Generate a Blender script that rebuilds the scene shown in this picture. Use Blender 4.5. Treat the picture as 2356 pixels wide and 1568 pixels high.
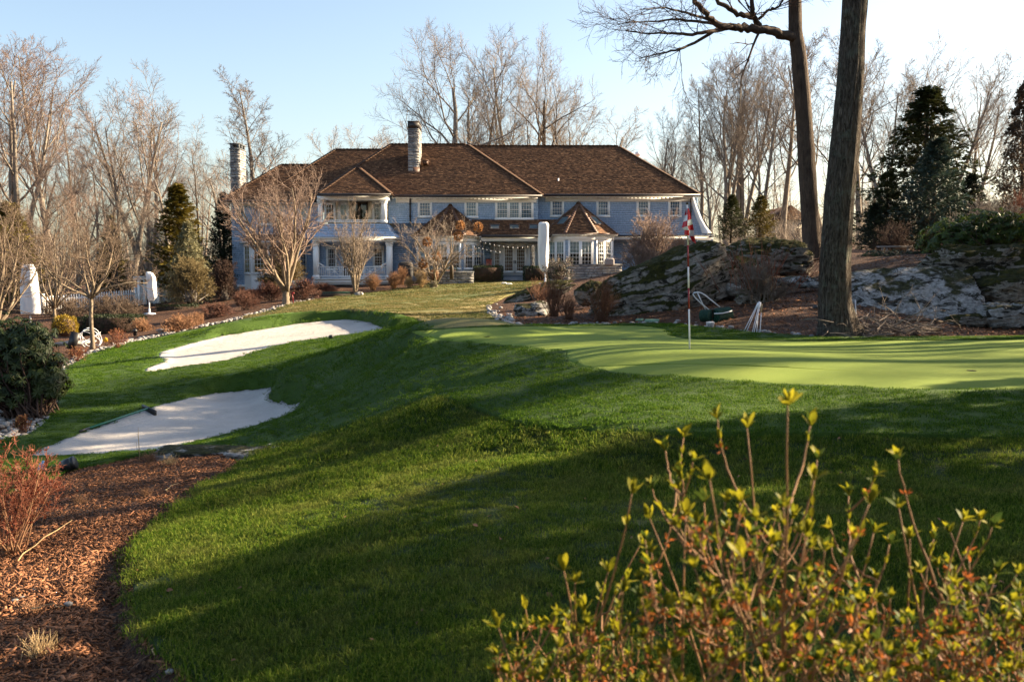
import bpy, math, random
import numpy as np
from mathutils import Vector, Matrix, noise
from mathutils.geometry import delaunay_2d_cdt

for o in list(bpy.data.objects):
    bpy.data.objects.remove(o)
scene = bpy.context.scene
COL = scene.collection
R = math.radians

# ---------------------------------------------------------------- camera
FPX, CPX, CPY = 2290.0, 1178.0, 784.0          # photo measured on a 2356 x 1568 sheet
TH = math.atan(167.0 / 2290.0)                 # downward pitch, horizon at row 617
cam = bpy.data.cameras.new('camera')
cam.sensor_width = 36.0
cam.lens = FPX / 2356.0 * 36.0
cam.clip_start = 0.05
cam.clip_end = 5000
cam.dof.use_dof = True
cam.dof.focus_distance = 19.0
cam.dof.aperture_fstop = 5.0
cam_o = bpy.data.objects.new('camera', cam)
COL.objects.link(cam_o)
cam_o.location = (0, 0, 0)
cam_o.rotation_euler = (math.pi / 2 - TH, 0, 0)
scene.camera = cam_o

# ---------------------------------------------------------------- light
SUN_AZ, SUN_EL = R(73), R(25)                  # azimuth clockwise from the view axis (+Y)
world = bpy.data.worlds.new('World')
scene.world = world
world.use_nodes = True
wn = world.node_tree
for n in list(wn.nodes):
    wn.nodes.remove(n)
sky = wn.nodes.new('ShaderNodeTexSky')
sky.sky_type = 'NISHITA'
sky.sun_disc = False
sky.sun_elevation = SUN_EL
sky.sun_rotation = SUN_AZ
sky.altitude = 50
sky.air_density = 1.0
sky.dust_density = 2.0
sky.ozone_density = 0.4
bg = wn.nodes.new('ShaderNodeBackground')
bg.inputs['Strength'].default_value = 0.053
wo = wn.nodes.new('ShaderNodeOutputWorld')
wn.links.new(sky.outputs['Color'], bg.inputs['Color'])
wn.links.new(bg.outputs['Background'], wo.inputs['Surface'])
SUNV = Vector((math.sin(SUN_AZ) * math.cos(SUN_EL), math.cos(SUN_AZ) * math.cos(SUN_EL), math.sin(SUN_EL)))
sl = bpy.data.lights.new('sun', 'SUN')
sl.energy = 5.0
sl.angle = R(0.55)
sl.color = (1.0, 0.79, 0.53)
sun_o = bpy.data.objects.new('sun', sl)
COL.objects.link(sun_o)
sun_o.rotation_euler = SUNV.to_track_quat('Z', 'Y').to_euler()
sun_o.location = SUNV * 60
vs = scene.view_settings
vs.view_transform = 'Standard'
vs.look = 'None'
vs.gamma = 1.0
vs.use_curve_mapping = False
vs.exposure = 2.32
scene.cycles.max_bounces = 6
scene.cycles.transparent_max_bounces = 6
scene.cycles.use_denoising = True
scene.cycles.sample_clamp_indirect = 4.0

# ---------------------------------------------------------------- helpers
CT, ST = math.cos(TH), math.sin(TH)

def rays(px, py):
    px = np.asarray(px, float); py = np.asarray(py, float)
    xc = (px - CPX) / FPX; yc = (CPY - py) / FPX
    return np.stack([xc, CT + yc * ST, -ST + yc * CT], -1)

def at(px, py, Y):
    d = rays(px, py)
    return d * (np.asarray(Y, float) / d[..., 1])[..., None]

def hx(px, Y):
    return (px - CPX) / FPX * CT * Y

def hz(py, Y):
    yc = (CPY - py) / FPX
    return Y * (yc * CT - ST) / (CT + yc * ST)

def V(p):
    return Vector((float(p[0]), float(p[1]), float(p[2])))

class MB:
    """collects verts and faces, builds ONE mesh"""
    def __init__(self):
        self.v = []; self.f = []; self.n = 0; self.uv = []; self.has_uv = False
    def add(self, v, f, uv=None):
        v = np.asarray(v, float).reshape(-1, 3)
        f = np.asarray(f, int)
        if f.ndim == 1: f = f[None]
        self.v.append(v); self.f.append(f + self.n)
        if uv is not None:
            self.has_uv = True
            self.uv.append(np.asarray(uv, float).reshape(-1, 2))
        else:
            self.uv.append(np.zeros((len(v), 2)))
        self.n += len(v)
        return self
    def box(self, x0, x1, y0, y1, z0, z1):
        v = [(x0,y0,z0),(x1,y0,z0),(x1,y1,z0),(x0,y1,z0),(x0,y0,z1),(x1,y0,z1),(x1,y1,z1),(x0,y1,z1)]
        return self.add(v, [(0,3,2,1),(4,5,6,7),(0,1,5,4),(1,2,6,5),(2,3,7,6),(3,0,4,7)])
    def obox(self, a, b, w, h, up=(0,0,1)):
        """bar from a to b with width w and height h"""
        a = np.asarray(a, float); b = np.asarray(b, float)
        d = b - a; L = np.linalg.norm(d); d = d / max(L, 1e-9)
        u = np.asarray(up, float)
        s = np.cross(d, u)
        if np.linalg.norm(s) < 1e-6:
            s = np.cross(d, (1, 0, 0))
        s /= np.linalg.norm(s); u = np.cross(s, d)
        v = []
        for p in (a, b):
            for (i, j) in ((-1,-1),(1,-1),(1,1),(-1,1)):
                v.append(p + s * (i * w / 2) + u * (j * h / 2))
        return self.add(v, [(0,1,2,3),(7,6,5,4),(0,4,5,1),(1,5,6,2),(2,6,7,3),(3,7,4,0)])
    def tubes(self, pts, rad, k, cap=True):
        """pts (m,n,3), rad (m,n): m tubes at once"""
        pts = np.asarray(pts, float); rad = np.asarray(rad, float)
        if pts.ndim == 2:
            pts = pts[None]; rad = rad[None]
        m, n, _ = pts.shape
        if m == 0: return self
        t = np.empty_like(pts)
        t[:, 1:-1] = pts[:, 2:] - pts[:, :-2]
        t[:, 0] = pts[:, 1] - pts[:, 0]; t[:, -1] = pts[:, -1] - pts[:, -2]
        t /= np.maximum(np.linalg.norm(t, axis=-1, keepdims=True), 1e-9)
        td = pts[:, -1] - pts[:, 0]
        ref = np.where((np.abs(td[:, 2]) > 0.75 * np.linalg.norm(td, axis=1))[:, None], np.array([[0.92, 0.39, 0.0]]), np.array([[0.1, 0.1, 0.99]]))
        a = np.cross(t, ref[:, None, :]); a /= np.maximum(np.linalg.norm(a, axis=-1, keepdims=True), 1e-9)
        b = np.cross(t, a)
        ang = np.arange(k) * 2 * math.pi / k
        v = pts[:, :, None, :] + rad[:, :, None, None] * (a[:, :, None, :] * np.cos(ang)[None, None, :, None] + b[:, :, None, :] * np.sin(ang)[None, None, :, None])
        idx = np.arange(m * n * k).reshape(m, n, k)
        q = np.stack([idx[:, :-1, :], np.roll(idx, -1, 2)[:, :-1, :], np.roll(idx, -1, 2)[:, 1:, :], idx[:, 1:, :]], -1).reshape(-1, 4)
        uvx = np.cumsum(np.concatenate([np.zeros((m, 1)), np.linalg.norm(np.diff(pts, axis=1), axis=-1)], 1), 1)
        base = self.n
        self.add(v.reshape(-1, 3), q)
        if cap and k > 2:
            top = idx[:, -1, :] + base
            self.f.append(top); 
            self.f.append(idx[:, 0, ::-1] + base)
        return self
    def lathe(self, prof, cx, cy, k=24, cap=True):
        """prof: list of (r, z)"""
        prof = np.asarray(prof, float)
        ang = np.arange(k) * 2 * math.pi / k
        v = np.stack([cx + prof[:, 0:1] * np.cos(ang), cy + prof[:, 0:1] * np.sin(ang), np.repeat(prof[:, 1:2], k, 1)], -1)
        n = len(prof); idx = np.arange(n * k).reshape(n, k); base = self.n
        q = np.stack([idx[:-1], np.roll(idx, -1, 1)[:-1], np.roll(idx, -1, 1)[1:], idx[1:]], -1).reshape(-1, 4)
        self.add(v.reshape(-1, 3), q)
        if cap:
            self.f.append((idx[-1] + base)[None]); self.f.append((idx[0, ::-1] + base)[None])
        return self
    def leaves(self, pos, d, up, tmpl_v, tmpl_f, size):
        """template leaf: x across, y along, z up"""
        pos = np.asarray(pos, float); d = np.asarray(d, float); up = np.asarray(up, float)
        m = len(pos)
        if m == 0: return self
        d = d / np.maximum(np.linalg.norm(d, axis=1, keepdims=True), 1e-9)
        s = np.cross(d, up); s /= np.maximum(np.linalg.norm(s, axis=1, keepdims=True), 1e-9)
        u = np.cross(s, d)
        tv = np.asarray(tmpl_v, float); size = np.broadcast_to(np.asarray(size, float), (m,))
        v = pos[:, None, :] + size[:, None, None] * (tv[None, :, 0:1] * s[:, None, :] + tv[None, :, 1:2] * d[:, None, :] + tv[None, :, 2:3] * u[:, None, :])
        tf = np.asarray(tmpl_f, int)
        f = (tf[None] + (np.arange(m) * len(tv))[:, None, None]).reshape(-1, tf.shape[1])
        return self.add(v.reshape(-1, 3), f)
    def mesh(self, name, smooth=False):
        me = bpy.data.meshes.new(name)
        if not self.v: return me
        v = np.concatenate(self.v).astype(np.float32)
        li = np.concatenate([f.ravel() for f in self.f]).astype(np.int32)
        lt = np.concatenate([np.full(len(f), f.shape[1]) for f in self.f]).astype(np.int32)
        ls = np.concatenate([[0], np.cumsum(lt)[:-1]]).astype(np.int32)
        me.vertices.add(len(v)); me.vertices.foreach_set('co', v.ravel())
        me.loops.add(len(li)); me.loops.foreach_set('vertex_index', li)
        me.polygons.add(len(lt)); me.polygons.foreach_set('loop_start', ls)
        if smooth: me.polygons.foreach_set('use_smooth', np.ones(len(lt), bool))
        if self.has_uv:
            uv = me.uv_layers.new(name='UVMap')
            uv.data.foreach_set('uv', np.concatenate(self.uv).astype(np.float32)[li].ravel())
        me.update(calc_edges=True)
        return me
    def build(self, name, mat, parent=None, smooth=False):
        return put(name, self.mesh(name, smooth), mat, parent)

def put(name, me, mat, parent=None):
    o = bpy.data.objects.new(name, me)
    COL.objects.link(o)
    if mat is not None and not me.materials:
        me.materials.append(mat)
    if parent is not None:
        o.parent = parent
        if parent.type == 'EMPTY':
            o.matrix_parent_inverse = Matrix.Translation(-parent.location)
        elif parent.parent is not None:
            pass
    return o

def tag(o, label, cat, group=None):
    o['label'] = label; o['category'] = cat
    if group: o['group'] = group
    return o

def thing(name, label, cat, loc, group=None):
    o = bpy.data.objects.new(name, None)
    COL.objects.link(o)
    o.location = V(loc); o.empty_display_size = 0.2
    return tag(o, label, cat, group)

def struct(o):
    o['kind'] = 'structure'; return o

def stuff(o, label=None, cat=None):
    o['kind'] = 'stuff'
    if label: o['label'] = label
    if cat: o['category'] = cat
    return o

def copy_tree(root, loc, rotz=0.0, scale=1.0):
    r = root.copy(); COL.objects.link(r)
    r.location = V(loc); r.rotation_euler = (0, 0, rotz); r.scale = (scale,) * 3 if not hasattr(scale, '__len__') else scale
    for ch in list(root.children):
        c = ch.copy(); COL.objects.link(c); c.parent = r; c.matrix_parent_inverse = ch.matrix_parent_inverse.copy()
        for g in ch.children:
            e = g.copy(); COL.objects.link(e); e.parent = c
    return r

def nrm(a):
    a = np.asarray(a, float)
    return a / np.maximum(np.linalg.norm(a, axis=-1, keepdims=True), 1e-9)

# ---------------------------------------------------------------- materials
MATS = {}
class NT:
    def __init__(self, name):
        self.m = bpy.data.materials.new(name); self.m.use_nodes = True
        self.t = self.m.node_tree
        self.b = self.t.nodes['Principled BSDF']; self.out = self.t.nodes['Material Output']
        MATS[name] = self.m
    def n(self, typ, **kw):
        nd = self.t.nodes.new(typ)
        for k, v in kw.items():
            if k.startswith('i_'):
                nd.inputs[k[2:].replace('_', ' ')].default_value = v
            else: setattr(nd, k, v)
        return nd
    def l(self, a, b): self.t.links.new(a, b)
    def coord(self, kind='Object'): return self.n('ShaderNodeTexCoord').outputs[kind]
    def pos(self): return self.n('ShaderNodeNewGeometry').outputs['Position']
    def noise(self, vec, scale, detail=4, rough=0.55, dist=0.0, dims=None):
        nd = self.n('ShaderNodeTexNoise'); nd.inputs['Scale'].default_value = scale
        nd.inputs['Detail'].default_value = detail; nd.inputs['Roughness'].default_value = rough; nd.inputs['Distortion'].default_value = dist
        if vec is not None: self.l(vec, nd.inputs['Vector'])
        return nd.outputs['Fac']
    def mapping(self, vec, scale=(1,1,1), rot=(0,0,0)):
        nd = self.n('ShaderNodeMapping'); nd.inputs['Scale'].default_value = scale; nd.inputs['Rotation'].default_value = rot
        self.l(vec, nd.inputs['Vector']); return nd.outputs['Vector']
    def ramp(self, fac, stops, interp='LINEAR'):
        nd = self.n('ShaderNodeValToRGB'); cr = nd.color_ramp; cr.interpolation = interp
        while len(cr.elements) < len(stops): cr.elements.new(0.5)
        for e, (p, c) in zip(cr.elements, stops):
            e.position = p; e.color = (c[0], c[1], c[2], 1.0) if hasattr(c, '__len__') else (c, c, c, 1.0)
        self.l(fac, nd.inputs['Fac']); return nd.outputs['Color']
    def mix(self, fac, a, b, blend='MIX'):
        nd = self.n('ShaderNodeMix', data_type='RGBA', blend_type=blend)
        for s, val in ((nd.inputs[0], fac), (nd.inputs[6], a), (nd.inputs[7], b)):
            if isinstance(val, bpy.types.NodeSocket): self.l(val, s)
            elif hasattr(val, '__len__'): s.default_value = (val[0], val[1], val[2], 1.0)
            else: s.default_value = val
        return nd.outputs[2]
    def math(self, op, a, b=0.0, clamp=False):
        nd = self.n('ShaderNodeMath', operation=op, use_clamp=clamp)
        for s, val in ((nd.inputs[0], a), (nd.inputs[1], b)):
            if isinstance(val, bpy.types.NodeSocket): self.l(val, s)
            else: s.default_value = val
        return nd.outputs[0]
    def bump(self, h, strength=0.5, dist=0.02, normal=None):
        nd = self.n('ShaderNodeBump'); nd.inputs['Strength'].default_value = strength; nd.inputs['Distance'].default_value = dist
        self.l(h, nd.inputs['Height'])
        if normal is not None: self.l(normal, nd.inputs['Normal'])
        self.l(nd.outputs['Normal'], self.b.inputs['Normal']); return nd.outputs['Normal']
    def color(self, c):
        if isinstance(c, bpy.types.NodeSocket): self.l(c, self.b.inputs['Base Color'])
        else: self.b.inputs['Base Color'].default_value = (c[0], c[1], c[2], 1)
    def set(self, rough=0.8, spec=0.3, metal=0.0):
        self.b.inputs['Roughness'].default_value = rough
        self.b.inputs['Specular IOR Level'].default_value = spec
        self.b.inputs['Metallic'].default_value = metal
        return self.m

def simple(name, c, rough=0.7, spec=0.3, metal=0.0, var=0.25, scale=3.0, bump=0.0, bscale=40.0, bdist=0.005, coord='Object', rnd=0.0):
    t = NT(name)
    co = t.coord(coord) if coord != 'pos' else t.pos()
    nz = t.noise(co, scale, 5, 0.6)
    lo = [x * (1 - var) for x in c]; hi = [min(1, x * (1 + var)) for x in c]
    col = t.ramp(nz, [(0.3, lo), (0.7, hi)])
    if rnd:
        oi = t.n('ShaderNodeObjectInfo')
        k = t.math('ADD', t.math('MULTIPLY', oi.outputs['Random'], 2 * rnd), 1 - rnd)
        nd = t.n('ShaderNodeVectorMath', operation='SCALE'); t.l(col, nd.inputs[0]); t.l(k, nd.inputs['Scale'])
        col = nd.outputs['Vector']
    t.color(col)
    if bump: t.bump(t.noise(co, bscale, 4, 0.6), bump, bdist)
    return t.set(rough, spec, metal)

def foliage(name, c1, c2, rough=0.5, trans=0.35, scale=6.0, spec=0.3, rnd=0.0):
    """leaf material: two tones by noise, some light through the leaf"""
    t = NT(name)
    co = t.pos()
    nz = t.noise(co, scale, 3, 0.6)
    col = t.ramp(nz, [(0.32, c1), (0.68, c2)])
    if rnd:
        oi = t.n('ShaderNodeObjectInfo')
        col = t.mix(t.math('MULTIPLY', oi.outputs['Random'], rnd), col, tuple(min(1, x * 1.6) for x in c2))
    t.color(col)
    t.set(rough, spec)
    if trans > 0:
        tr = t.n('ShaderNodeBsdfTranslucent'); t.l(col, tr.inputs['Color'])
        mx = t.n('ShaderNodeMixShader'); mx.inputs['Fac'].default_value = trans
        t.l(t.b.outputs['BSDF'], mx.inputs[1]); t.l(tr.outputs['BSDF'], mx.inputs[2])
        t.l(mx.outputs['Shader'], t.out.inputs['Surface'])
    return t.m
# ================================================================ terrain
CP = [  # (column, row, drop below the eye)
 (1178,1568,1.78),(2000,1568,1.72),(2700,1568,1.65),(600,1568,1.90),(100,1568,2.08),(-300,1568,2.2),
 (1178,1250,1.68),(1800,1250,1.6),(2356,1250,1.5),(600,1300,2.0),(330,1300,2.15),(100,1300,2.4),(-200,1300,2.6),
 (0,1200,2.65),(300,1180,2.45),(450,1140,2.4),(600,1120,2.3),(800,1100,2.05),(1000,1080,1.8),(1200,1080,1.62),
 (580,1060,2.6),(640,1035,2.6),(700,1050,2.35),(800,985,2.25),(900,960,1.95),(1030,925,1.60),(1200,985,1.52),(1500,1010,1.44),(2000,1015,1.42),(2500,1020,1.40),
 (1200,1055,1.67),(1500,1078,1.60),(1800,1090,1.57),(2200,1090,1.55),(1000,985,1.82),(1100,908,1.58),(1250,935,1.50),(1000,880,1.66),(950,900,1.78),(1300,900,1.40),(1500,920,1.34),(1800,930,1.31),(2356,940,1.3),
 (1200,850,1.38),(1100,840,1.40),(1000,820,1.44),(900,840,1.75),(990,790,1.27),(900,800,1.5),(850,800,1.65),(800,850,2.05),(700,870,2.35),(700,900,2.55),
 (960,770,1.24),(1200,757,1.24),(1500,757,1.24),(1300,835,1.24),(1660,885,1.24),(2356,905,1.24),(2000,830,1.24),(2356,790,1.24),(2700,880,1.24),(2700,790,1.24),(1178,785,1.24),(1700,800,1.24),
 (690,938,2.72),(620,905,2.75),(450,930,2.85),(250,985,2.95),(90,1045,3.05),(300,1045,2.95),(500,1010,2.85),(600,975,2.78),(400,985,2.95),
 (300,1060,2.9),(100,1100,2.95),(400,1040,2.85),(500,1045,2.75),(250,1080,2.78),(450,1060,2.7),
 (500,890,2.78),(300,900,2.8),(650,880,2.5),(170,900,2.78),
 (330,862,2.62),(450,800,2.35),(640,745,1.95),(800,742,1.8),(885,758,1.75),(800,780,1.95),(600,815,2.3),(450,855,2.55),(800,815,2.0),(600,850,2.5),(900,780,1.62),
 (1000,720,1.45),(1100,740,1.35),(1150,700,1.4),(950,700,1.4),(1100,660,1.05),(1200,645,.8),(1000,650,.9),(800,690,1.55),(700,705,1.65),(900,668,1.25),
 (660,702,1.72),(560,735,2.05),(420,768,2.4),(300,795,2.6),(150,850,2.75),(100,985,2.95),(0,1015,3.0),(-200,1000,3.1),
 (207,800,2.75),(230,770,2.8),(0,800,2.9),(250,707,2.4),(100,725,2.6),(370,708,2.3),(450,740,2.3),(500,700,2.0),(600,690,1.75),(540,668,1.45),(-300,730,2.8),(-300,900,3.0),
 (1300,750,1.3),(1560,750,1.22),(1650,735,1.05),(1500,720,1.05),(1350,720,1.2),(1250,690,1.1),(1170,720,1.35),(1240,655,.85),(1800,700,.75),(1740,770,1.2),(1930,780,1.23),(1880,650,.4),
 (2356,740,1.15),(2200,750,1.2),(2600,740,1.1),
]
CPY_ = [(1870,592,34),(2050,602,27),(2230,600,27),(2600,600,30),(2000,590,40),(2356,590,40),(1750,575,45)]
CPW = [(0,1,-1.72),(3,1,-1.68),(-2,2,-1.95),(5,-3,-1.6),(-5,-2,-2.2),(-18,66,-1.5),(0,66,-.75),(12,66,-.2),(-18,80,-1.5),(0,85,-.5),(14,85,0.2),
 (40,40,1),(40,20,-.5),(40,0,-1.2),(60,80,2.5),(20,110,2),(0,140,1.5),(-40,110,-1.5),(-60,60,-3),(-40,30,-3.2),(-30,0,-3.2),(0,-30,-1.6),(30,-30,-1.4),(-60,-30,-3.2),
 (0,300,3),(250,250,4),(-250,250,-1),(250,-250,-1),(-250,-250,-3),(0,-250,-2),(250,0,1),(-250,0,-3)]
def _ctrl():
    out = []
    for (px, py, h) in CP:
        d = rays(px, py); out.append(d * (-h / d[2]))
    for (px, py, Y) in CPY_:
        out.append(at(px, py, Y))
    out += [np.array(w, float) for w in CPW]
    return np.array(out)
CTRL = _ctrl()
def _tps(C, lam=0.02):
    n = len(C); d2 = ((C[:, None, :2] - C[None, :, :2]) ** 2).sum(-1)
    K = 0.5 * d2 * np.log(d2 + 1e-9) + lam * np.eye(n)
    P = np.concatenate([np.ones((n, 1)), C[:, :2]], 1)
    A = np.zeros((n + 3, n + 3)); A[:n, :n] = K; A[:n, n:] = P; A[n:, :n] = P.T
    return np.linalg.solve(A, np.concatenate([C[:, 2], np.zeros(3)]))
WT = _tps(CTRL)
def tps(xy):
    xy = np.asarray(xy, float).reshape(-1, 2); out = np.empty(len(xy))
    for s in range(0, len(xy), 20000):
        p = xy[s:s + 20000]
        d2 = ((p[:, None, :] - CTRL[None, :, :2]) ** 2).sum(-1)
        out[s:s + 20000] = (0.5 * d2 * np.log(d2 + 1e-9)) @ WT[:-3] + WT[-3] + p @ WT[-2:]
    r = np.linalg.norm(xy, axis=1)
    k = np.clip((r - 170) / 120, 0, 1); k = k * k * (3 - 2 * k)
    return out * (1 - k) + 2.0 * k

def poly_sd(xy, poly):
    """signed distance (positive inside) to a closed polygon, and outward direction"""
    xy = np.asarray(xy, float); P = np.asarray(poly, float)[:, :2]; Q = np.roll(P, -1, 0)
    best = np.full(len(xy), 1e9); bn = np.zeros((len(xy), 2)); inside = np.zeros(len(xy), bool)
    for a, b in zip(P, Q):
        ab = b - a; L = max(ab @ ab, 1e-12)
        t = np.clip(((xy - a) @ ab) / L, 0, 1)
        c = a + t[:, None] * ab; dv = xy - c; d = np.sqrt((dv ** 2).sum(1))
        m = d < best
        best[m] = d[m]; bn[m] = dv[m]
        cond = ((a[1] > xy[:, 1]) != (b[1] > xy[:, 1]))
        xi = a[0] + (xy[:, 1] - a[1]) / (b[1] - a[1] + 1e-12) * (b[0] - a[0])
        inside ^= cond & (xy[:, 0] < xi)
    sd = np.where(inside, best, -best)
    bn = bn / np.maximum(best, 1e-6)[:, None] * np.where(inside, -1, 1)[:, None]
    return sd, bn

def inside(xy, poly):
    """fast point in polygon: each edge only tests the points between its two ends"""
    xy = np.asarray(xy, float); P = np.asarray(poly, float)[:, :2]; Q = np.roll(P, -1, 0)
    order = np.argsort(xy[:, 1]); ys = xy[order, 1]; xs = xy[order, 0]; ins = np.zeros(len(xy), bool)
    lo = np.searchsorted(ys, np.minimum(P[:, 1], Q[:, 1])); hi = np.searchsorted(ys, np.maximum(P[:, 1], Q[:, 1]))
    for a, b, l, h in zip(P, Q, lo, hi):
        if h > l:
            xi = a[0] + (ys[l:h] - a[1]) / (b[1] - a[1] + 1e-12) * (b[0] - a[0])
            ins[l:h] ^= xs[l:h] < xi
    out = np.empty(len(xy), bool); out[order] = ins
    return out

def sstep(a, b, x):
    t = np.clip((x - a) / (b - a), 0, 1); return t * t * (3 - 2 * t)

def cast(px, py, hf, tmax=260):
    """first hit of the pixel rays on a height field"""
    d = rays(px, py).reshape(-1, 3); d = d / d[:, 1:2]; n = len(d)
    ts = np.geomspace(2.5, tmax, 130)
    P = d[:, None, :] * ts[None, :, None]
    g = P[..., 2] - hf(P[..., :2].reshape(-1, 2)).reshape(n, -1)
    s = (g[:, :-1] > 0) & (g[:, 1:] <= 0)
    k = np.where(s.any(1), s.argmax(1), len(ts) - 2)
    a, b = ts[k].copy(), ts[k + 1].copy()
    for _ in range(7):
        m = 0.5 * (a + b); q = d * m[:, None]
        up = (q[:, 2] - hf(q[:, :2])) > 0
        a = np.where(up, m, a); b = np.where(up, b, m)
    p = d * (0.5 * (a + b))[:, None]
    p[:, 2] = hf(p[:, :2])
    return p

def dense(pts, step=12):
    """resample a closed pixel polygon with a smooth Catmull-Rom curve"""
    P = np.asarray(pts, float); n = len(P); out = []
    for i in range(n):
        p0, p1, p2, p3 = P[i - 1], P[i], P[(i + 1) % n], P[(i + 2) % n]
        m = max(1, int(np.linalg.norm(p2 - p1) / step))
        for j in range(m):
            t = j / m
            out.append(0.5 * ((2 * p1) + (-p0 + p2) * t + (2 * p0 - 5 * p1 + 4 * p2 - p3) * t * t + (-p0 + 3 * p1 - 3 * p2 + p3) * t ** 3))
    return np.array(out)

PX_BUNK_UP = [(328,862),(345,850),(372,838),(366,822),(372,812),(430,795),(500,778),(560,768),(620,758),(680,748),(740,742),(800,738),(850,745),(884,757),(870,764),(835,770),(790,776),(740,783),(690,790),(640,800),(590,817),(540,833),(490,845),(440,852),(390,860),(355,864)]
PX_BUNK_LO = [(72,1050),(130,1024),(190,1000),(260,975),(330,948),(390,930),(460,915),(530,905),(590,900),(622,898),(628,908),(622,918),(634,930),(655,932),(690,938),(672,955),(620,975),(560,993),(500,1010),(430,1027),(370,1040),(300,1045),(230,1050),(150,1054),(95,1056)]
PX_GREEN = [(946,769),(1000,764),(1100,759),(1250,756),(1400,754),(1480,755),(1530,763),(1546,771),(1550,779),(1580,785),(1650,788),(1847,791),(2100,790),(2356,788),(2700,786),(3000,800),(3000,905),(2700,912),(2356,910),(2161,909),(2029,906),(1923,899),(1791,895),(1660,886),(1560,877),(1440,870),(1350,856),(1309,840),(1301,826),(1303,817),(1250,812),(1180,804),(1110,798),(1040,793),(985,784)]
PX_TURF = [(2356,1022),(2100,1014),(1800,1010),(1500,1009),(1350,1003),(1200,983),(1100,949),(1050,932),(1010,922),(960,930),(880,958),(800,985),(720,1012),(640,1034),(560,1036),(480,1038),(400,1046),(300,1056),(236,1071),(168,1086),(118,1105),(67,1121),(0,1148),(-120,1180),(-120,1020),(0,1012),(60,1006),(100,982),(124,950),(141,914),(131,902),(134,886),(147,862),(175,836),(235,810),(320,788),(420,765),(528,743),(618,727),(672,722),(726,720),(816,719),(900,724),(941,734),(969,748),(987,761),(1022,762),(1110,757),(1250,753),(1400,751),(1500,749),(1560,752),(1640,760),(1700,767),(1800,776),(1900,781),(2100,781),(2356,780),(2700,778),(3100,790),(3100,1040),(2700,1030)]
PX_FARLAWN = [(560,733),(610,720),(662,703),(720,691),(800,680),(900,667),(975,656),(1012,645),(1100,640),(1225,640),(1252,646),(1225,660),(1180,678),(1140,694),(1117,706),(1124,724),(1158,744),(1220,751),(1300,752),(1300,790),(960,800),(900,770),(700,742)]
PX_LAWN = [(640,1038),(580,1062),(520,1096),(450,1140),(382,1195),(332,1247),(311,1300),(307,1360),(318,1430),(345,1490),(395,1535),(470,1585),(560,1660),(900,1900)]

BUNK = []; BUNK_S = []            # ragged sand outlines, and the smooth outlines that shape the lips
for PXB in (PX_BUNK_UP, PX_BUNK_LO):
    e = dense(PXB, 7)
    BUNK_S.append(cast(e[:, 0], e[:, 1], tps))
    e = dense(PXB, 4); rr = np.random.RandomState(5); i_ = np.arange(len(e))
    w_ = cast(e[:, 0], e[:, 1], tps); w_[:, :2] += rr.normal(size=(len(e), 2)) * .022 + (np.sin(i_ * .7) * np.sin(i_ * .19))[:, None] * .03
    BUNK.append(w_)

def hf0(xy):
    """natural ground with the raised lips behind the bunkers"""
    xy = np.asarray(xy, float).reshape(-1, 2)
    z = tps(xy)
    for poly, H in ((BUNK_S[0], 0.34), (BUNK_S[1], 0.30)):
        lo = poly[:, :2].min(0) - 6; hi = poly[:, :2].max(0) + 6
        m = ((xy > lo) & (xy < hi)).all(1)
        if not m.any(): continue
        sd, n = poly_sd(xy[m], poly)
        far = sstep(-0.25, 0.6, n[:, 1] + 0.25 * n[:, 0])
        out = -sd
        z[m] += np.where(out > 0, H * far * sstep(0.0, 0.34, out) * np.exp(-np.maximum(out - 0.34, 0) / 1.6), -0.06 * sstep(0, 0.5, sd))
    return z

def reg(pxs, step=10, hf=hf0):
    e = dense(pxs, step); return cast(e[:, 0], e[:, 1], hf)
REG = {}
REG['green'] = reg(PX_GREEN)
REG['turf'] = reg(PX_TURF)
REG['farlawn'] = reg(PX_FARLAWN)
w = cast([p[0] for p in PX_LAWN], [p[1] for p in PX_LAWN], hf0)
_lawn_px = np.array(PX_LAWN, float)
e = dense(PX_LAWN, 10); e = e[:-max(1, int(np.linalg.norm(_lawn_px[-1] - _lawn_px[0]) / 10))]
e = e[e[:, 1] <= 1900]
w = cast(e[:, 0], e[:, 1], hf0)
tf = REG['turf']
# close the front lawn under the turf edge and round the camera
REG['lawn'] = np.concatenate([w, [(-0.4, 0.3, 0), (-0.2, -8, 0), (22, -8, 0), (22, 8.0, 0), (9.0, 10.5, 0), (4.0, 11.0, 0), (0.0, 12.5, 0), (-2.5, 15.0, 0), (-3.4, 15.2, 0)]])

rngT = np.random.RandomState(11)
_PERM = np.random.RandomState(77).uniform(-1, 1, (64, 64))
def vnoise(xy, scale, seed=0.0):
    """smooth value noise on a tiled lattice"""
    p = np.asarray(xy, float) * scale + seed * 7.13
    i = np.floor(p).astype(int); f = p - i; f = f * f * (3 - 2 * f)
    g = lambda a, b: _PERM[(i[:, 0] + a) % 64, (i[:, 1] + b) % 64]
    return (g(0, 0) * (1 - f[:, 0]) + g(1, 0) * f[:, 0]) * (1 - f[:, 1]) + (g(0, 1) * (1 - f[:, 0]) + g(1, 1) * f[:, 0]) * f[:, 1]

def hf(xy):
    """ground with the spaded trench along the mulch side of the front lawn"""
    xy = np.asarray(xy, float).reshape(-1, 2)
    z = hf0(xy)
    m = (xy[:, 1] > 2) & (xy[:, 1] < 15.5) & (xy[:, 0] < 0.2) & (xy[:, 0] > -6)
    if m.any():
        sd, _ = poly_sd(xy[m], REG['lawn']); o = -sd
        z[m] -= np.where(o > 0.004, 0.085 * sstep(0, 0.05, o) * (1 - sstep(0.12, 0.42, o)), 0)
    return z

def inreg(xy, name):
    return inside(xy, REG[name] if name in REG else BUNK[int(name)])

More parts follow.
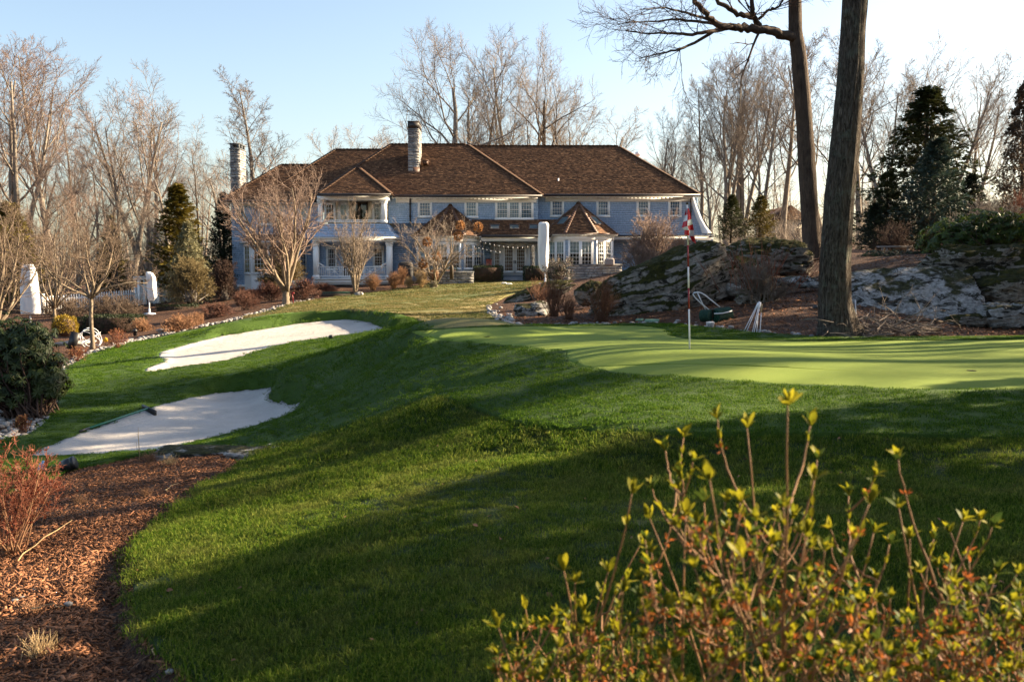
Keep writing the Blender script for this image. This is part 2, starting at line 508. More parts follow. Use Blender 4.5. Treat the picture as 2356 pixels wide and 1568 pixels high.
def build_ground():
    P = []
    def grid(x0, x1, y0, y1, s, cond):
        gx, gy = np.meshgrid(np.arange(x0, x1, s), np.arange(y0, y1, s))
        p = np.stack([gx.ravel(), gy.ravel()], 1) + rngT.uniform(-.25, .25, (gx.size, 2)) * s
        P.append(p[cond(p)])
    fr = lambda p, m=1.2: np.abs(p[:, 0]) < 0.545 * p[:, 1] + m
    grid(-9, 9, 2.5, 14, 0.13, lambda p: fr(p) & (p[:, 1] < 14) & (p[:, 1] > 2.5))
    grid(-18, 18, 14, 30, 0.24, lambda p: fr(p) & (p[:, 1] >= 14) & (p[:, 1] < 30))
    grid(-45, 45, 30, 80, 0.8, lambda p: fr(p) & (p[:, 1] >= 30) & (p[:, 1] < 80))
    grid(-40, 60, -20, 80, 1.6, lambda p: ~(fr(p) & (p[:, 1] > 2.5) & (p[:, 1] < 80)))
    grid(-160, 160, -90, 240, 7, lambda p: (np.abs(p[:, 0] - 10) > 50) | (p[:, 1] > 80) | (p[:, 1] < -20))
    grid(-2400, 2400, -2400, 2400, 120, lambda p: (np.abs(p[:, 0]) > 160) | (p[:, 1] > 240) | (p[:, 1] < -90))
    for b in BUNK_S:
        c = b[:, :2]; nx = np.roll(c, -1, 0) - np.roll(c, 1, 0); nn = nrm(np.stack([nx[:, 1], -nx[:, 0]], 1))
        for off in (-0.12, 0.12, 0.22, 0.32, 0.45, -0.3):
            P.append((c + nn * off)); P.append((c - nn * off))
    pts = np.concatenate(P)
    loops = [REG['green'], REG['turf'], REG['farlawn'], REG['lawn'], BUNK[0], BUNK[1]]
    vv = [tuple(p) for p in pts]; ed = []
    for L in loops:
        s = len(vv); n = len(L)
        vv += [(float(a[0]), float(a[1])) for a in L]
        ed += [(s + i, s + (i + 1) % n) for i in range(n)]
    v2, e2, f2, _, _, _ = delaunay_2d_cdt([Vector((float(a), float(b))) for a, b in vv], ed, [], 0, 1e-4, False)
    xy = np.array([(p.x, p.y) for p in v2]); F = np.array([f for f in f2 if len(f) == 3])
    cen = xy[F].mean(1)
    cls = np.zeros(len(F), int)
    cls[inreg(cen, 'farlawn')] = 2
    cls[inreg(cen, 'lawn')] = 1
    cls[inreg(cen, 'turf')] = 3
    cls[inreg(cen, 'green')] = 4
    cls[inreg(cen, '0')] = 5
    cls[inreg(cen, '1')] = 6
    z = hf(xy)
    near = np.linalg.norm(xy, axis=1) < 90
    nz = np.zeros(len(xy)); nz[near] = vnoise(xy[near], 1.1, 3.1) * 0.5 + vnoise(xy[near], 3.7, 7.7) * 0.25
    names = {0: ('ground', 'mulch', 0.0, 0.05), 1: ('lawn', 'lawn', 0.020, 0.05), 2: ('lawn', 'farlawn', 0.03, 0.05), 3: ('turf', 'turf', 0.06, 0.0), 4: ('putting_green', 'green', 0.05, 0.0), 5: ('sand_bunker', 'sand', 0.045, 0.02), 6: ('sand_bunker', 'sand', 0.045, 0.015)}
    for k, (nm, mt, off, na) in names.items():
        f = F[cls == k]
        if k in (5, 6): nzk = nz * na * 1.0
        else: nzk = nz * na
        use, inv = np.unique(f.ravel(), return_inverse=True)
        f = inv.reshape(-1, 3)
        v = np.column_stack([xy[use], z[use] + off + nzk[use]])
        # orientation up
        a, b, c = v[f[:, 0]], v[f[:, 1]], v[f[:, 2]]
        flip = np.cross(b - a, c - a)[:, 2] < 0
        f[flip] = f[flip][:, ::-1]
        mb = MB(); mb.add(v, f)
        # skirt along the border
        from collections import Counter
        ee = np.concatenate([f[:, [0, 1]], f[:, [1, 2]], f[:, [2, 0]]])
        key = np.sort(ee, 1); uq, idx, cnt = np.unique(key[:, 0] * 10 ** 7 + key[:, 1], return_index=True, return_counts=True)
        be = ee[idx[cnt == 1]]
        if k:
            lv = v.copy(); lv[:, 2] -= 0.14
            n0 = len(v)
            mb.add(lv, np.column_stack([be[:, 1], be[:, 0], be[:, 0] + 0, be[:, 1] + 0])[:0].reshape(0, 4) if False else np.zeros((0, 4), int))
            mb.f[-1] = np.column_stack([be[:, 1], be[:, 0], be[:, 0] + n0, be[:, 1] + n0])
        o = mb.build(nm, MATS[mt], None, smooth=True)
        struct(o)
        if nm == 'sand_bunker':
            o['label'] = 'upper white sand bunker below the house lawn' if k == 5 else 'lower white sand bunker with a rake lying in it'
        if nm == 'lawn':
            o['label'] = 'natural grass lawn in the foreground' if k == 1 else 'worn winter lawn sloping up to the house'
# ================================================================ ground materials
def m_mulch():
    t = NT('mulch'); p = t.pos()
    w1 = t.noise(p, 1.3, 4, 0.6)
    v = t.n('ShaderNodeTexVoronoi', feature='F1'); v.inputs['Scale'].default_value = 38; v.inputs['Randomness'].default_value = 1
    t.l(t.mapping(p, (1, 2.3, 1.0), (0, 0, 0.5)), v.inputs['Vector'])
    v2 = t.n('ShaderNodeTexVoronoi', feature='F1'); v2.inputs['Scale'].default_value = 30
    t.l(t.mapping(p, (2.4, 1, 1.0), (0, 0, -0.3)), v2.inputs['Vector'])
    sep = t.n('ShaderNodeSeparateColor'); t.l(v.outputs['Color'], sep.inputs['Color'])
    sep2 = t.n('ShaderNodeSeparateColor'); t.l(v2.outputs['Color'], sep2.inputs['Color'])
    f = t.math('MULTIPLY', t.math('ADD', sep.outputs['Red'], sep2.outputs['Green']), 0.5)
    col = t.ramp(f, [(0.12, (0.022, 0.010, 0.006)), (0.45, (0.055, 0.026, 0.015)), (0.72, (0.125, 0.056, 0.028)), (0.95, (0.28, 0.165, 0.10))])
    col = t.mix(t.math('MULTIPLY', t.ramp(w1, [(0.35, 0.0), (0.7, 1.0)]), 0.35), col, (0.035, 0.02, 0.013))
    t.color(col)
    t.bump(t.math('ADD', v.outputs['Distance'], v2.outputs['Distance']), 0.9, 0.03)
    return t.set(0.85, 0.2)
m_mulch()

def m_grass_sheet(name, stops, sc=2.0, fine=55, bstr=0.8, rough=0.9, patch=None):
    t = NT(name); p = t.pos()
    n1 = t.noise(p, sc, 5, 0.6); n2 = t.noise(p, fine, 3, 0.7)
    f = t.math('ADD', t.math('MULTIPLY', n1, 0.45), t.math('MULTIPLY', n2, 0.55))
    col = t.ramp(f, stops)
    if patch:
        n3 = t.noise(t.mapping(p, (0.35, 1.0, 1)), patch[0], 5, 0.65)
        col = t.mix(t.math('MULTIPLY', t.ramp(n3, [(0.44, 0.0), (0.66, 1.0)]), patch[2]), col, patch[1])
    t.color(col)
    t.bump(n2, bstr, 0.02)
    return t.set(rough, 0.25)
m_grass_sheet('lawn', [(0.3, (0.012, 0.022, 0.006)), (0.6, (0.03, 0.055, 0.012)), (0.8, (0.06, 0.07, 0.02))])
m_grass_sheet('farlawn', [(0.3, (0.035, 0.055, 0.014)), (0.55, (0.085, 0.105, 0.028)), (0.75, (0.14, 0.14, 0.05))], 0.8, 30, 0.6, patch=(0.55, (0.28, 0.20, 0.09), 0.75))
m_grass_sheet('turf', [(0.3, (0.014, 0.036, 0.004)), (0.55, (0.040, 0.080, 0.008)), (0.75, (0.080, 0.125, 0.014))], 1.0, 70, 0.7)
m_grass_sheet('green', [(0.3, (0.105, 0.170, 0.018)), (0.55, (0.168, 0.228, 0.030)), (0.75, (0.235, 0.285, 0.050))], 0.9, 140, 0.5)

def m_sand():
    t = NT('sand'); p = t.pos()
    n1 = t.noise(p, 1.2, 5, 0.6); n2 = t.noise(p, 90, 3, 0.7)
    col = t.ramp(t.math('ADD', t.math('MULTIPLY', n1, 0.5), t.math('MULTIPLY', n2, 0.5)), [(0.3, (0.36, 0.335, 0.305)), (0.6, (0.52, 0.49, 0.455)), (0.8, (0.60, 0.57, 0.535))])
    sp = t.ramp(t.noise(p, 26, 2, 0.5), [(0.24, 1.0), (0.29, 0.0)])
    col = t.mix(t.math('MULTIPLY', sp, 0.4), col, (0.16, 0.13, 0.10))
    t.color(col)
    wv = t.n('ShaderNodeTexWave', wave_type='RINGS', rings_direction='SPHERICAL'); wv.inputs['Scale'].default_value = 4.2; wv.inputs['Distortion'].default_value = 5.0; wv.inputs['Detail'].default_value = 2; wv.inputs['Detail Scale'].default_value = 0.35
    mp = t.n('ShaderNodeMapping'); mp.inputs['Location'].default_value = (6.0, -14.0, 0); t.l(p, mp.inputs['Vector'])
    t.l(mp.outputs['Vector'], wv.inputs['Vector'])
    n3 = t.noise(p, 5, 5, 0.65)
    h = t.math('ADD', t.math('MULTIPLY', wv.outputs['Fac'], 0.5), t.math('ADD', t.math('MULTIPLY', n3, 1.3), t.math('MULTIPLY', n2, 0.12)))
    t.bump(h, 0.7, 0.05)
    return t.set(0.95, 0.1)
m_sand()

def m_blade(name, stops, dry=(0.30, 0.24, 0.09), dryamt=0.25, rough=0.45, trans=0.35, patch=0.6):
    """grass blade: tint per blade (vertex colour) and per tuft, dry patches by place"""
    t = NT(name)
    at_ = t.n('ShaderNodeAttribute'); at_.attribute_name = 'tint'
    p = t.pos()
    big = t.noise(p, patch, 4, 0.6)
    f = t.math('ADD', t.math('MULTIPLY', at_.outputs['Fac'], 0.65), t.math('MULTIPLY', big, 0.35))
    col = t.ramp(f, stops)
    d1 = t.ramp(t.noise(p, patch * 1.7, 3, 0.6), [(0.45, 0.0), (0.75, 1.0)])
    d2 = t.ramp(at_.outputs['Fac'], [(0.72, 0.0), (0.76, 1.0)])
    col = t.mix(t.math('MULTIPLY', t.math('ADD', t.math('MULTIPLY', d1, 0.6), t.math('MULTIPLY', d2, 0.6)), dryamt), col, dry)
    t.color(col); t.set(0.75, 0.12)
    tr = t.n('ShaderNodeBsdfTranslucent'); t.l(col, tr.inputs['Color'])
    mx = t.n('ShaderNodeMixShader'); mx.inputs['Fac'].default_value = trans
    t.l(t.b.outputs['BSDF'], mx.inputs[1]); t.l(tr.outputs['BSDF'], mx.inputs[2]); t.l(mx.outputs['Shader'], t.out.inputs['Surface'])
    return t.m
m_blade('blade_lawn', [(0.2, (0.018, 0.044, 0.003)), (0.5, (0.064, 0.125, 0.007)), (0.8, (0.175, 0.25, 0.018))], dryamt=0.40, trans=0.45, patch=0.9)
m_blade('blade_turf', [(0.2, (0.020, 0.060, 0.004)), (0.5, (0.052, 0.118, 0.008)), (0.8, (0.11, 0.18, 0.014))], dryamt=0.05)
m_blade('blade_far', [(0.2, (0.03, 0.05, 0.012)), (0.5, (0.085, 0.11, 0.03)), (0.8, (0.17, 0.16, 0.06))], dryamt=0.8, dry=(0.30, 0.22, 0.10), patch=0.3)

# ================================================================ grass as instanced tufts
def tuft_mesh(name, n, rad, h, w, seed, mat, lean=0.5):
    r = np.random.RandomState(seed)
    a = r.uniform(0, 2 * math.pi, n); rr = rad * np.sqrt(r.uniform(0, 1, n))
    b = np.stack([rr * np.cos(a), rr * np.sin(a), np.full(n, -0.006)], 1)
    ln = h * r.uniform(0.55, 1.15, n)
    az = r.uniform(0, 2 * math.pi, n); le = lean * r.uniform(0.1, 1.0, n)
    d = np.stack([np.cos(az), np.sin(az), np.zeros(n)], 1)
    s = np.stack([-np.sin(az + r.uniform(-1, 1, n)), np.cos(az), np.zeros(n)], 1)
    mid = b + d * (ln * le * 0.35)[:, None] + np.array([0, 0, 1]) * (ln * 0.6)[:, None]
    tip = b + d * (ln * le)[:, None] + np.array([0, 0, 1]) * (ln * (1.0 - 0.35 * le))[:, None]
    v = np.stack([b - s * w / 2, b + s * w / 2, mid + s * w * 0.4, mid - s * w * 0.4, tip], 1).reshape(-1, 3)
    i = np.arange(n)[:, None] * 5
    mb = MB(); mb.add(v, i + np.array([[0, 1, 2, 3]]))
    mb.f.append(i + np.array([[3, 2, 4]]))
    me = mb.mesh(name, smooth=False)
    me.materials.append(mat)
    tint = np.repeat(r.uniform(0, 1, n), 5)
    at_ = me.attributes.new('tint', 'FLOAT', 'POINT'); at_.data.foreach_set('value', tint.astype(np.float32))
    return me

def scatter(name, pos, rot, scl, idx, meshes, mat):
    """one object that instances small meshes on its points"""
    me = bpy.data.meshes.new(name)
    me.vertices.add(len(pos)); me.vertices.foreach_set('co', np.asarray(pos, np.float32).ravel())
    a = me.attributes.new('rot', 'FLOAT_VECTOR', 'POINT'); a.data.foreach_set('vector', np.asarray(rot, np.float32).ravel())
    a = me.attributes.new('scl', 'FLOAT', 'POINT'); a.data.foreach_set('value', np.asarray(scl, np.float32))
    a = me.attributes.new('pick', 'INT', 'POINT'); a.data.foreach_set('value', np.asarray(idx, np.int32))
    o = bpy.data.objects.new(name, me); COL.objects.link(o); me.materials.append(mat)
    c = bpy.data.collections.new(name + '_kinds')
    for m in meshes:
        c.objects.link(bpy.data.objects.new('tuft', m))
    g = bpy.data.node_groups.new(name, 'GeometryNodeTree')
    g.interface.new_socket('Geometry', in_out='INPUT', socket_type='NodeSocketGeometry')
    g.interface.new_socket('Geometry', in_out='OUTPUT', socket_type='NodeSocketGeometry')
    N = g.nodes.new; L = g.links.new
    gi, go = N('NodeGroupInput'), N('NodeGroupOutput')
    ip = N('GeometryNodeInstanceOnPoints'); ip.inputs['Pick Instance'].default_value = True
    ci = N('GeometryNodeCollectionInfo'); ci.inputs['Collection'].default_value = c
    ci.inputs['Separate Children'].default_value = True; ci.inputs['Reset Children'].default_value = True
    def na(nm, ty):
        nd = N('GeometryNodeInputNamedAttribute'); nd.data_type = ty; nd.inputs['Name'].default_value = nm
        return nd.outputs['Attribute']
    er = N('FunctionNodeEulerToRotation')
    L(na('rot', 'FLOAT_VECTOR'), er.inputs[0])
    L(gi.outputs[0], ip.inputs['Points']); L(ci.outputs[0], ip.inputs['Instance'])
    L(na('pick', 'INT'), ip.inputs['Instance Index']); L(er.outputs[0], ip.inputs['Rotation']); L(na('scl', 'FLOAT'), ip.inputs['Scale'])
    L(ip.outputs[0], go.inputs[0])
    md = o.modifiers.new('scatter', 'NODES'); md.node_group = g
    return o

def slope_rot(xy, rng):
    e = 0.08
    z0 = hf(xy); zx = hf(xy + [e, 0]); zy = hf(xy + [0, e])
    gx = (zx - z0) / e; gy = (zy - z0) / e
    # tilt only (small slopes): rotate about x by gy, about y by -gx
    return np.stack([np.clip(gy, -.6, .6), np.clip(-gx, -.6, .6), rng.uniform(0, 6.283, len(xy))], 1)*np.array([1,1,1]), z0

def bands(region_fn, specs, rng):
    """specs: list of (ymin, ymax, density)"""
    out = []
    for (y0, y1, den) in specs:
        xm = 0.545 * y1 + 0.8
        n = int(2 * xm * (y1 - y0) * den)
        p = np.column_stack([rng.uniform(-xm, xm, n), rng.uniform(y0, y1, n)])
        p = p[np.abs(p[:, 0]) < 0.545 * p[:, 1] + 0.8]
        p = p[region_fn(p)]
        out.append(p)
    return np.concatenate(out)

def build_grass():
    r = np.random.RandomState(3)
    jit = lambda p, s: p + r.normal(size=p.shape) * s
    fl = lambda p: inreg(jit(p, 0.05), 'lawn') & ~inreg(p, 'turf')
    p = bands(fl, [(2.2, 6, 330), (6, 9, 260), (9, 12, 200), (12, 17, 130)], r)
    rot, z = slope_rot(p, r)
    z += 0.035 + 0.05 * (vnoise(p, 1.1, 3.1) * 0.5 + vnoise(p, 3.7, 7.7) * 0.25) - 0.004
    pn = vnoise(p, 0.9, 5.5); sc = (1.0 + 0.45 * pn) * r.uniform(0.75, 1.2, len(p)) * np.where(p[:, 1] > 9, 1.15, 1.0)
    kinds = [tuft_mesh('tuft', 60, 0.095, 0.042, 0.0036, 20 + i, MATS['blade_lawn'], 1.5) for i in range(6)]
    stuff(scatter('lawn_grass', np.column_stack([p, z]), rot, sc, r.randint(0, 6, len(p)), kinds, MATS['blade_lawn']), 'rough natural lawn grass of the foreground slope', 'grass')
    # artificial turf nap
    ft = lambda p: inreg(p, 'turf') & ~inreg(p, 'green') & ~inreg(jit(p, 0.05), '0') & ~inreg(jit(p, 0.05), '1')
    p = bands(ft, [(7, 12, 170), (12, 18, 110), (18, 26, 62), (26, 34, 40)], r)
    rot, z = slope_rot(p, r); z += 0.058
    sc = r.uniform(0.8, 1.2, len(p)) * np.where(p[:, 1] > 18, 1.35, 1.0) * np.where(p[:, 1] > 26, 1.2, 1.0)
    kinds = [tuft_mesh('tuft', 60, 0.10, 0.026, 0.0048, 40 + i, MATS['blade_turf'], 0.9) for i in range(5)]
    stuff(scatter('turf_nap', np.column_stack([p, z]), rot, sc, r.randint(0, 5, len(p)), kinds, MATS['blade_turf']), 'short dense nap of the dark green fringe turf', 'turf')
    ff = lambda p: inreg(p, 'farlawn') & ~inreg(p, 'turf')
    p = bands(ff, [(22, 32, 34), (32, 45, 22), (45, 68, 10)], r)
    rot, z = slope_rot(p, r); z += 0.03
    sc = r.uniform(1.6, 2.4, len(p)) * np.where(p[:, 1] > 45, 1.4, 1.0)
    kinds = [tuft_mesh('tuft', 44, 0.085, 0.022, 0.008, 60 + i, MATS['blade_far'], 1.2) for i in range(4)]
    stuff(scatter('lawn_grass', np.column_stack([p, z]), rot, sc, r.randint(0, 4, len(p)), kinds, MATS['blade_far']), 'thin straw flecked grass on the lawn below the house', 'grass')
# ================================================================ house materials
def m_shingle(name, cols, roww, rowh, bump=0.6, wear=None):
    """cedar shingles on a metric uv map: per-shingle tone, weathering, thin joints"""
    t = NT(name)
    uv = t.n('ShaderNodeUVMap').outputs['UV']
    br = t.n('ShaderNodeTexBrick', offset=0.37, offset_frequency=2, squash=0.8, squash_frequency=3)
    br.inputs['Color1'].default_value = (0, 0, 0, 1); br.inputs['Color2'].default_value = (1, 1, 1, 1); br.inputs['Mortar'].default_value = (0.5, 0.5, 0.5, 1)
    br.inputs['Scale'].default_value = 1.0; br.inputs['Mortar Size'].default_value = 0.006; br.inputs['Bias'].default_value = 0.0
    br.inputs['Brick Width'].default_value = roww; br.inputs['Row Height'].default_value = rowh
    t.l(uv, br.inputs['Vector'])
    sx = t.n('ShaderNodeSeparateColor'); t.l(br.outputs['Color'], sx.inputs['Color'])
    n1 = t.noise(uv, 0.9, 5, 0.65); n2 = t.noise(uv, 14, 3, 0.6)
    f = t.math('ADD', t.math('MULTIPLY', sx.outputs['Red'], 0.55), t.math('ADD', t.math('MULTIPLY', n1, 0.3), t.math('MULTIPLY', n2, 0.2)))
    col = t.ramp(f, cols)
    jm = t.math('MULTIPLY', br.outputs['Fac'], 0.6)
    col = t.mix(jm, col, tuple(x * 0.25 for x in cols[0][1]))
    t.color(col)
    t.bump(t.math('SUBTRACT', n2, t.math('MULTIPLY', br.outputs['Fac'], 1.5)), bump, 0.015)
    return t.set(0.85, 0.2)
m_shingle('roof_cedar', [(0.15, (0.045, 0.025, 0.015)), (0.45, (0.105, 0.053, 0.029)), (0.7, (0.18, 0.092, 0.048)), (0.95, (0.33, 0.185, 0.098))], 0.17, 0.15)
m_shingle('wall_blue', [(0.15, (0.30, 0.43, 0.62)), (0.5, (0.37, 0.51, 0.70)), (0.9, (0.45, 0.58, 0.77))], 0.19, 0.14, 0.3)
simple('white_paint', (0.85, 0.85, 0.83), 0.45, 0.4, var=0.04, scale=1.5, coord='pos')
simple('cream_paint', (0.62, 0.56, 0.44), 0.6, 0.3, var=0.05, coord='pos')
simple('dark_metal', (0.025, 0.020, 0.018), 0.45, 0.5, var=0.2, coord='pos')
simple('copper_brown', (0.10, 0.05, 0.03), 0.5, 0.5, var=0.2, coord='pos')
simple('cap_cedar', (0.06, 0.032, 0.018), 0.8, 0.2, var=0.4, scale=9, coord='pos')
simple('brown_frame', (0.05, 0.03, 0.02), 0.5, 0.4, coord='pos')
simple('room_dark', (0.018, 0.017, 0.016), 0.9, 0.1, var=0.3, coord='pos')  # near-black standing for shade in rooms, golf holes and under the porch
simple('blind_pale', (0.42, 0.50, 0.50), 0.8, 0.1, var=0.08, coord='pos')
simple('drape_yellow', (0.55, 0.40, 0.10), 0.8, 0.1, var=0.1, coord='pos')
simple('wood_inside', (0.16, 0.07, 0.03), 0.6, 0.3, var=0.5, scale=4, coord='pos')
def m_glass():
    t = NT('glass')
    gl = t.n('ShaderNodeBsdfGlossy'); gl.inputs['Roughness'].default_value = 0.015; gl.inputs['Color'].default_value = (0.95, 0.97, 1, 1)
    nz = t.noise(t.pos(), 1.6, 2, 0.5); bp = t.n('ShaderNodeBump'); bp.inputs['Strength'].default_value = 0.06; bp.inputs['Distance'].default_value = 0.05
    t.l(nz, bp.inputs['Height']); t.l(bp.outputs['Normal'], gl.inputs['Normal'])
    tr = t.n('ShaderNodeBsdfTransparent'); tr.inputs['Color'].default_value = (0.80, 0.86, 0.86, 1)
    fr = t.n('ShaderNodeFresnel'); fr.inputs['IOR'].default_value = 1.75
    mx = t.n('ShaderNodeMixShader'); t.l(fr.outputs['Fac'], mx.inputs[0]); t.l(tr.outputs['BSDF'], mx.inputs[1]); t.l(gl.outputs['BSDF'], mx.inputs[2])
    t.l(mx.outputs['Shader'], t.out.inputs['Surface']); return t.m
m_glass()
def m_stone(name, stops, sc=2.2, bump=0.7):
    t = NT(name); p = t.pos()
    v = t.n('ShaderNodeTexVoronoi', feature='F1'); v.inputs['Scale'].default_value = sc; t.l(t.mapping(p, (1, 1, 2.6)), v.inputs['Vector'])
    sp = t.n('ShaderNodeSeparateColor'); t.l(v.outputs['Color'], sp.inputs['Color'])
    n = t.noise(p, 9, 5, 0.65)
    t.color(t.ramp(t.math('ADD', t.math('MULTIPLY', sp.outputs['Red'], 0.55), t.math('MULTIPLY', n, 0.45)), stops))
    t.bump(n, bump, 0.03); return t.set(0.9, 0.2)
m_stone('fieldstone', [(0.2, (0.11, 0.11, 0.115)), (0.5, (0.25, 0.245, 0.24)), (0.8, (0.42, 0.39, 0.35))])
simple('mortar', (0.10, 0.10, 0.10), 0.95, 0.1, coord='pos')
m_stone('bluestone', [(0.2, (0.09, 0.10, 0.11)), (0.5, (0.16, 0.17, 0.18)), (0.8, (0.26, 0.26, 0.26))], 1.2)

# ================================================================ house builders
HOUSE = thing('house', 'large two storey blue shingled house with brown cedar roof and white trim', 'house', (hx(1100, 66), 66, -0.8))

class Fr:
    """wall frame: origin, horizontal u, up z, outward n"""
    def __init__(self, O, U, N):
        self.O = np.array(O, float); self.U = nrm(U); self.N = nrm(N); self.Z = np.array([0, 0, 1.0])
    def p(self, u, v, n): return self.O + self.U * u + self.Z * v + self.N * n
    def box(self, mb, u0, u1, v0, v1, n0, n1):
        c = [self.p(u, v, n) for (u, v, n) in ((u0,v0,n1),(u1,v0,n1),(u1,v0,n0),(u0,v0,n0),(u0,v1,n1),(u1,v1,n1),(u1,v1,n0),(u0,v1,n0))]
        return mb.add(c, [(0,3,2,1),(4,5,6,7),(0,1,5,4),(1,2,6,5),(2,3,7,6),(3,0,4,7)])
    def quad(self, mb, u0, u1, v0, v1, n):
        return mb.add([self.p(u0,v0,n), self.p(u1,v0,n), self.p(u1,v1,n), self.p(u0,v1,n)], [(0,1,2,3)])

def front(Y): return Fr((0, Y, 0), (1, 0, 0), (0, -1, 0))

def courses(mb, poly, exposure, thick=0.018, base=0.004, jag=0.0, rng=None):
    """lay overlapping shingle courses over a planar convex polygon (3d points, any winding)"""
    P = np.array(poly, float)
    n = np.zeros(3)
    for i in range(len(P)): n += np.cross(P[i], P[(i + 1) % len(P)])
    n = nrm(n)
    if n[1] > 0.05 or (abs(n[1]) <= 0.05 and n[2] < 0):   # face the viewer or the sky
        if not (n[2] > 0.15): n = -n
    if n[2] < -0.01: n = -n
    up = np.array([0, 0, 1.0]) - n * n[2]
    if np.linalg.norm(up) < 1e-4: up = np.array([0, 1.0, 0])
    up = nrm(up); u = np.cross(up, n)
    O = P[0]
    q = np.stack([(P - O) @ u, (P - O) @ up], 1)
    v0, v1 = q[:, 1].min(), q[:, 1].max()
    nb = max(1, int(round((v1 - v0) / exposure))); ex = (v1 - v0) / nb
    def span(v):
        xs = []
        for i in range(len(q)):
            a, b = q[i], q[(i + 1) % len(q)]
            if (a[1] - v) * (b[1] - v) <= 0 and abs(a[1] - b[1]) > 1e-9:
                xs.append(a[0] + (v - a[1]) / (b[1] - a[1]) * (b[0] - a[0]))
        return (min(xs), max(xs)) if xs else (0, 0)
    W = lambda a, b, h: O + u * a + up * b + n * h
    for k in range(nb):
        a0, a1 = v0 + k * ex, v0 + (k + 1) * ex
        l0, r0 = span(a0 + 1e-4 * ex); l1, r1 = span(a1 - 1e-4 * ex)
        if jag and rng is not None:
            # split the course into shingles of uneven width, butts uneven
            L = max(r0 - l0, r1 - l1); m = max(1, int(L / 0.34)); cut = np.sort(np.concatenate([[0, 1], (np.arange(1, m) + rng.uniform(-.3, .3, max(m - 1, 0))) / m]))
        else: cut = np.array([0.0, 1.0])
        for c0, c1 in zip(cut[:-1], cut[1:]):
            j = jag * (rng.uniform(-1, 1) if rng is not None and jag else 0); th = thick * (1 + (rng.uniform(-.35, .6) if rng is not None and jag else 0))
            A, B = l0 + (r0 - l0) * c0, l0 + (r0 - l0) * c1; C, D = l1 + (r1 - l1) * c1, l1 + (r1 - l1) * c0
            vv = [W(A, a0 + j, th), W(B, a0 + j, th), W(C, a1, base), W(D, a1, base), W(A, a0 + j, 0), W(B, a0 + j, 0)]
            uvs = [(A, a0), (B, a0), (C, a1), (D, a1), (A, a0), (B, a0)]
            uvs = [(x + O[0] * 0.7, (y - v0) / ex * 0.15 + 0.002) if exposure > 0.145 else (x + O[0] * .7, (y - v0) / ex * 0.14 + 0.002) for x, y in uvs]
            f = np.array([(0, 1, 2, 3), (4, 5, 1, 0)])
            if np.dot(np.cross(vv[1] - vv[0], vv[2] - vv[0]), n) < 0: f = f[:, ::-1]
            mb.add(vv, f, uvs)
    return n

def caps(mb, a, b, s=0.26, w=0.30, h=0.05):
    """row of overlapping ridge cap shingles from a (low) to b (high)"""
    a = np.asarray(a, float); b = np.asarray(b, float); L = np.linalg.norm(b - a); n = max(1, int(L / s)); d = (b - a) / L
    for i in range(n):
        p, q = a + d * (i * s), a + d * ((i + 1.15) * s)
        mb.obox(p + (0, 0, h * 0.9), q + (0, 0, h * 0.35), w, h)

WINS = []
def window(fr, u0, u1, v0, v1, units=1, cols=3, rows=2, sash=2, kind='room_dark', blind=None, casing=0.12, name='window', trim='white_paint', parent=HOUSE):
    """double hung window: casing and sill (part), pane, muntins and room behind (sub-parts)"""
    mb = MB(); c = casing
    fr.box(mb, u0 - c, u0, v0 - c * 0.4, v1 + c, 0.0, 0.055); fr.box(mb, u1, u1 + c, v0 - c * 0.4, v1 + c, 0.0, 0.055)
    fr.box(mb, u0, u1, v1, v1 + c, 0.0, 0.058); fr.box(mb, u0 - c - 0.03, u1 + c + 0.03, v0 - c * 0.9, v0 - 0.002, 0.0, 0.085)
    fr.box(mb, u0 - c - 0.02, u1 + c + 0.02, v1 + c, v1 + c + 0.04, 0.0, 0.075)
    du = (u1 - u0) / units; mw = 0.07
    for i in range(1, units):
        fr.box(mb, u0 + i * du - mw, u0 + i * du + mw, v0, v1, 0.0, 0.052)
    w = mb.build(name, MATS[trim], parent)
    mu = MB(); pa = MB(); rm = MB(); bl = MB()
    for i in range(units):
        a = u0 + i * du + (mw if i else 0.0); b = u0 + (i + 1) * du - (mw if i < units - 1 else 0.0)
        s = 0.035
        fr.box(mu, a, a + s, v0, v1, 0.012, 0.044); fr.box(mu, b - s, b, v0, v1, 0.012, 0.044)
        fr.box(mu, a + s, b - s, v1 - s, v1, 0.012, 0.0435); fr.box(mu, a + s, b - s, v0, v0 + s * 1.4, 0.012, 0.0435)
        h = (v1 - v0) / sash
        for k in range(sash):
            if k: fr.box(mu, a + s, b - s, v0 + k * h - 0.022, v0 + k * h + 0.022, 0.012, 0.046)
            for j in range(1, rows):
                z = v0 + k * h + h * j / rows
                fr.box(mu, a + s, b - s, z - 0.010, z + 0.010, 0.012, 0.034)
        for j in range(1, cols):
            x = a + (b - a) * j / cols
            fr.box(mu, x - 0.010, x + 0.010, v0 + s, v1 - s, 0.012, 0.036)
        fr.quad(pa, a, b, v0, v1, 0.024)
        fr.quad(rm, a, b, v0, v1, 0.004)  # flat sheet in place of the room; default near-black stands for its shade
        if blind:
            bm, f0, f1 = blind
            fr.quad(bl, a, b, v0 + (v1 - v0) * f0, v0 + (v1 - v0) * f1, 0.009)
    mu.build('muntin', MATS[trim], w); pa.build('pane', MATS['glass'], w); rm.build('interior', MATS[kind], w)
    if blind: bl.build('blind', MATS[blind[0]], w)
    return w

def pwin(px0, px1, py0, py1, Y, **kw):
    return window(front(Y), hx(px0, Y), hx(px1, Y), hz(py1, Y), hz(py0, Y), **kw)

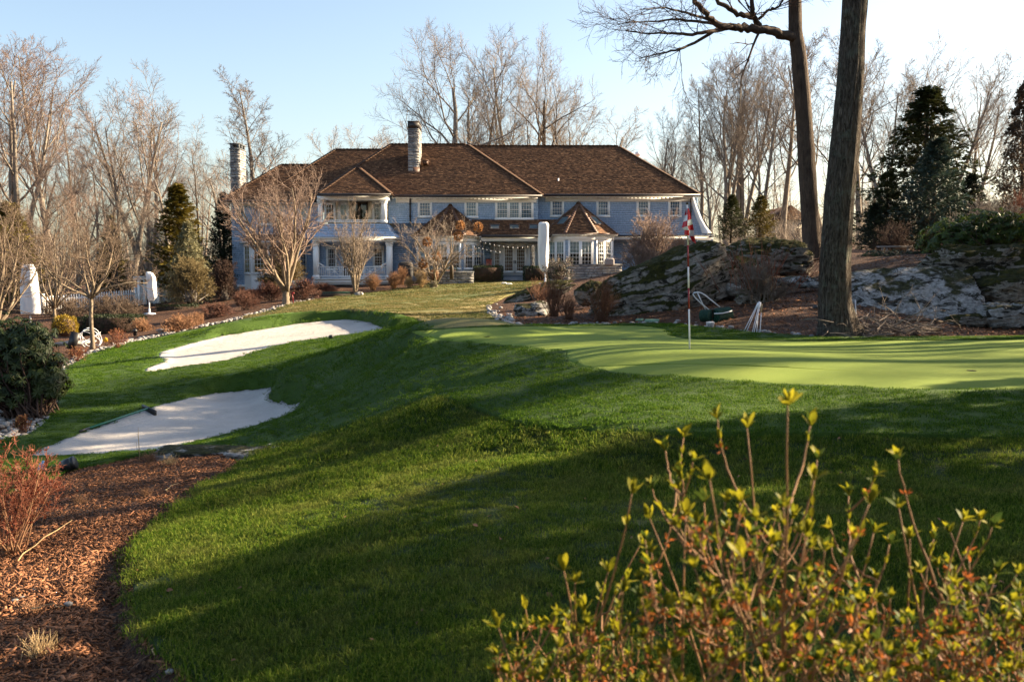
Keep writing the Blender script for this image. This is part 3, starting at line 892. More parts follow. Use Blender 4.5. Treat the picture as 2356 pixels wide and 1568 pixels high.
def stone_blocks(mb, x0, x1, y0, y1, z0, z1, rng, ch=(0.08, 0.2), cl=(0.2, 0.5), proud=0.03):
    """random ashlar on the four faces of a shaft"""
    z = z0
    while z < z1 - 0.03:
        h = min(rng.uniform(*ch), z1 - z)
        for (ax, fixed, sgn, a0, a1) in (('x', y0, -1, x0, x1), ('x', y1, 1, x0, x1), ('y', x0, -1, y0, y1), ('y', x1, 1, y0, y1)):
            a = a0 - 0.01
            while a < a1:
                l = rng.uniform(*cl); b = min(a + l, a1 + 0.01); p = rng.uniform(0.25, 1) * proud; g = 0.008
                lo, hi = (fixed - p, fixed + 0.03) if sgn < 0 else (fixed - 0.03, fixed + p)
                if ax == 'x': mb.box(a + g, b - g, lo, hi, z + g, z + h - g)
                else: mb.box(lo, hi, a + g, b - g, z + g, z + h - g)
                a = b
        z += h

def chimney(px0, px1, depth, Y, pytop, pybase, style, label):
    rng = np.random.RandomState(int(px0))
    x0, x1 = hx(px0, Y), hx(px1, Y); z1, z0 = hz(pytop, Y), hz(pybase, Y) - 1.2
    cap_h = 0.42
    core = MB().box(x0 + .02, x1 - .02, Y + .02, Y + depth - .02, z0, z1 - cap_h)
    c = core.build('chimney', MATS['mortar'], HOUSE); c['label'] = label
    sb = MB(); stone_blocks(sb, x0, x1, Y, Y + depth, z0, z1 - cap_h, rng)
    stuff(sb.build('stonework', MATS['fieldstone'], c))
    cp = MB()
    if style == 'slab':
        cp.box(x0 - .06, x1 + .06, Y - .06, Y + depth + .06, z1 - cap_h, z1 - cap_h + 0.08)
        for xx in (x0, x1 - .16):
            for yy in (Y, Y + depth / 2 - .08, Y + depth - .16): cp.box(xx, xx + .16, yy, yy + .16, z1 - cap_h + .08, z1 - .07)
        cp.box(x0 - .05, x1 + .05, Y - .05, Y + depth + .05, z1 - .07, z1)
        cp.build('chimney_cap', MATS['bluestone'], c)
    else:
        cp.box(x0 - .03, x1 + .03, Y - .03, Y + .06, z1 - cap_h, z1); cp.box(x0 - .03, x1 + .03, Y + depth - .06, Y + depth + .03, z1 - cap_h, z1)
        for yy in np.arange(Y + .3, Y + depth - .2, .35): cp.box(x1 - .05, x1 + .03, yy, yy + .1, z1 - cap_h, z1); cp.box(x0 - .03, x0 + .05, yy, yy + .1, z1 - cap_h, z1)
        cp.box(x0 - .05, x1 + .05, Y - .05, Y + depth + .05, z1, z1 + .05)
        cp.build('chimney_cap', MATS['dark_metal'], c)
        MB().box(x0 - .03, x1 + .03, Y - .02, Y + depth + .02, z0 + 0.8, hz(pybase, Y) + 0.25).build('flashing', MATS['copper_brown'], c)
    return c

def build_house():
    rng = np.random.RandomState(8)
    YR, YM, YL, YP = 66.0, 65.3, 66.5, 63.2
    # ---------------- walls
    zt = hz(452, YM)
    def wall(poly, name='wall', mat='wall_blue', expo=0.14):
        mb = MB(); courses(mb, poly, expo, 0.014, 0.002); return mb.build(name, MATS[mat], HOUSE)
    def rect(px0, px1, py0, py1, Y): return [(hx(px0, Y), Y, hz(py1, Y)), (hx(px1, Y), Y, hz(py1, Y)), (hx(px1, Y), Y, hz(py0, Y)), (hx(px0, Y), Y, hz(py0, Y))]
    wall(rect(895, 1238, 450, 514, YM))
    xm = hx(1238, YM)
    wall([(xm, YM, hz(514, YM)), (xm, YR, hz(514, YM)), (xm, YR, zt), (xm, YM, zt)])
    # right wing with its flared end
    wall([(hx(1238, YR) - .1, YR, hz(541, YR)), (hx(1628, YR), YR, hz(541, YR)), (hx(1622, YR), YR, hz(525, YR)), (hx(1596, YR), YR, hz(450, YR)), (hx(1238, YR) - .1, YR, hz(450, YR))])
    # outside returns and hidden walls close the blocks
    back = MB(); back.box(hx(905, YM), hx(1600, YR), 76.5, 76.7, -1.5, zt)
    back.box(hx(1600, YR), hx(1600, YR) + .15, YR + .2, 76.7, -1.5, zt)
    back.build('wall', MATS['wall_blue'], HOUSE)
    # lower storey, recessed
    wall(rect(1236, 1640, 540, 640, 67.2))
    wall(rect(900, 1110, 505, 650, 66.3))
    wall(rect(1095, 1265, 530, 645, 66.0))
    # left wing
    wall(rect(535, 745, 458, 672, YL))
    xl = hx(535, YL)
    side = MB(); side.box(xl, xl + .1, YL + .02, 76, -2.2, hz(458, YL)); side.build('wall', MATS['wall_blue'], HOUSE)
    MB().box(xl - .05, hx(745, YL), YL - .06, YL - .02, -2.4, hz(655, YL)).build('foundation', MATS['bluestone'], HOUSE)
    MB().box(hx(546, YL), hx(600, YL), YL - .16, YL - .065, hz(660, YL), hz(655, YL)).build('sill_band', MATS['white_paint'], HOUSE)
    # ---------------- roofs
    def roof(planes, name='roof', expo=0.15, jag=0.012):
        mb = MB()
        for pl in planes: courses(mb, pl, expo, 0.02, 0.004, jag, rng)
        return mb.build(name, MATS['roof_cedar'], HOUSE)
    # main block
    ze = hz(449, 64.7); zr = hz(332, 70.6)
    eA, eB = hx(722, 64.7), hx(1247, 64.7); ra, rb = hx(902, 70.6), hx(1076, 70.6)
    Lr, Rr = (ra, 70.6, zr), (rb, 70.6, zr)
    FL, FR, BL, BR = (eA, 64.7, ze), (eB, 64.7, ze), (eA, 76.5, ze), (eB, 76.5, ze)
    r1 = roof([[FL, FR, Rr, Lr], [FR, BR, Rr], [BL, FL, Lr], [BR, BL, Lr, Rr]])
    cm = MB(); caps(cm, FL, Lr); caps(cm, FR, Rr); caps(cm, Lr, Rr); cm.build('ridge_cap', MATS['cap_cedar'], r1)
    # right wing
    ze2 = hz(447, 65.4); zr2 = hz(336, 71.0)
    a0, a1 = hx(1180, 65.4), hx(1608, 65.4); q0, q1 = hx(1040, 71.0), hx(1420, 71.0)
    r2 = roof([[(a0, 65.4, ze2), (a1, 65.4, ze2), (q1, 71, zr2), (q0, 71, zr2)], [(a1, 65.4, ze2), (a1, 76.6, ze2), (q1, 71, zr2)], [(a1, 76.6, ze2), (a0, 76.6, ze2), (q0, 71, zr2), (q1, 71, zr2)]])
    cm = MB(); caps(cm, (a1, 65.4, ze2), (q1, 71, zr2)); caps(cm, (q0, 71, zr2), (q1, 71, zr2)); cm.build('ridge_cap', MATS['cap_cedar'], r2)
    # second block behind on the left
    zr3 = hz(344, 72.5); ze3 = hz(462, 65.9)
    s0, s1 = hx(776, 72.5), hx(905, 72.5); b0 = hx(585, 65.9)
    r3 = roof([[(b0, 65.9, ze3), (hx(900, 65.9), 65.9, ze3), (s1, 72.5, zr3), (s0, 72.5, zr3)], [(b0, 79, ze3), (b0, 65.9, ze3), (s0, 72.5, zr3)], [(hx(900, 65.9), 79, ze3), (b0, 79, ze3), (s0, 72.5, zr3), (s1, 72.5, zr3)]])
    cm = MB(); caps(cm, (b0, 65.9, ze3), (s0, 72.5, zr3)); caps(cm, (s0, 72.5, zr3), (s1, 72.5, zr3)); cm.build('ridge_cap', MATS['cap_cedar'], r3)
    # left wing
    zr4 = hz(379, 70.5); l0, l1 = hx(652, 70.5), hx(740, 70.5); c0 = hx(509, 65.7); ze4 = hz(461, 65.7)
    r4 = roof([[(c0, 65.7, ze4), (hx(760, 65.7), 65.7, ze4), (l1, 70.5, zr4), (l0, 70.5, zr4)], [(c0, 76, ze4), (c0, 65.7, ze4), (l0, 70.5, zr4)], [(hx(760, 65.7), 76, ze4), (c0, 76, ze4), (l0, 70.5, zr4), (l1, 70.5, zr4)]])
    cm = MB(); caps(cm, (c0, 65.7, ze4), (l0, 70.5, zr4)); caps(cm, (l0, 70.5, zr4), (l1, 70.5, zr4)); cm.build('ridge_cap', MATS['cap_cedar'], r4)
    # porch roof
    zp = hz(446, 62.7); za = hz(383, 66.4); p0, p1 = hx(733, 62.7), hx(901, 62.7); ap = (hx(824, 66.4), 66.4, za); apb = (hx(824, 66.4), 69.8, za)
    r5 = roof([[(p0, 62.7, zp), (p1, 62.7, zp), ap], [(p1, 62.7, zp), (p1, 69.8, zp), apb, ap], [(p0, 69.8, zp), (p0, 62.7, zp), ap, apb]])
    cm = MB(); caps(cm, (p0, 62.7, zp), ap); caps(cm, (p1, 62.7, zp), ap); caps(cm, ap, apb); cm.build('ridge_cap', MATS['cap_cedar'], r5)
    # pent roof over the terrace doors with three roof windows
    yb, yt = 63.6, 65.25
    pz0, pz1 = hz(541, yb), hz(505, yt)
    r6 = roof([[(hx(1085, yb), yb, pz0), (hx(1290, yb), yb, pz0), (hx(1290, yt), yt, pz1), (hx(1085, yt), yt, pz1)]], jag=0.008)
    nv = nrm(np.cross((1, 0, 0), (0, yt - yb, pz1 - pz0))); fr6 = Fr((0, yb, pz0), (1, 0, 0), nv); fr6.Z = nrm((0, yt - yb, pz1 - pz0))
    for (c0_, c1_) in ((340, 430), (508, 600), (678, 765)):
        sx0, sx1 = hx(c0_ * .26445 + 1036.7, 64.3), hx(c1_ * .26445 + 1036.7, 64.3)
        m = MB(); fr6.box(m, sx0, sx1, .62, .70, 0, .09); fr6.box(m, sx0, sx1, 1.22, 1.30, 0, .09); fr6.box(m, sx0, sx0 + .07, .70, 1.22, 0, .088); fr6.box(m, sx1 - .07, sx1, .70, 1.22, 0, .088)
        k = m.build('skylight', MATS['copper_brown'], HOUSE)
        g = MB(); fr6.quad(g, sx0 + .07, sx1 - .07, .70, 1.22, .06); g.build('pane', MATS['glass'], k)
        g = MB(); fr6.quad(g, sx0 + .07, sx1 - .07, .70, 1.22, .045); g.build('interior', MATS['blind_pale'], k)
    # ---------------- gutters, cornices, downspouts
    def gutter(x0, x1, Y, z):
        g = MB(); g.tubes([[(x0, Y, z), (x1, Y, z)]], [[.085, .085]], 8); g.build('gutter', MATS['dark_metal'], HOUSE)
    gutter(hx(905, 64.65), eB, 64.65, ze - .05); gutter(eB + .1, a1, 65.33, ze2 - .05); gutter(c0, hx(735, 65.65), 65.65, ze4 - .05); gutter(p0, p1, 62.65, zp - .05)
    gutter(hx(1108, yb), hx(1268, yb), yb - .06, pz0 - .05)
    def cornice(x0, x1, Ye, Yw, z, drop=.32):
        m = MB(); m.box(x0, x1, Ye + .06, Yw + .02, z - .12, z - .06); m.box(x0, x1, Ye + .04, Ye + .075, z - .2, z - .1)
        m.box(x0 + .2, x1 - .05, Yw - .06, Yw + .03, z - .12 - drop, z - .121)
        n = int((x1 - x0) / .26)
        for i in range(n): m.box(x0 + .25 + i * .26, x0 + .36 + i * .26, Yw - .14, Yw - .061, z - .22, z - .123)
        m.build('cornice', MATS['white_paint'], HOUSE)
    cornice(hx(905, YM), eB - .3, 64.7, YM, ze); cornice(eB + .05, a1 - .45, 65.4, YR, ze2); cornice(c0 + .3, hx(742, YL), 65.7, YL, ze4, .2)
    def spout(px, Y, py0, py1):
        m = MB(); x = hx(px, Y); m.tubes([[(x, Y - .1, hz(py0, Y)), (x, Y - .1, hz(py1, Y))]], [[.05, .05]], 8)
        for f in (.3, .75): z = hz(py0, Y) * (1 - f) + hz(py1, Y) * f; m.box(x - .07, x + .07, Y - .16, Y - .0, z, z + .05)
        m.build('downspout', MATS['dark_metal'], HOUSE)
    spout(945, YM, 452, 514); spout(1587, YR, 450, 500); spout(1109, 63.9, 545, 632)
    # flared corner board at the right end
    pts = [(1592, 449), (1602, 478), (1612, 503), (1622, 520), (1636, 536)]; inn = [(1583, 449), (1591, 475), (1600, 500), (1609, 520), (1614, 537)]
    m = MB(); vv = []
    for (a, b) in zip(pts, inn):
        for (px, py) in (a, b):
            for n_ in (.10, -.25): vv.append((hx(px, YR), YR - n_, hz(py, YR)))
    for i in range(len(pts) - 1):
        k = i * 4; nx = k + 4
        m.f.append(np.array([(k + 2, k, nx, nx + 2), (k, k + 1, nx + 1, nx), (k + 3, k + 2, nx + 2, nx + 3), (k + 1, k + 3, nx + 3, nx + 1)]))
    m.v.append(np.array(vv)); m.uv.append(np.zeros((len(vv), 2))); m.n = len(vv)
    m.build('corner_board', MATS['white_paint'], HOUSE)
    m = MB(); m.box(hx(1240, YR), hx(1640, YR), YR - .12, 67.2, hz(544.5, YR), hz(541.5, YR)); m.build('soffit', MATS['dark_metal'], HOUSE)
    m = MB(); m.box(hx(1240, YR), hx(1640, YR), YR - .02, 67.1, hz(551, YR), hz(544.6, YR)); m.build('fascia', MATS['white_paint'], HOUSE)
    m = MB(); m.box(hx(1100, YM), xm, YM - .03, YM + .4, hz(517.5, YM), hz(514.2, YM)); m.build('skirt_board', MATS['wall_blue'], HOUSE)
    # ---------------- upper windows
    dk = dict(cols=3, rows=2, sash=2)
    pwin(966.5, 991, 466, 497, YM, cols=4, rows=2); pwin(1073, 1096, 464, 498, YM, cols=4, rows=2)
    pwin(1143.5, 1223, 462, 502, YM, units=3, cols=4, rows=2)
    for (a, b) in ((1270, 1293), (1375, 1398), (1467, 1490), (1540, 1562)): pwin(a, b, 463, 496, YR, cols=4, rows=2)
    pwin(547, 563, 481, 503, YL, cols=2, rows=2, sash=1, blind=('blind_pale', 0, 1))
    pwin(600, 654, 478, 515, YL, units=2, cols=4, rows=4, sash=1, blind=('blind_pale', 0.0, 1))
    pwin(693, 708, 478, 501, YL, cols=2, rows=2, sash=1, blind=('blind_pale', 0, 1))
    # ---------------- left bay window
    bz0, bz1 = hz(632, 65.2), hz(559, 65.2)
    bp = [(hx(562, 66.5), 66.5), (hx(578, 65.2), 65.2), (hx(688, 65.2), 65.2), (hx(706, 66.5), 66.5)]
    m = MB(); N_ = len(bp)
    for (p, q) in zip(bp[:-1], bp[1:]): m.add([(p[0], p[1], bz0 - 1.2), (q[0], q[1], bz0 - 1.2), (q[0], q[1], bz1 + .1), (p[0], p[1], bz1 + .1)], [(0, 1, 2, 3)])
    m.build('bay', MATS['white_paint'], HOUSE)
    m = MB(); eo = [(hx(556, 66.5), 66.5), (hx(573, 64.8), 64.8), (hx(693, 64.8), 64.8), (hx(712, 66.5), 66.5)]; zt1 = hz(539, 66.5)
    for (p, q, t0, t1) in ((eo[0], eo[1], hx(572, 66.5), hx(584, 66.5)), (eo[1], eo[2], hx(584, 66.5), hx(684, 66.5)), (eo[2], eo[3], hx(684, 66.5), hx(697, 66.5))):
        m.add([(p[0], p[1], bz1 + .12), (q[0], q[1], bz1 + .12), (t1, 66.45, zt1), (t0, 66.45, zt1)], [(0, 1, 2, 3)])
    m.build('bay_roof', MATS['copper_brown'], HOUSE)
    m = MB()
    for (p, q) in zip(eo[:-1], eo[1:]): m.obox((p[0], p[1], bz1 + .06), (q[0], q[1], bz1 + .06), .22, .10)
    m.build('cornice', MATS['white_paint'], HOUSE)
    for i, (p, q, un, bl) in enumerate(((bp[0], bp[1], 1, ('drape_yellow', 0.0, 1.0)), (bp[1], bp[2], 3, None), (bp[2], bp[3], 1, None))):
        U = nrm((q[0] - p[0], q[1] - p[1], 0)); N = np.array([U[1], -U[0], 0]); L = math.dist(p, q)
        window(Fr((p[0], p[1], 0), U, N), .22 if un == 1 else .2, L - (.22 if un == 1 else .2), bz0 + .12, bz1 - .18, units=un, cols=2 if un == 1 else 4, rows=3, casing=.1, blind=bl)
    # ---------------- porch
    m = MB()
    def colm(px0, px1, Y, py0, py1):
        c = MB(); x0, x1 = hx(px0, Y), hx(px1, Y); z1, z0 = hz(py0, Y), hz(py1, Y); w = x1 - x0
        c.box(x0, x1, Y, Y + w, z0, z1); c.box(x0 - .05, x1 + .05, Y - .05, Y + w + .05, z1 - .16, z1 - .04); c.box(x0 - .03, x1 + .03, Y - .03, Y + w + .03, z1 - .26, z1 - .2); c.box(x0 - .05, x1 + .05, Y - .05, Y + w + .05, z0, z0 + .18)
        c.build('column', MATS['white_paint'], HOUSE)
    for a, b in ((733, 743.5), (878.5, 890)): colm(a, b, YP + .2, 458, 513)
    for a, b in ((720.5, 733), (889, 902)): colm(a, b, YP, 556, 640)
    for a, b in ((722, 734), (890, 902)): colm(a, b, 65.8, 556, 640)
    e = MB(); e.box(hx(731, YP), hx(892, YP), YP + .12, YP + .6, hz(459, YP), hz(449, YP)); e.box(p0 + .15, p1 - .15, 62.75, YP + .12, hz(451, YP), hz(448, YP))
    e.box(hx(731, YP), hx(735, YP), YP + .6, YM + 1, hz(459, YP), hz(449, YP)); e.box(hx(888, YP), hx(892, YP), YP + .6, YM + .2, hz(459, YP), hz(449, YP))
    e.build('cornice', MATS['white_paint'], HOUSE)
    e = MB(); e.box(hx(716, 62.9), hx(912, 62.9), 62.85, 63.3, hz(549, 62.9), hz(545, 62.9)); e.box(hx(719, 63), hx(905, 63), 63.02, 63.5, hz(556, 63), hz(549.1, 63))
    e.box(hx(901, 63), hx(905, 63), 63.5, 66.3, hz(556, 63), hz(549.1, 63)); e.box(hx(908, 63), hx(912, 63), 63.3, 66.0, hz(549, 62.9), hz(545, 62.9)); e.box(hx(719, 63), hx(723, 63), 63.5, 66.3, hz(556, 63), hz(549.1, 63))
    e.build('entablature', MATS['white_paint'], HOUSE)
    # flared shingle apron
    ax0, ax1, bx0, bx1 = hx(741, 63.4), hx(891, 63.4), hx(716, 62.8), hx(913, 62.8); az1, az0 = hz(515, 63.4), hz(545, 62.8)
    mx0, mx1, mz = hx(736, 63.2), hx(897, 63.2), hz(532, 63.2)
    m = MB()
    courses(m, [(mx0, 63.28, mz), (mx1, 63.28, mz), (ax1, 63.4, az1), (ax0, 63.4, az1)], .14, .02, .004)
    courses(m, [(bx0, 62.8, az0), (bx1, 62.8, az0), (mx1, 63.28, mz), (mx0, 63.28, mz)], .14, .02, .004)
    m.add([(mx1, 63.28, mz), (mx1 + .1, 66.2, mz), (ax1, 66.2, az1), (ax1, 63.4, az1)], [(0, 1, 2, 3)], [(0, 0), (3, 0), (3, .5), (0, .5)])
    m.add([(bx1, 62.8, az0), (bx1, 66.2, az0), (mx1 + .1, 66.2, mz), (mx1, 63.28, mz)], [(0, 1, 2, 3)], [(0, 0), (3, 0), (3, .5), (0, .5)])
    m.add([(mx0, 66.2, mz), (mx0, 63.28, mz), (ax0, 63.4, az1), (ax0, 66.2, az1)], [(0, 1, 2, 3)], [(0, 0), (3, 0), (3, .5), (0, .5)])
    m.add([(bx0, 66.2, az0), (bx0, 62.8, az0), (mx0, 63.28, mz), (mx0, 66.2, mz)], [(0, 1, 2, 3)], [(0, 0), (3, 0), (3, .5), (0, .5)])
    m.build('apron', MATS['wall_blue'], HOUSE)
    # porch floors, ceilings and back walls
    f = MB(); f.box(ax0, ax1, 63.5, 66.2, az1 - .12, az1 - .02); f.build('balcony_floor', MATS['white_paint'], HOUSE)
    f = MB(); f.box(hx(722, YP), hx(900, YP), YP - .1, 66.4, hz(643, YP), hz(640, YP)); f.box(hx(720, YP), hx(902, YP), YP, YP + .1, hz(655, YP), hz(643.2, YP)); f.box(hx(716, YP), hx(906, YP), YP - .06, YP - .002, hz(649, YP), hz(647, YP))
    f.build('porch_floor', MATS['white_paint'], HOUSE)
    f = MB(); f.box(hx(722, YP), hx(900, YP), YP + .9, YP + 1.0, -2.4, hz(655, YP)); f.build('crawl_space', MATS['room_dark'], HOUSE)  # near-black panel stands for the shade under the porch floor
    f = MB(); f.box(ax0 - .1, ax1 + .1, 66.15, 66.25, az1 - .1, hz(450, 66)); f.box(ax0 + .1, ax1, 63.7, 66.1, hz(456.5, YP), hz(455.5, YP)); f.build('porch_wall', MATS['cream_paint'], HOUSE)
    wall(rect(722, 900, 552, 645, 66.25))
    pwin(785, 800, 470, 508, 66.15, cols=2, rows=3, sash=1, blind=('blind_pale', 0, 1)); pwin(862, 876, 469, 508, 66.15, cols=3, rows=4, sash=1); pwin(752, 770, 470, 508, 66.15, cols=3, rows=4, sash=1)
    pwin(810, 846, 467, 514, 66.14, units=2, cols=1, rows=1, sash=1, trim='brown_frame', casing=.06, name='balcony_door')
    pwin(755, 772, 572, 618, 66.2, cols=4, rows=4, sash=1); pwin(790, 834, 570, 636, 66.2, units=2, cols=3, rows=5, sash=1, name='porch_door'); pwin(862, 880, 571, 612, 66.2, cols=3, rows=3, sash=2)
    def rail(px0, px1, Y, pyt, pyb, xpanel=None):
        b = MB(); x0, x1 = hx(px0, Y), hx(px1, Y); z1, z0 = hz(pyt, Y), hz(pyb, Y)
        b.box(x0, x1, Y - .045, Y + .045, z1 - .06, z1); b.box(x0, x1, Y - .03, Y + .03, z0 + .06, z0 + .13)
        if xpanel: b.tubes([[(x0, Y, z1 + .22), (x0 + .35, Y, z1)], [(x1, Y, z1 + .22), (x1 - .35, Y, z1)]], [[.045] * 2] * 2, 6)
        r = b.build('railing', MATS['white_paint'], HOUSE)
        s = MB(); x = x0 + .08
        zones = [(hx(a, Y), hx(c, Y)) for a, c in (xpanel or [])]
        while x < x1 - .03:
            if not any(a < x < c for a, c in zones): s.box(x - .02, x + .02, Y - .018, Y + .018, z0 + .13, z1 - .06)
            x += .125
        for a, c in zones:
            zc = (z0 + z1) / 2 + .03; xc_ = (a + c) / 2; A, B = z0 + .13, z1 - .06
            for p, q in (((a, A), (c, B)), ((a, B), (c, A)), ((xc_, A), (xc_, B)), ((a, zc), (c, zc)), ((a, A), (a, B)), ((c, A), (c, B))):
                s.obox((p[0], Y, p[1]), (q[0], Y + .001, q[1]), .035, .04, (0, 1, 0))
            d = .3
            for p, q in (((xc_ - d, zc - d * .6), (xc_ + d, zc - d * .6)), ((xc_ - d, zc + d * .6), (xc_ + d, zc + d * .6)), ((xc_ - d, zc - d * .6), (xc_ - d, zc + d * .6)), ((xc_ + d, zc - d * .6), (xc_ + d, zc + d * .6))):
                s.obox((p[0], Y + .003, p[1]), (q[0], Y + .003, q[1]), .03, .035, (0, 1, 0))
        stuff(s.build('baluster', MATS['white_paint'], r))
    rail(743.5, 878.5, YP + .3, 505.5, 514); rail(733, 889, YP + .12, 612.5, 639, [(757, 783), (838, 864)])
    # ---------------- turrets
    def turret(pcx, Yf, apo, py_eave, py_apex, py_w0, py_w1, base_py, lab, sky=True):
        Yc = Yf + apo; cx = hx(pcx, Yf); rv = apo / math.cos(math.pi / 8)
        ze_ = hz(py_eave, Yf - .3); zap = hz(py_apex, Yc); zb = hz(base_py, Yf)
        A = [(-math.pi / 2 - math.pi / 8) + i * math.pi / 4 for i in range(-1, 4)]       # from far left to far right vertices
        ring = lambda rr, z, a: (cx + rr * math.cos(a), Yc + rr * math.sin(a), z)
        AA = [-math.pi / 2 - math.pi / 8 + i * math.pi / 4 for i in range(-2, 5)]
        w_ = MB(); r_ = MB(); fz = MB(); den = MB(); cp_ = MB()
        re = rv + .34
        for a, b in zip(AA[:-1], AA[1:]):
            courses(w_, [ring(rv, zb, a), ring(rv, zb, b), ring(rv, ze_, b), ring(rv, ze_, a)], .14, .012, .002)
            courses(r_, [ring(re, ze_, a), ring(re, ze_, b), (cx, Yc, zap)], .15, .02, .004, .01, rng)
            caps(cp_, ring(re, ze_, a), (cx, Yc, zap), .22, .2, .04)
            p, q = np.array(ring(rv + .06, ze_ - .22, a)), np.array(ring(rv + .06, ze_ - .22, b)); fz.obox(p, q, .1, .34)
            p, q = np.array(ring(rv + .28, ze_ - .05, a)), np.array(ring(rv + .28, ze_ - .05, b)); fz.obox(p, q, .14, .08)
            p, q = np.array(ring(rv + .16, ze_ - .13, a)), np.array(ring(rv + .16, ze_ - .13, b))
            for k in range(9): c = p + (q - p) * ((k + .5) / 9); den.box(c[0] - .04, c[0] + .04, c[1] - .04, c[1] + .04, c[2] - .05, c[2] + .05)
            p, q = np.array(ring(re + .03, ze_, a)), np.array(ring(re + .03, ze_, b)); cp_.obox(p, q, .08, .07)
        w_.build('turret_wall', MATS['wall_blue'], HOUSE); tr = r_.build('turret_roof', MATS['roof_cedar'], HOUSE); cp_.build('ridge_cap', MATS['copper_brown'], tr)
        f_ = fz.build('cornice', MATS['white_paint'], HOUSE); stuff(den.build('dentils', MATS['white_paint'], f_))
        MB().lathe([(.02, zap + .12), (.12, zap + .06), (.2, zap - .08), (.02, zap - .1)], cx, Yc, 10).build('finial', MATS['cap_cedar'], tr)
        for i in range(1, 5):
            a, b = AA[i], AA[i + 1]
            p, q = np.array(ring(rv + .014, 0, a)), np.array(ring(rv + .014, 0, b)); U = nrm(q - p); N = np.array([U[1], -U[0], 0]); L = np.linalg.norm(q - p)
            window(Fr(p, U, N), .2, L - .2, hz(py_w1, Yf), hz(py_w0, Yf), units=2, cols=3, rows=3, sash=2, casing=.1, blind=('blind_pale', 0.48, 1.0), kind='room_dark')
        if sky:
            for i in (1, 3):
                a, b = AA[i + (0 if i == 1 else 0)], AA[i + 1]
                e0, e1 = np.array(ring(re, ze_, a)), np.array(ring(re, ze_, b)); mid = (e0 + e1) / 2; ap_ = np.array((cx, Yc, zap))
                U = nrm(e1 - e0); Zs = nrm(ap_ - mid); N = np.cross(U, Zs); fs = Fr(mid, U, N); fs.Z = Zs; Lh = np.linalg.norm(ap_ - mid)
                m_ = MB(); h0, h1, hw = .85, 1.75, .38
                fs.box(m_, -hw, hw, h0, h0 + .07, 0, .1); fs.box(m_, -hw, hw, h1 - .07, h1, 0, .1); fs.box(m_, -hw, -hw + .07, h0 + .07, h1 - .07, 0, .098); fs.box(m_, hw - .07, hw, h0 + .07, h1 - .07, 0, .098)
                k = m_.build('skylight', MATS['copper_brown'], HOUSE)
                g = MB(); fs.quad(g, -hw + .07, hw - .07, h0 + .07, h1 - .07, .07); g.build('pane', MATS['glass'], k)
                g = MB(); fs.quad(g, -hw + .07, hw - .07, h0 + .07, h1 - .07, .05); g.build('interior', MATS['blind_pale'], k)
    turret(1335.5, 63.2, 2.14, 537, 467, 555, 610, 640, 'right')
    turret(1032, 63.2, 2.14, 541, 472, 562, 617, 645, 'left', sky=False)
    # ---------------- terrace doors
    YD = 65.95
    e = MB(); e.box(hx(1106, 63.8), hx(1268, 63.8), 63.75, 64.1, hz(555, 63.8), hz(543.5, 63.8)); e.box(hx(1104, 63.8), hx(1270, 63.8), 63.68, 63.78, hz(546, 63.8), hz(543, 63.8)); e.build('entablature', MATS['white_paint'], HOUSE)
    e = MB(); e.box(hx(1106, 64), hx(1268, 64), 64.1, 66, hz(553, 64), hz(552, 64)); e.build('soffit', MATS['white_paint'], HOUSE)
    d = MB(); fr = front(YD); fr.box(d, hx(1128, YD), hx(1242, YD), hz(638, YD), hz(558, YD), .0, .03); dd = d.build('door_surround', MATS['white_paint'], HOUSE)
    for (a, b, nm) in ((1138, 1150, 'sidelight'), (1219, 1231, 'sidelight')):
        window(front(YD - .03), hx(a, YD), hx(b, YD), hz(622, YD), hz(565, YD), cols=3, rows=7, sash=1, casing=.06, kind='wood_inside', name=nm)
    for (a, b) in ((1161, 1180.5), (1188.5, 1208)):
        window(front(YD - .035), hx(a, YD), hx(b, YD), hz(624, YD), hz(566, YD), cols=4, rows=7, sash=1, casing=.12, kind='wood_inside', name='terrace_door')
    h = MB()
    for x in (1182.6, 1186.4): xx = hx(x, YD); h.tubes([[(xx, YD - .1, hz(606, YD)), (xx, YD - .1, hz(599, YD))]], [[.03, .03]], 6); h.box(xx - .02, xx + .02, YD - .12, YD - .03, hz(603, YD), hz(602, YD))
    h.build('door_handle', MATS['dark_metal'], HOUSE)
    s = MB(); s.box(hx(1148, 65), hx(1222, 65), 64.4, 66.2, -1.2, hz(633, 65)); s.box(hx(1142, 64.4), hx(1228, 64.4), 63.9, 64.4, -1.2, hz(637, 64.4)); s.build('doorstep', MATS['bluestone'], HOUSE)
    # ---------------- chimneys and roof pipes
    chimney(535, 556, 1.5, 67.2, 329, 440, 'slab', 'left stone chimney with a slab cap')
    chimney(941.5, 965, 2.0, 67.3, 280, 393, 'metal', 'tall stone chimney with a dark metal cap')
    v = MB(); x = hx(1284, 66.8); v.tubes([[(x, 66.9, hz(425, 66.9)), (x, 66.9, hz(410, 66.9))]], [[.05, .05]], 8); v.build('vent_pipe', MATS['white_paint'], HOUSE)
    v = MB(); v.box(hx(975, 67.8), hx(986, 67.8), 67.6, 68.1, hz(378, 67.8), hz(371, 67.8)); v.box(hx(973, 67.8), hx(988, 67.8), 67.5, 68.1, hz(371, 67.8), hz(369.5, 67.8)); v.build('roof_vent', MATS['copper_brown'], HOUSE)
    v = MB(); x = hx(1466, 72); v.box(x - .16, x + .16, 72, 72.4, hz(358, 72), hz(349, 72)); v.tubes([[(x, 72.2, hz(375, 72)), (x, 72.2, hz(358, 72))]], [[.05, .05]], 6); v.build('roof_vent', MATS['white_paint'], HOUSE)
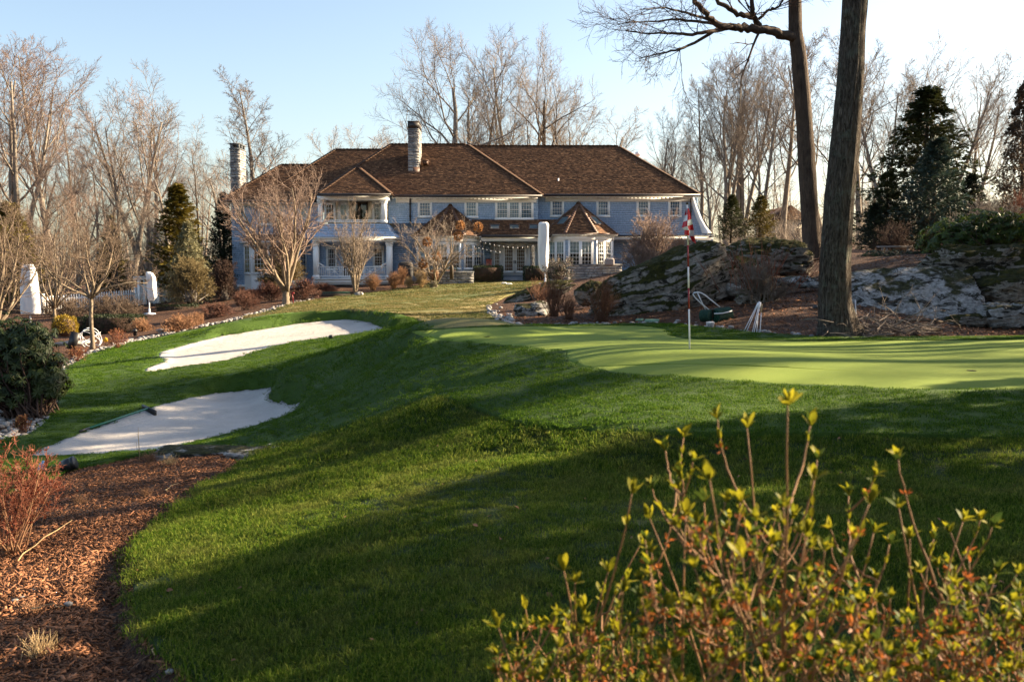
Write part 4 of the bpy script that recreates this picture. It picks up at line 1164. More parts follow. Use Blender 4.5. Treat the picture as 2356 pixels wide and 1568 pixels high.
# ================================================================ vegetation
def m_bark(name, c1, c2, c3=None, sc=6.0, stretch=6.0, bump=0.9, bd=0.04, lichen=None):
    t = NT(name); p = t.coord('Object')
    n = t.noise(t.mapping(p, (1, 1, 1.0 / stretch)), sc * 3, 5, 0.7, 0.6)
    n2 = t.noise(p, sc * 0.5, 3, 0.6)
    col = t.ramp(t.math('ADD', t.math('MULTIPLY', n, 0.65), t.math('MULTIPLY', n2, 0.35)), [(0.32, c1), (0.62, c2)])
    if lichen:
        l = t.ramp(t.noise(p, 5.0, 5, 0.7), [(0.55, 0.0), (0.68, 1.0)])
        col = t.mix(t.math('MULTIPLY', l, lichen[1]), col, lichen[0])
    t.color(col); t.bump(n, bump, bd)
    return t.set(0.9, 0.15)
m_bark('bark_tan', (0.11, 0.09, 0.072), (0.27, 0.235, 0.195))
m_bark('bark_grey', (0.12, 0.105, 0.095), (0.27, 0.245, 0.215))
m_bark('bark_brown', (0.028, 0.021, 0.016), (0.10, 0.074, 0.056))
m_bark('bark_maple', (0.10, 0.078, 0.055), (0.27, 0.215, 0.155))
simple('twig_tan', (0.19, 0.152, 0.122), 0.85, 0.1, var=0.25, coord='pos')
simple('twig_pink', (0.205, 0.148, 0.12), 0.85, 0.1, var=0.25, coord='pos')
simple('twig_grey', (0.20, 0.165, 0.14), 0.85, 0.1, var=0.25, coord='pos')
simple('twig_red', (0.20, 0.075, 0.045), 0.8, 0.15, var=0.35, coord='pos')
simple('twig_brown', (0.125, 0.092, 0.068), 0.85, 0.1, var=0.3, coord='pos')
simple('twig_barberry', (0.105, 0.055, 0.042), 0.85, 0.1, var=0.35, coord='pos')
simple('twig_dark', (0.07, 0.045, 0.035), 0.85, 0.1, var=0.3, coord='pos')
simple('twig_olive', (0.15, 0.115, 0.055), 0.85, 0.1, var=0.3, coord='pos')
simple('straw', (0.42, 0.30, 0.16), 0.85, 0.1, var=0.3, scale=8, coord='pos')
simple('straw_brown', (0.27, 0.15, 0.085), 0.85, 0.1, var=0.35, scale=8, coord='pos')
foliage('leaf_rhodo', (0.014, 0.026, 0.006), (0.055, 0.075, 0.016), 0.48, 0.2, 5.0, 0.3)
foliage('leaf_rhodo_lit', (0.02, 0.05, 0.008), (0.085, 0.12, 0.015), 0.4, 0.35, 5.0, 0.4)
foliage('leaf_box', (0.010, 0.020, 0.007), (0.035, 0.050, 0.014), 0.5, 0.15, 9.0)
foliage('leaf_yellow', (0.16, 0.12, 0.01), (0.36, 0.24, 0.02), 0.5, 0.3, 5.0)
foliage('leaf_barberry', (0.08, 0.025, 0.015), (0.20, 0.075, 0.04), 0.6, 0.3, 9.0)
foliage('leaf_dry', (0.18, 0.08, 0.03), (0.42, 0.22, 0.09), 0.7, 0.3, 9.0)
foliage('needle_spruce', (0.014, 0.024, 0.007), (0.062, 0.066, 0.014), 0.6, 0.12, 0.9)
foliage('needle_blue', (0.020, 0.038, 0.028), (0.060, 0.090, 0.065), 0.6, 0.12, 1.5)
foliage('needle_gold', (0.05, 0.046, 0.008), (0.19, 0.14, 0.02), 0.6, 0.15, 0.8)
foliage('needle_pale', (0.12, 0.12, 0.06), (0.28, 0.26, 0.15), 0.6, 0.15, 1.5)
foliage('needle_dark', (0.006, 0.014, 0.008), (0.022, 0.036, 0.014), 0.6, 0.1, 0.9)
foliage('needle_brown', (0.05, 0.034, 0.02), (0.13, 0.085, 0.05), 0.6, 0.2, 0.9)

def grow(rng, start, dirs, length, rad, levels):
    """level-wise vectorised branching; returns [(pts, radii, sides)] per level"""
    out = []
    pos = np.atleast_2d(np.asarray(start, float)); d = nrm(np.atleast_2d(dirs)); L = np.atleast_1d(np.asarray(length, float)); r = np.atleast_1d(np.asarray(rad, float))
    for li, lv in enumerate(levels):
        m = len(pos); n = lv['seg'] + 1
        P = np.empty((m, n, 3)); P[:, 0] = pos; cur = d.copy(); step = L / lv['seg']
        for s in range(1, n):
            cur = nrm(cur + rng.normal(size=(m, 3)) * lv['gnarl'] + np.array([0, 0, lv.get('up', 0.0)]))
            P[:, s] = P[:, s - 1] + cur * step[:, None]
        T = np.linspace(0, 1, n); rr = r[:, None] * (1 - (1 - lv.get('tip', .35)) * T[None] ** lv.get('tp', 1.0))
        out.append((P, rr, lv['k']))
        if li == len(levels) - 1: break
        c = lv['n']; t0 = lv.get('t0', .3); t1 = lv.get('t1', 1.0)
        t = t0 + (t1 - t0) * (np.arange(c)[None] + rng.uniform(0, 1, (m, c))) / c
        fi = np.clip(t * (n - 1), 0, n - 1.001); i = fi.astype(int); f = (fi - i)[..., None]
        mi = np.arange(m)[:, None]
        A, B = P[mi, i], P[mi, i + 1]; base = A * (1 - f) + B * f; tg = nrm(B - A)
        rh = rr[mi, i] * (1 - f[..., 0]) + rr[mi, i + 1] * f[..., 0]
        ref = np.where(np.abs(tg[..., 2:3]) > .9, np.array([1., 0, 0]), np.array([0, 0, 1.]))
        a = nrm(np.cross(tg, ref)); b = np.cross(tg, a)
        az = rng.uniform(0, 6.283, (m, 1)) + np.arange(c)[None] * 2.4 + rng.uniform(-.5, .5, (m, c))
        th = np.radians(rng.uniform(lv['ang'][0], lv['ang'][1], (m, c)))
        flat = lv.get('flat', 1.0)
        nd = tg * np.cos(th)[..., None] + (a * np.cos(az)[..., None] + b * (np.sin(az) * flat)[..., None]) * np.sin(th)[..., None]
        fall = lv.get('fall', .5); tt = (t - t0) / (1 - t0 + 1e-9)
        Lc = L[:, None] * rng.uniform(lv['len'][0], lv['len'][1], (m, c)) * np.maximum(1 - fall * tt, .02) ** lv.get('fpow', 1.0)
        rc = np.maximum(np.minimum(rh * .92, rh * lv.get('rr', .6)), lv.get('rmin', .004))
        pos, d, L, r = base.reshape(-1, 3), nrm(nd.reshape(-1, 3)), Lc.ravel(), rc.ravel()
    return out

def bare_tree_mesh(seed, kind):
    """trunk mesh and crown mesh of a leafless tree about 20 m tall standing at the origin"""
    rng = np.random.RandomState(seed)
    if kind == 'vase':        # forked, ascending limbs
        stems = 2 + (seed % 3 == 0)
        st = rng.normal(size=(stems, 3)) * .25; st[:, 2] = 0
        dr = np.column_stack([rng.normal(size=(stems, 2)) * .13, np.ones(stems)])
        lv = [dict(seg=9, gnarl=.05, up=.06, tip=.22, k=8, n=9, t0=.34, ang=(24, 52), len=(.36, .54), fall=.4, rr=.5),
              dict(seg=7, gnarl=.11, up=.10, tip=.25, k=5, n=8, t0=.2, ang=(22, 50), len=(.35, .55), fall=.45, rr=.5, rmin=.022),
              dict(seg=4, gnarl=.14, up=.08, tip=.4, k=3, n=7, t0=.15, ang=(22, 52), len=(.4, .6), fall=.4, rr=.5, rmin=.013),
              dict(seg=3, gnarl=.16, up=.06, tip=.45, k=3, n=6, t0=.1, ang=(20, 50), len=(.45, .7), fall=.4, rr=.55, rmin=.0065),
              dict(seg=1, gnarl=.18, up=.05, tip=.6, k=3)]
        g = grow(rng, st, dr, rng.uniform(15, 17.5, stems), rng.uniform(.24, .32, stems), lv)
    elif kind == 'tall':      # single straight bole, narrow crown
        lv = [dict(seg=12, gnarl=.035, up=.05, tip=.12, k=9, n=22, t0=.34, ang=(28, 58), len=(.22, .34), fall=.6, rr=.38),
              dict(seg=6, gnarl=.12, up=.12, tip=.25, k=5, n=8, t0=.2, ang=(25, 55), len=(.35, .55), fall=.4, rr=.5, rmin=.02),
              dict(seg=5, gnarl=.15, up=.08, tip=.4, k=4, n=7, t0=.15, ang=(22, 52), len=(.4, .6), fall=.4, rr=.5, rmin=.012),
              dict(seg=3, gnarl=.16, up=.05, tip=.5, k=3, n=5, t0=.15, ang=(22, 52), len=(.45, .65), fall=.3, rr=.6, rmin=.009),
              dict(seg=1, gnarl=.18, up=.05, tip=.6, k=3)]
        g = grow(rng, (0, 0, 0), (rng.normal() * .03, rng.normal() * .03, 1), 19.5, .34, lv)
    elif kind == 'oak':       # spreading gnarled limbs
        lv = [dict(seg=8, gnarl=.06, up=.05, tip=.25, k=9, n=12, t0=.3, ang=(30, 62), len=(.45, .65), fall=.3, rr=.45),
              dict(seg=8, gnarl=.16, up=.09, tip=.15, k=6, n=9, t0=.2, ang=(25, 52), len=(.34, .52), fall=.35, rr=.45, rmin=.02),
              dict(seg=5, gnarl=.17, up=.08, tip=.35, k=3, n=8, t0=.15, ang=(22, 50), len=(.42, .65), fall=.4, rr=.5, rmin=.011),
              dict(seg=3, gnarl=.18, up=.06, tip=.45, k=3, n=6, t0=.1, ang=(20, 50), len=(.45, .7), fall=.4, rr=.55, rmin=.0065),
              dict(seg=1, gnarl=.2, up=.05, tip=.6, k=3)]
        g = grow(rng, (0, 0, 0), (rng.normal() * .06, rng.normal() * .06, 1), 14.5, .45, lv)
    else:                     # slender, crown only near the top
        lv = [dict(seg=12, gnarl=.05, up=.05, tip=.2, k=7, n=12, t0=.58, ang=(25, 60), len=(.2, .34), fall=.3, rr=.5),
              dict(seg=6, gnarl=.16, up=.06, tip=.3, k=4, n=7, t0=.2, ang=(28, 60), len=(.38, .6), fall=.4, rr=.5, rmin=.018),
              dict(seg=4, gnarl=.18, up=.05, tip=.4, k=3, n=6, t0=.15, ang=(25, 55), len=(.4, .65), fall=.4, rr=.55, rmin=.011),
              dict(seg=3, gnarl=.2, up=.04, tip=.5, k=3, n=5, t0=.1, ang=(25, 55), len=(.5, .7), fall=.3, rr=.6, rmin=.008),
              dict(seg=1, gnarl=.2, up=.03, tip=.6, k=3)]
        g = grow(rng, (0, 0, 0), (rng.normal() * .04, rng.normal() * .04, 1), 17.5, .22, lv)
    tr = MB(); cr = MB()
    P, rr, k = g[0]
    rr = rr.copy(); rr[:, 0] *= 1.35
    tr.tubes(P, rr, k); tr.tubes(*g[1])
    for x in g[2:]: cr.tubes(*x, cap=False)
    top = max(x[0][..., 2].max() for x in g)
    s = 20.0 / top
    for mb in (tr, cr): mb.v = [v * s for v in mb.v]
    return tr.mesh('trunk', True), cr.mesh('crown', False)

TREE_SRC = {}
def tree_src(kind, seed, bark, twig):
    key = (kind, seed)
    if key not in TREE_SRC: TREE_SRC[key] = bare_tree_mesh(seed, kind)
    return TREE_SRC[key]

def shared(name, me, mat, parent):
    """object on shared mesh data with a material of its own"""
    if not me.materials: me.materials.append(mat)
    o = bpy.data.objects.new(name, me); COL.objects.link(o); o.parent = parent
    o.material_slots[0].link = 'OBJECT'; o.material_slots[0].material = mat
    return o

def place_tree(px, pytop, Y, kind, seed, bark, twig, label, group=None, rot=None, wide=1.0, loc=None, H=None, name='bare_tree'):
    if loc is None:
        x = hx(px, Y); z = float(hf(np.array([[x, Y]]))[0]) - .15; loc = (x, Y, z); H = hz(pytop, Y) - z
    e = thing(name, label, 'tree', loc, group)
    tm, cm = tree_src(kind, seed, bark, twig)
    s = H / 20.0
    e.rotation_euler = (0, 0, rot if rot is not None else (px * 0.37) % 6.283); e.scale = (s * wide, s * wide, s)
    shared('trunk', tm, MATS[bark], e); shared('crown', cm, MATS[twig], e)
    return e

LEAF2 = (np.array([(0, 0, 0), (.17, .5, .035), (0, 1, -.05), (-.17, .5, .035)]), np.array([(0, 1, 2), (0, 2, 3)]))
LEAF4 = (np.array([(0, 0, 0), (.15, .32, .03), (.16, .66, .02), (0, 1, -.08), (-.16, .66, .02), (-.15, .32, .03), (0, .5, -.01)]), np.array([(0, 1, 6), (1, 2, 6), (2, 3, 6), (3, 4, 6), (4, 5, 6), (5, 0, 6)]))
SPRAY = (np.array([(0, 0, 0), (.05, .35, .02), (.30, .42, -.02), (.06, .55, .03), (.26, .72, -.02), (.04, .78, .02), (0, 1.05, -.02), (-.04, .78, .02), (-.26, .70, -.02), (-.06, .55, .03), (-.30, .45, -.02), (-.05, .35, .02)]),
         np.array([(0, 1, 11), (1, 2, 3), (1, 3, 9), (1, 9, 11), (3, 4, 5), (3, 5, 7), (3, 7, 9), (5, 6, 7), (7, 8, 9), (9, 10, 11)]))

def conifer_mesh(seed, H, Rb, n_br=110, per=9, spr=7, size=.34, droop=-.05, ang=(72, 100), t0=.04, shape=1.0, up=.0, fpow=.8):
    rng = np.random.RandomState(seed)
    lv = [dict(seg=14, gnarl=.012, up=.02, tip=.08, k=7, n=n_br, t0=t0, ang=ang, len=(Rb / H * .8, Rb / H * 1.1), fall=.96 * shape, fpow=fpow, rr=.16, rmin=.012),
          dict(seg=6, gnarl=.06, up=droop, tip=.3, k=4, n=per, t0=.15, ang=(30, 62), len=(.3, .5), fall=.55, rr=.5, rmin=.006, flat=.45),
          dict(seg=3, gnarl=.1, up=droop, tip=.5, k=3)]
    g = grow(rng, (0, 0, 0), (0, 0, 1), H, H * .018 + .05, lv)
    tr = MB(); tr.tubes(*g[0]); tr.tubes(*g[1])
    fo = MB()
    for (P, rr, k), cnt in ((g[1], spr + 2), (g[2], spr)):
        m, n, _ = P.shape
        t = rng.uniform(.1, 1.0, (m, cnt)); fi = np.clip(t * (n - 1), 0, n - 1.001); i = fi.astype(int); f = (fi - i)[..., None]; mi = np.arange(m)[:, None]
        A, B = P[mi, i], P[mi, i + 1]; base = (A * (1 - f) + B * f).reshape(-1, 3); tg = nrm(B - A).reshape(-1, 3)
        d = nrm(tg + rng.normal(size=tg.shape) * .55 + np.array([0, 0, droop * 1.5])); upv = nrm(np.array([0, 0, 1.]) + rng.normal(size=tg.shape) * .5)
        fo.leaves(base, d, upv, SPRAY[0], SPRAY[1], size * rng.uniform(.55, 1.2, len(base)))
    return tr.mesh('trunk', True), fo.mesh('crown', False)

def place_pair(meshes, mats, name, label, cat, loc, rot=0.0, scale=1.0, group=None, parts=('trunk', 'crown')):
    e = thing(name, label, cat, loc, group); e.rotation_euler = (0, 0, rot); e.scale = (scale,) * 3 if not hasattr(scale, '__len__') else scale
    for nm, me, mt in zip(parts, meshes, mats):
        shared(nm, me, MATS[mt], e)
    return e

def gz(px, py):
    return cast([px], [py], hf0)[0]

def onground(x, y):
    return float(hf(np.array([[x, y]]))[0])

def bush_levels(fine=1.0, gn=.1, r2=.006, r3=.004):
    return [dict(seg=6, gnarl=gn, up=.04, tip=.35, k=5, n=int(7 * fine), t0=.3, ang=(20, 48), len=(.38, .6), fall=.35, rr=.55, rmin=r2),
            dict(seg=4, gnarl=gn * 1.3, up=.05, tip=.4, k=3, n=int(6 * fine), t0=.2, ang=(20, 50), len=(.35, .6), fall=.35, rr=.55, rmin=r3),
            dict(seg=2, gnarl=gn * 1.5, up=.05, tip=.5, k=3, n=int(5 * fine), t0=.15, ang=(20, 50), len=(.4, .6), fall=.3, rr=.6, rmin=r3),
            dict(seg=1, gnarl=gn * 1.5, up=.04, tip=.6, k=3)]

SHRUB = {}
def dome_shrub(name, label, loc, rx, ry, h, stems, mats, seed, fine=1.0, rad=.02, leaf=None, nleaf=0, lsize=.05, group=None, lowang=8, levels=None, cat='shrub', gn=.1, r2=.007, r3=.0045, proto=None):
    """leafless (or sparsely leaved) mound: stems fan out of the base to an ellipsoid"""
    if proto and proto in SHRUB:
        src, x0, y0, h0 = SHRUB[proto]; e = copy_tree(src, loc, seed * 1.7, (rx / x0, ry / y0, h / h0)); e.name = name; tag(e, label, cat, group)
        for c in e.children:
            if c.name.split('.')[0] in ('stems', 'twigs'):
                c.material_slots[0].link = 'OBJECT'; c.material_slots[0].material = MATS[mats[0] if c.name.startswith('stems') else mats[1]]
        return e
    rng = np.random.RandomState(seed)
    az = rng.uniform(0, 6.283, stems); el = np.radians(rng.uniform(lowang, 90, stems)) ; 
    d = np.column_stack([np.cos(az) * np.cos(el), np.sin(az) * np.cos(el), np.sin(el)])
    L = 1.0 / np.sqrt((d[:, 0] / rx) ** 2 + (d[:, 1] / ry) ** 2 + (d[:, 2] / h) ** 2)
    st = np.column_stack([rng.normal(size=stems) * rx * .1, rng.normal(size=stems) * ry * .1, np.zeros(stems)]) + np.asarray(loc, float)
    g = grow(rng, st, d, L * .78, np.full(stems, rad), levels or bush_levels(fine, gn, r2, r3))
    e = thing(name, label, cat, loc, group)
    s = MB(); s.tubes(*g[0]); s.build('stems', MATS[mats[0]], e, True)
    t = MB()
    for x in g[1:]: t.tubes(*x, cap=False)
    stuff(t.build('twigs', MATS[mats[1]], e))
    if leaf:
        P = g[-1][0]; n = len(P); pick = rng.randint(0, n, nleaf); q = rng.randint(0, P.shape[1], nleaf)
        b = P[pick, q]; f = MB(); f.leaves(b, rng.normal(size=(nleaf, 3)), rng.normal(size=(nleaf, 3)), LEAF2[0] * [1.6, 1, 1], LEAF2[1], lsize * rng.uniform(.5, 1.2, nleaf))
        stuff(f.build('dry_leaves', MATS[leaf], e))
    if proto: SHRUB[proto] = (e, rx, ry, h)
    return e

def leafy_mass(mb, rng, n, sampler, size, tmpl=LEAF2, upbias=.3):
    p, nrm_ = sampler(n)
    d = nrm(nrm_ + rng.normal(size=p.shape) * .8 + [0, 0, upbias]); u = nrm(nrm_ + rng.normal(size=p.shape) * .6)
    mb.leaves(p, d, u, tmpl[0], tmpl[1], size * rng.uniform(.6, 1.25, n))

def ellip_sampler(rng, c, r, depth=.15, low=-.4):
    def f(n):
        v = nrm(rng.normal(size=(n * 2, 3))); v = v[v[:, 2] > low][:n]
        k = 1 - depth * rng.uniform(0, 1, (len(v), 1)) ** 1.5 + .04 * rng.normal(size=(len(v), 1))
        lump = 1 + .08 * np.sin(v[:, :1] * 7 + 1) * np.cos(v[:, 1:2] * 6) + .05 * np.sin(v[:, 2:3] * 11)
        return np.asarray(c) + v * np.asarray(r) * k * lump, nrm(v / np.asarray(r))
    return f

def box_sampler(rng, x0, x1, y0, y1, z0, z1, depth=.08):
    def f(n):
        A = [(x1 - x0) * (z1 - z0), (x1 - x0) * (y1 - y0), (y1 - y0) * (z1 - z0), (y1 - y0) * (z1 - z0)]
        A = np.array(A) / sum(A); k = rng.choice(4, n, p=A); u, v = rng.uniform(0, 1, n), rng.uniform(0, 1, n)
        p = np.empty((n, 3)); nn = np.zeros((n, 3)); D = depth * rng.uniform(-.4, 1, n)
        for i in range(4):
            m = k == i
            if i == 0: p[m] = np.column_stack([x0 + (x1 - x0) * u, y0 + D, z0 + (z1 - z0) * v])[m]; nn[m] = (0, -1, 0)
            if i == 1: p[m] = np.column_stack([x0 + (x1 - x0) * u, y0 + (y1 - y0) * v, z1 - D])[m]; nn[m] = (0, 0, 1)
            if i == 2: p[m] = np.column_stack([x0 + D, y0 + (y1 - y0) * u, z0 + (z1 - z0) * v])[m]; nn[m] = (-1, 0, 0)
            if i == 3: p[m] = np.column_stack([x1 - D, y0 + (y1 - y0) * u, z0 + (z1 - z0) * v])[m]; nn[m] = (1, 0, 0)
        return p, nn
    return f

def clipped(name, label, kind, args, n, size, leafmat, loc, seed, group=None, cat='hedge'):
    rng = np.random.RandomState(seed)
    e = thing(name, label, cat, loc, group)
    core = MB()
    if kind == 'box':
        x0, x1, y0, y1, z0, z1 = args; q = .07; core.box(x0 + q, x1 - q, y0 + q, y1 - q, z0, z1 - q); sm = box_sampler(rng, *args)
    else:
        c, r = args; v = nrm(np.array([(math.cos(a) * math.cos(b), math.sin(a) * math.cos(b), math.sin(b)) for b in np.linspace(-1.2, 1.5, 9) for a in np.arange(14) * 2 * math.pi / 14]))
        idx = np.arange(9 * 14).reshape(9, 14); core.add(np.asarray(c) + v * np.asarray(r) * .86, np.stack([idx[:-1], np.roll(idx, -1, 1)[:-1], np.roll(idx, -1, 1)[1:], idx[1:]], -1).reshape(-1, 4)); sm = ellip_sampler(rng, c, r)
    core.build('inner_twigs', MATS['twig_dark'], e)  # solid dark hull stands in for the shade inside the foliage
    f = MB(); leafy_mass(f, rng, n, sm, size); stuff(f.build('foliage', MATS[leafmat], e))
    return e

def rhodo(name, label, loc, blobs, leaves_per, lsize, mat, seed, group=None):
    """rhododendron: stems to whorls of long drooping leaves over several rounded masses"""
    rng = np.random.RandomState(seed); e = thing(name, label, 'shrub', loc, group)
    st = MB(); f = MB()
    for (c, r) in blobs:
        c = np.asarray(c, float); r = np.asarray(r, float)
        nw = int(leaves_per)
        v = nrm(rng.normal(size=(nw * 2, 3))); v = v[v[:, 2] > -.55][:nw]
        tip = c + v * r * (rng.uniform(.45, 1.0, (len(v), 1)) + .22 * n3(v, 2.2, seed)[:, None])
        m = len(tip); k = 9
        az = np.arange(k)[None] * 2 * math.pi / k + rng.uniform(0, 6, (m, 1)); ax = nrm(v + [0, 0, .5])
        a = nrm(np.cross(ax, [0.3, .9, .1])); b = np.cross(ax, a)
        d = a[:, None] * np.cos(az)[..., None] + b[:, None] * np.sin(az)[..., None] + ax[:, None] * rng.uniform(-.55, .35, (m, k, 1)) + np.array([0, 0, -.45])
        f.leaves(np.repeat(tip, k, 0), d.reshape(-1, 3), np.repeat(ax, k, 0), LEAF2[0] * [.85, 1, 1], LEAF2[1], lsize * rng.uniform(.7, 1.15, m * k))
        ns = min(60, m); base = np.asarray(loc) + rng.normal(size=(ns, 3)) * r * [.25, .25, 0]
        tt = np.linspace(0, 1, 5)[None, :, None]; pts = base[:, None] * (1 - tt) + tip[:ns, None] * tt + rng.normal(size=(ns, 5, 3)) * .04
        st.tubes(pts, np.linspace(.022, .006, 5)[None].repeat(ns, 0), 4, cap=False)
    st.build('stems', MATS['twig_dark'], e); stuff(f.build('foliage', MATS[mat], e))
    return e

# ---------------------------------------------------------------- rock
_P3 = np.random.RandomState(4).uniform(-1, 1, (32, 32, 32))
def n3(p, s, seed=0):
    p = np.asarray(p, float) * s + seed * 3.7; i = np.floor(p).astype(int); f = p - i; f = f * f * (3 - 2 * f); o = 0
    for a in (0, 1):
        for b in (0, 1):
            for c in (0, 1):
                o = o + _P3[(i[:, 0] + a) % 32, (i[:, 1] + b) % 32, (i[:, 2] + c) % 32] * np.abs(1 - a - f[:, 0]) * np.abs(1 - b - f[:, 1]) * np.abs(1 - c - f[:, 2])
    return o

def m_rock(name, pale=(0.27, 0.24, 0.205), moss=(0.035, 0.036, 0.008), amt=1.0, mdir=-.05):
    t = NT(name); p = t.pos()
    n1 = t.noise(p, 1.7, 6, 0.65, .4); n2 = t.noise(p, 9, 5, 0.7); n4 = t.noise(t.mapping(p, (1, 1, 2.4), (0.3, 0.2, 0)), 2.6, 5, .7, 1.0)
    col = t.ramp(n2, [(0.3, tuple(x * .35 for x in pale)), (0.52, pale), (0.75, tuple(min(1, x * 1.55) for x in pale))])
    col = t.mix(t.ramp(n4, [(0.51, 0.0), (0.58, 1.0)]), col, (0.026, 0.023, 0.018))
    lich = t.ramp(t.noise(p, 3.4, 4, .6), [(0.60, 0.0), (0.66, 1.0)])
    col = t.mix(t.math('MULTIPLY', lich, .4), col, (0.30, 0.31, 0.29))
    g = t.n('ShaderNodeNewGeometry'); sx = t.n('ShaderNodeSeparateXYZ'); t.l(g.outputs['Normal'], sx.inputs[0])
    mf = t.math('ADD', t.math('MULTIPLY', sx.outputs['Z'], .42), n1)
    mf = t.ramp(mf, [(.70 + mdir, 0.0), (.80 + mdir, amt)])
    mc = t.ramp(n2, [(.3, (0.012, 0.012, 0.005)), (.55, moss), (.75, (0.10, 0.075, 0.014))])
    col = t.mix(mf, col, mc)
    t.color(col)
    t.bump(t.math('ADD', t.math('MULTIPLY', n2, .6), t.math('MULTIPLY', n4, 1.1)), .9, .10)
    return t.set(.92, .15)
m_rock('rock_moss', mdir=-.10); m_rock('rock_pale', (0.34, 0.325, 0.305), amt=.95, mdir=.10)

def rock_mesh(c, r, seed, nu=56, nv=36, rough=.22, rot=0.0, cuts=(), p=2.6, tilt=0.0):
    u = np.arange(nu) * 2 * math.pi / nu; v = np.linspace(-math.pi / 2, math.pi / 2, nv)
    U, Vv = np.meshgrid(u, v)
    d = np.stack([np.cos(U) * np.cos(Vv), np.sin(U) * np.cos(Vv), np.sin(Vv)], -1).reshape(-1, 3)
    k = (np.abs(d) ** p).sum(1) ** (-1 / p)
    q = d * k[:, None]
    q = q * (1 + rough * (n3(d, 1.3, seed) + .55 * n3(d, 2.9, seed + 1) + .35 * np.abs(n3(d, 6.1, seed + 2)) + .2 * n3(d, 13, seed + 3) + .12 * n3(d, 25, seed + 5)))[:, None]
    for (nx, ny, nz_, dd) in cuts:
        n_ = nrm((nx, ny, nz_)); h = q @ n_ - dd; q = q - np.where(h > 0, h * .88, 0)[:, None] * n_
    q = q * (1 + .35 * rough * (.5 * n3(d, 4.3, seed + 7) + .35 * np.abs(n3(d, 9.7, seed + 8)) + .25 * n3(d, 19, seed + 9)))[:, None]
    sa = nrm((.25, -.35, 1.0)); ph = (q @ sa) * 4.2 + .8 * n3(d, 2.0, seed + 11); q = q * (1 + .28 * rough * ((ph - np.floor(ph)) - .5))[:, None]
    sa = nrm((1.0, .35, -.3)); ph = (q @ sa) * 2.6 + .9 * n3(d, 1.7, seed + 12); q = q * (1 + .22 * rough * ((ph - np.floor(ph)) - .5))[:, None]
    q = q * np.asarray(r)
    ct, s_ = math.cos(tilt), math.sin(tilt); q = np.stack([q[:, 0] * ct - q[:, 2] * s_, q[:, 1], q[:, 0] * s_ + q[:, 2] * ct], 1)
    ct, s_ = math.cos(rot), math.sin(rot); q = np.stack([q[:, 0] * ct - q[:, 1] * s_, q[:, 0] * s_ + q[:, 1] * ct, q[:, 2]], 1) + np.asarray(c)
    idx = np.arange(nu * nv).reshape(nv, nu)
    mb = MB(); mb.add(q, np.stack([idx[:-1], np.roll(idx, -1, 1)[:-1], np.roll(idx, -1, 1)[1:], idx[1:]], -1).reshape(-1, 4))
    return mb
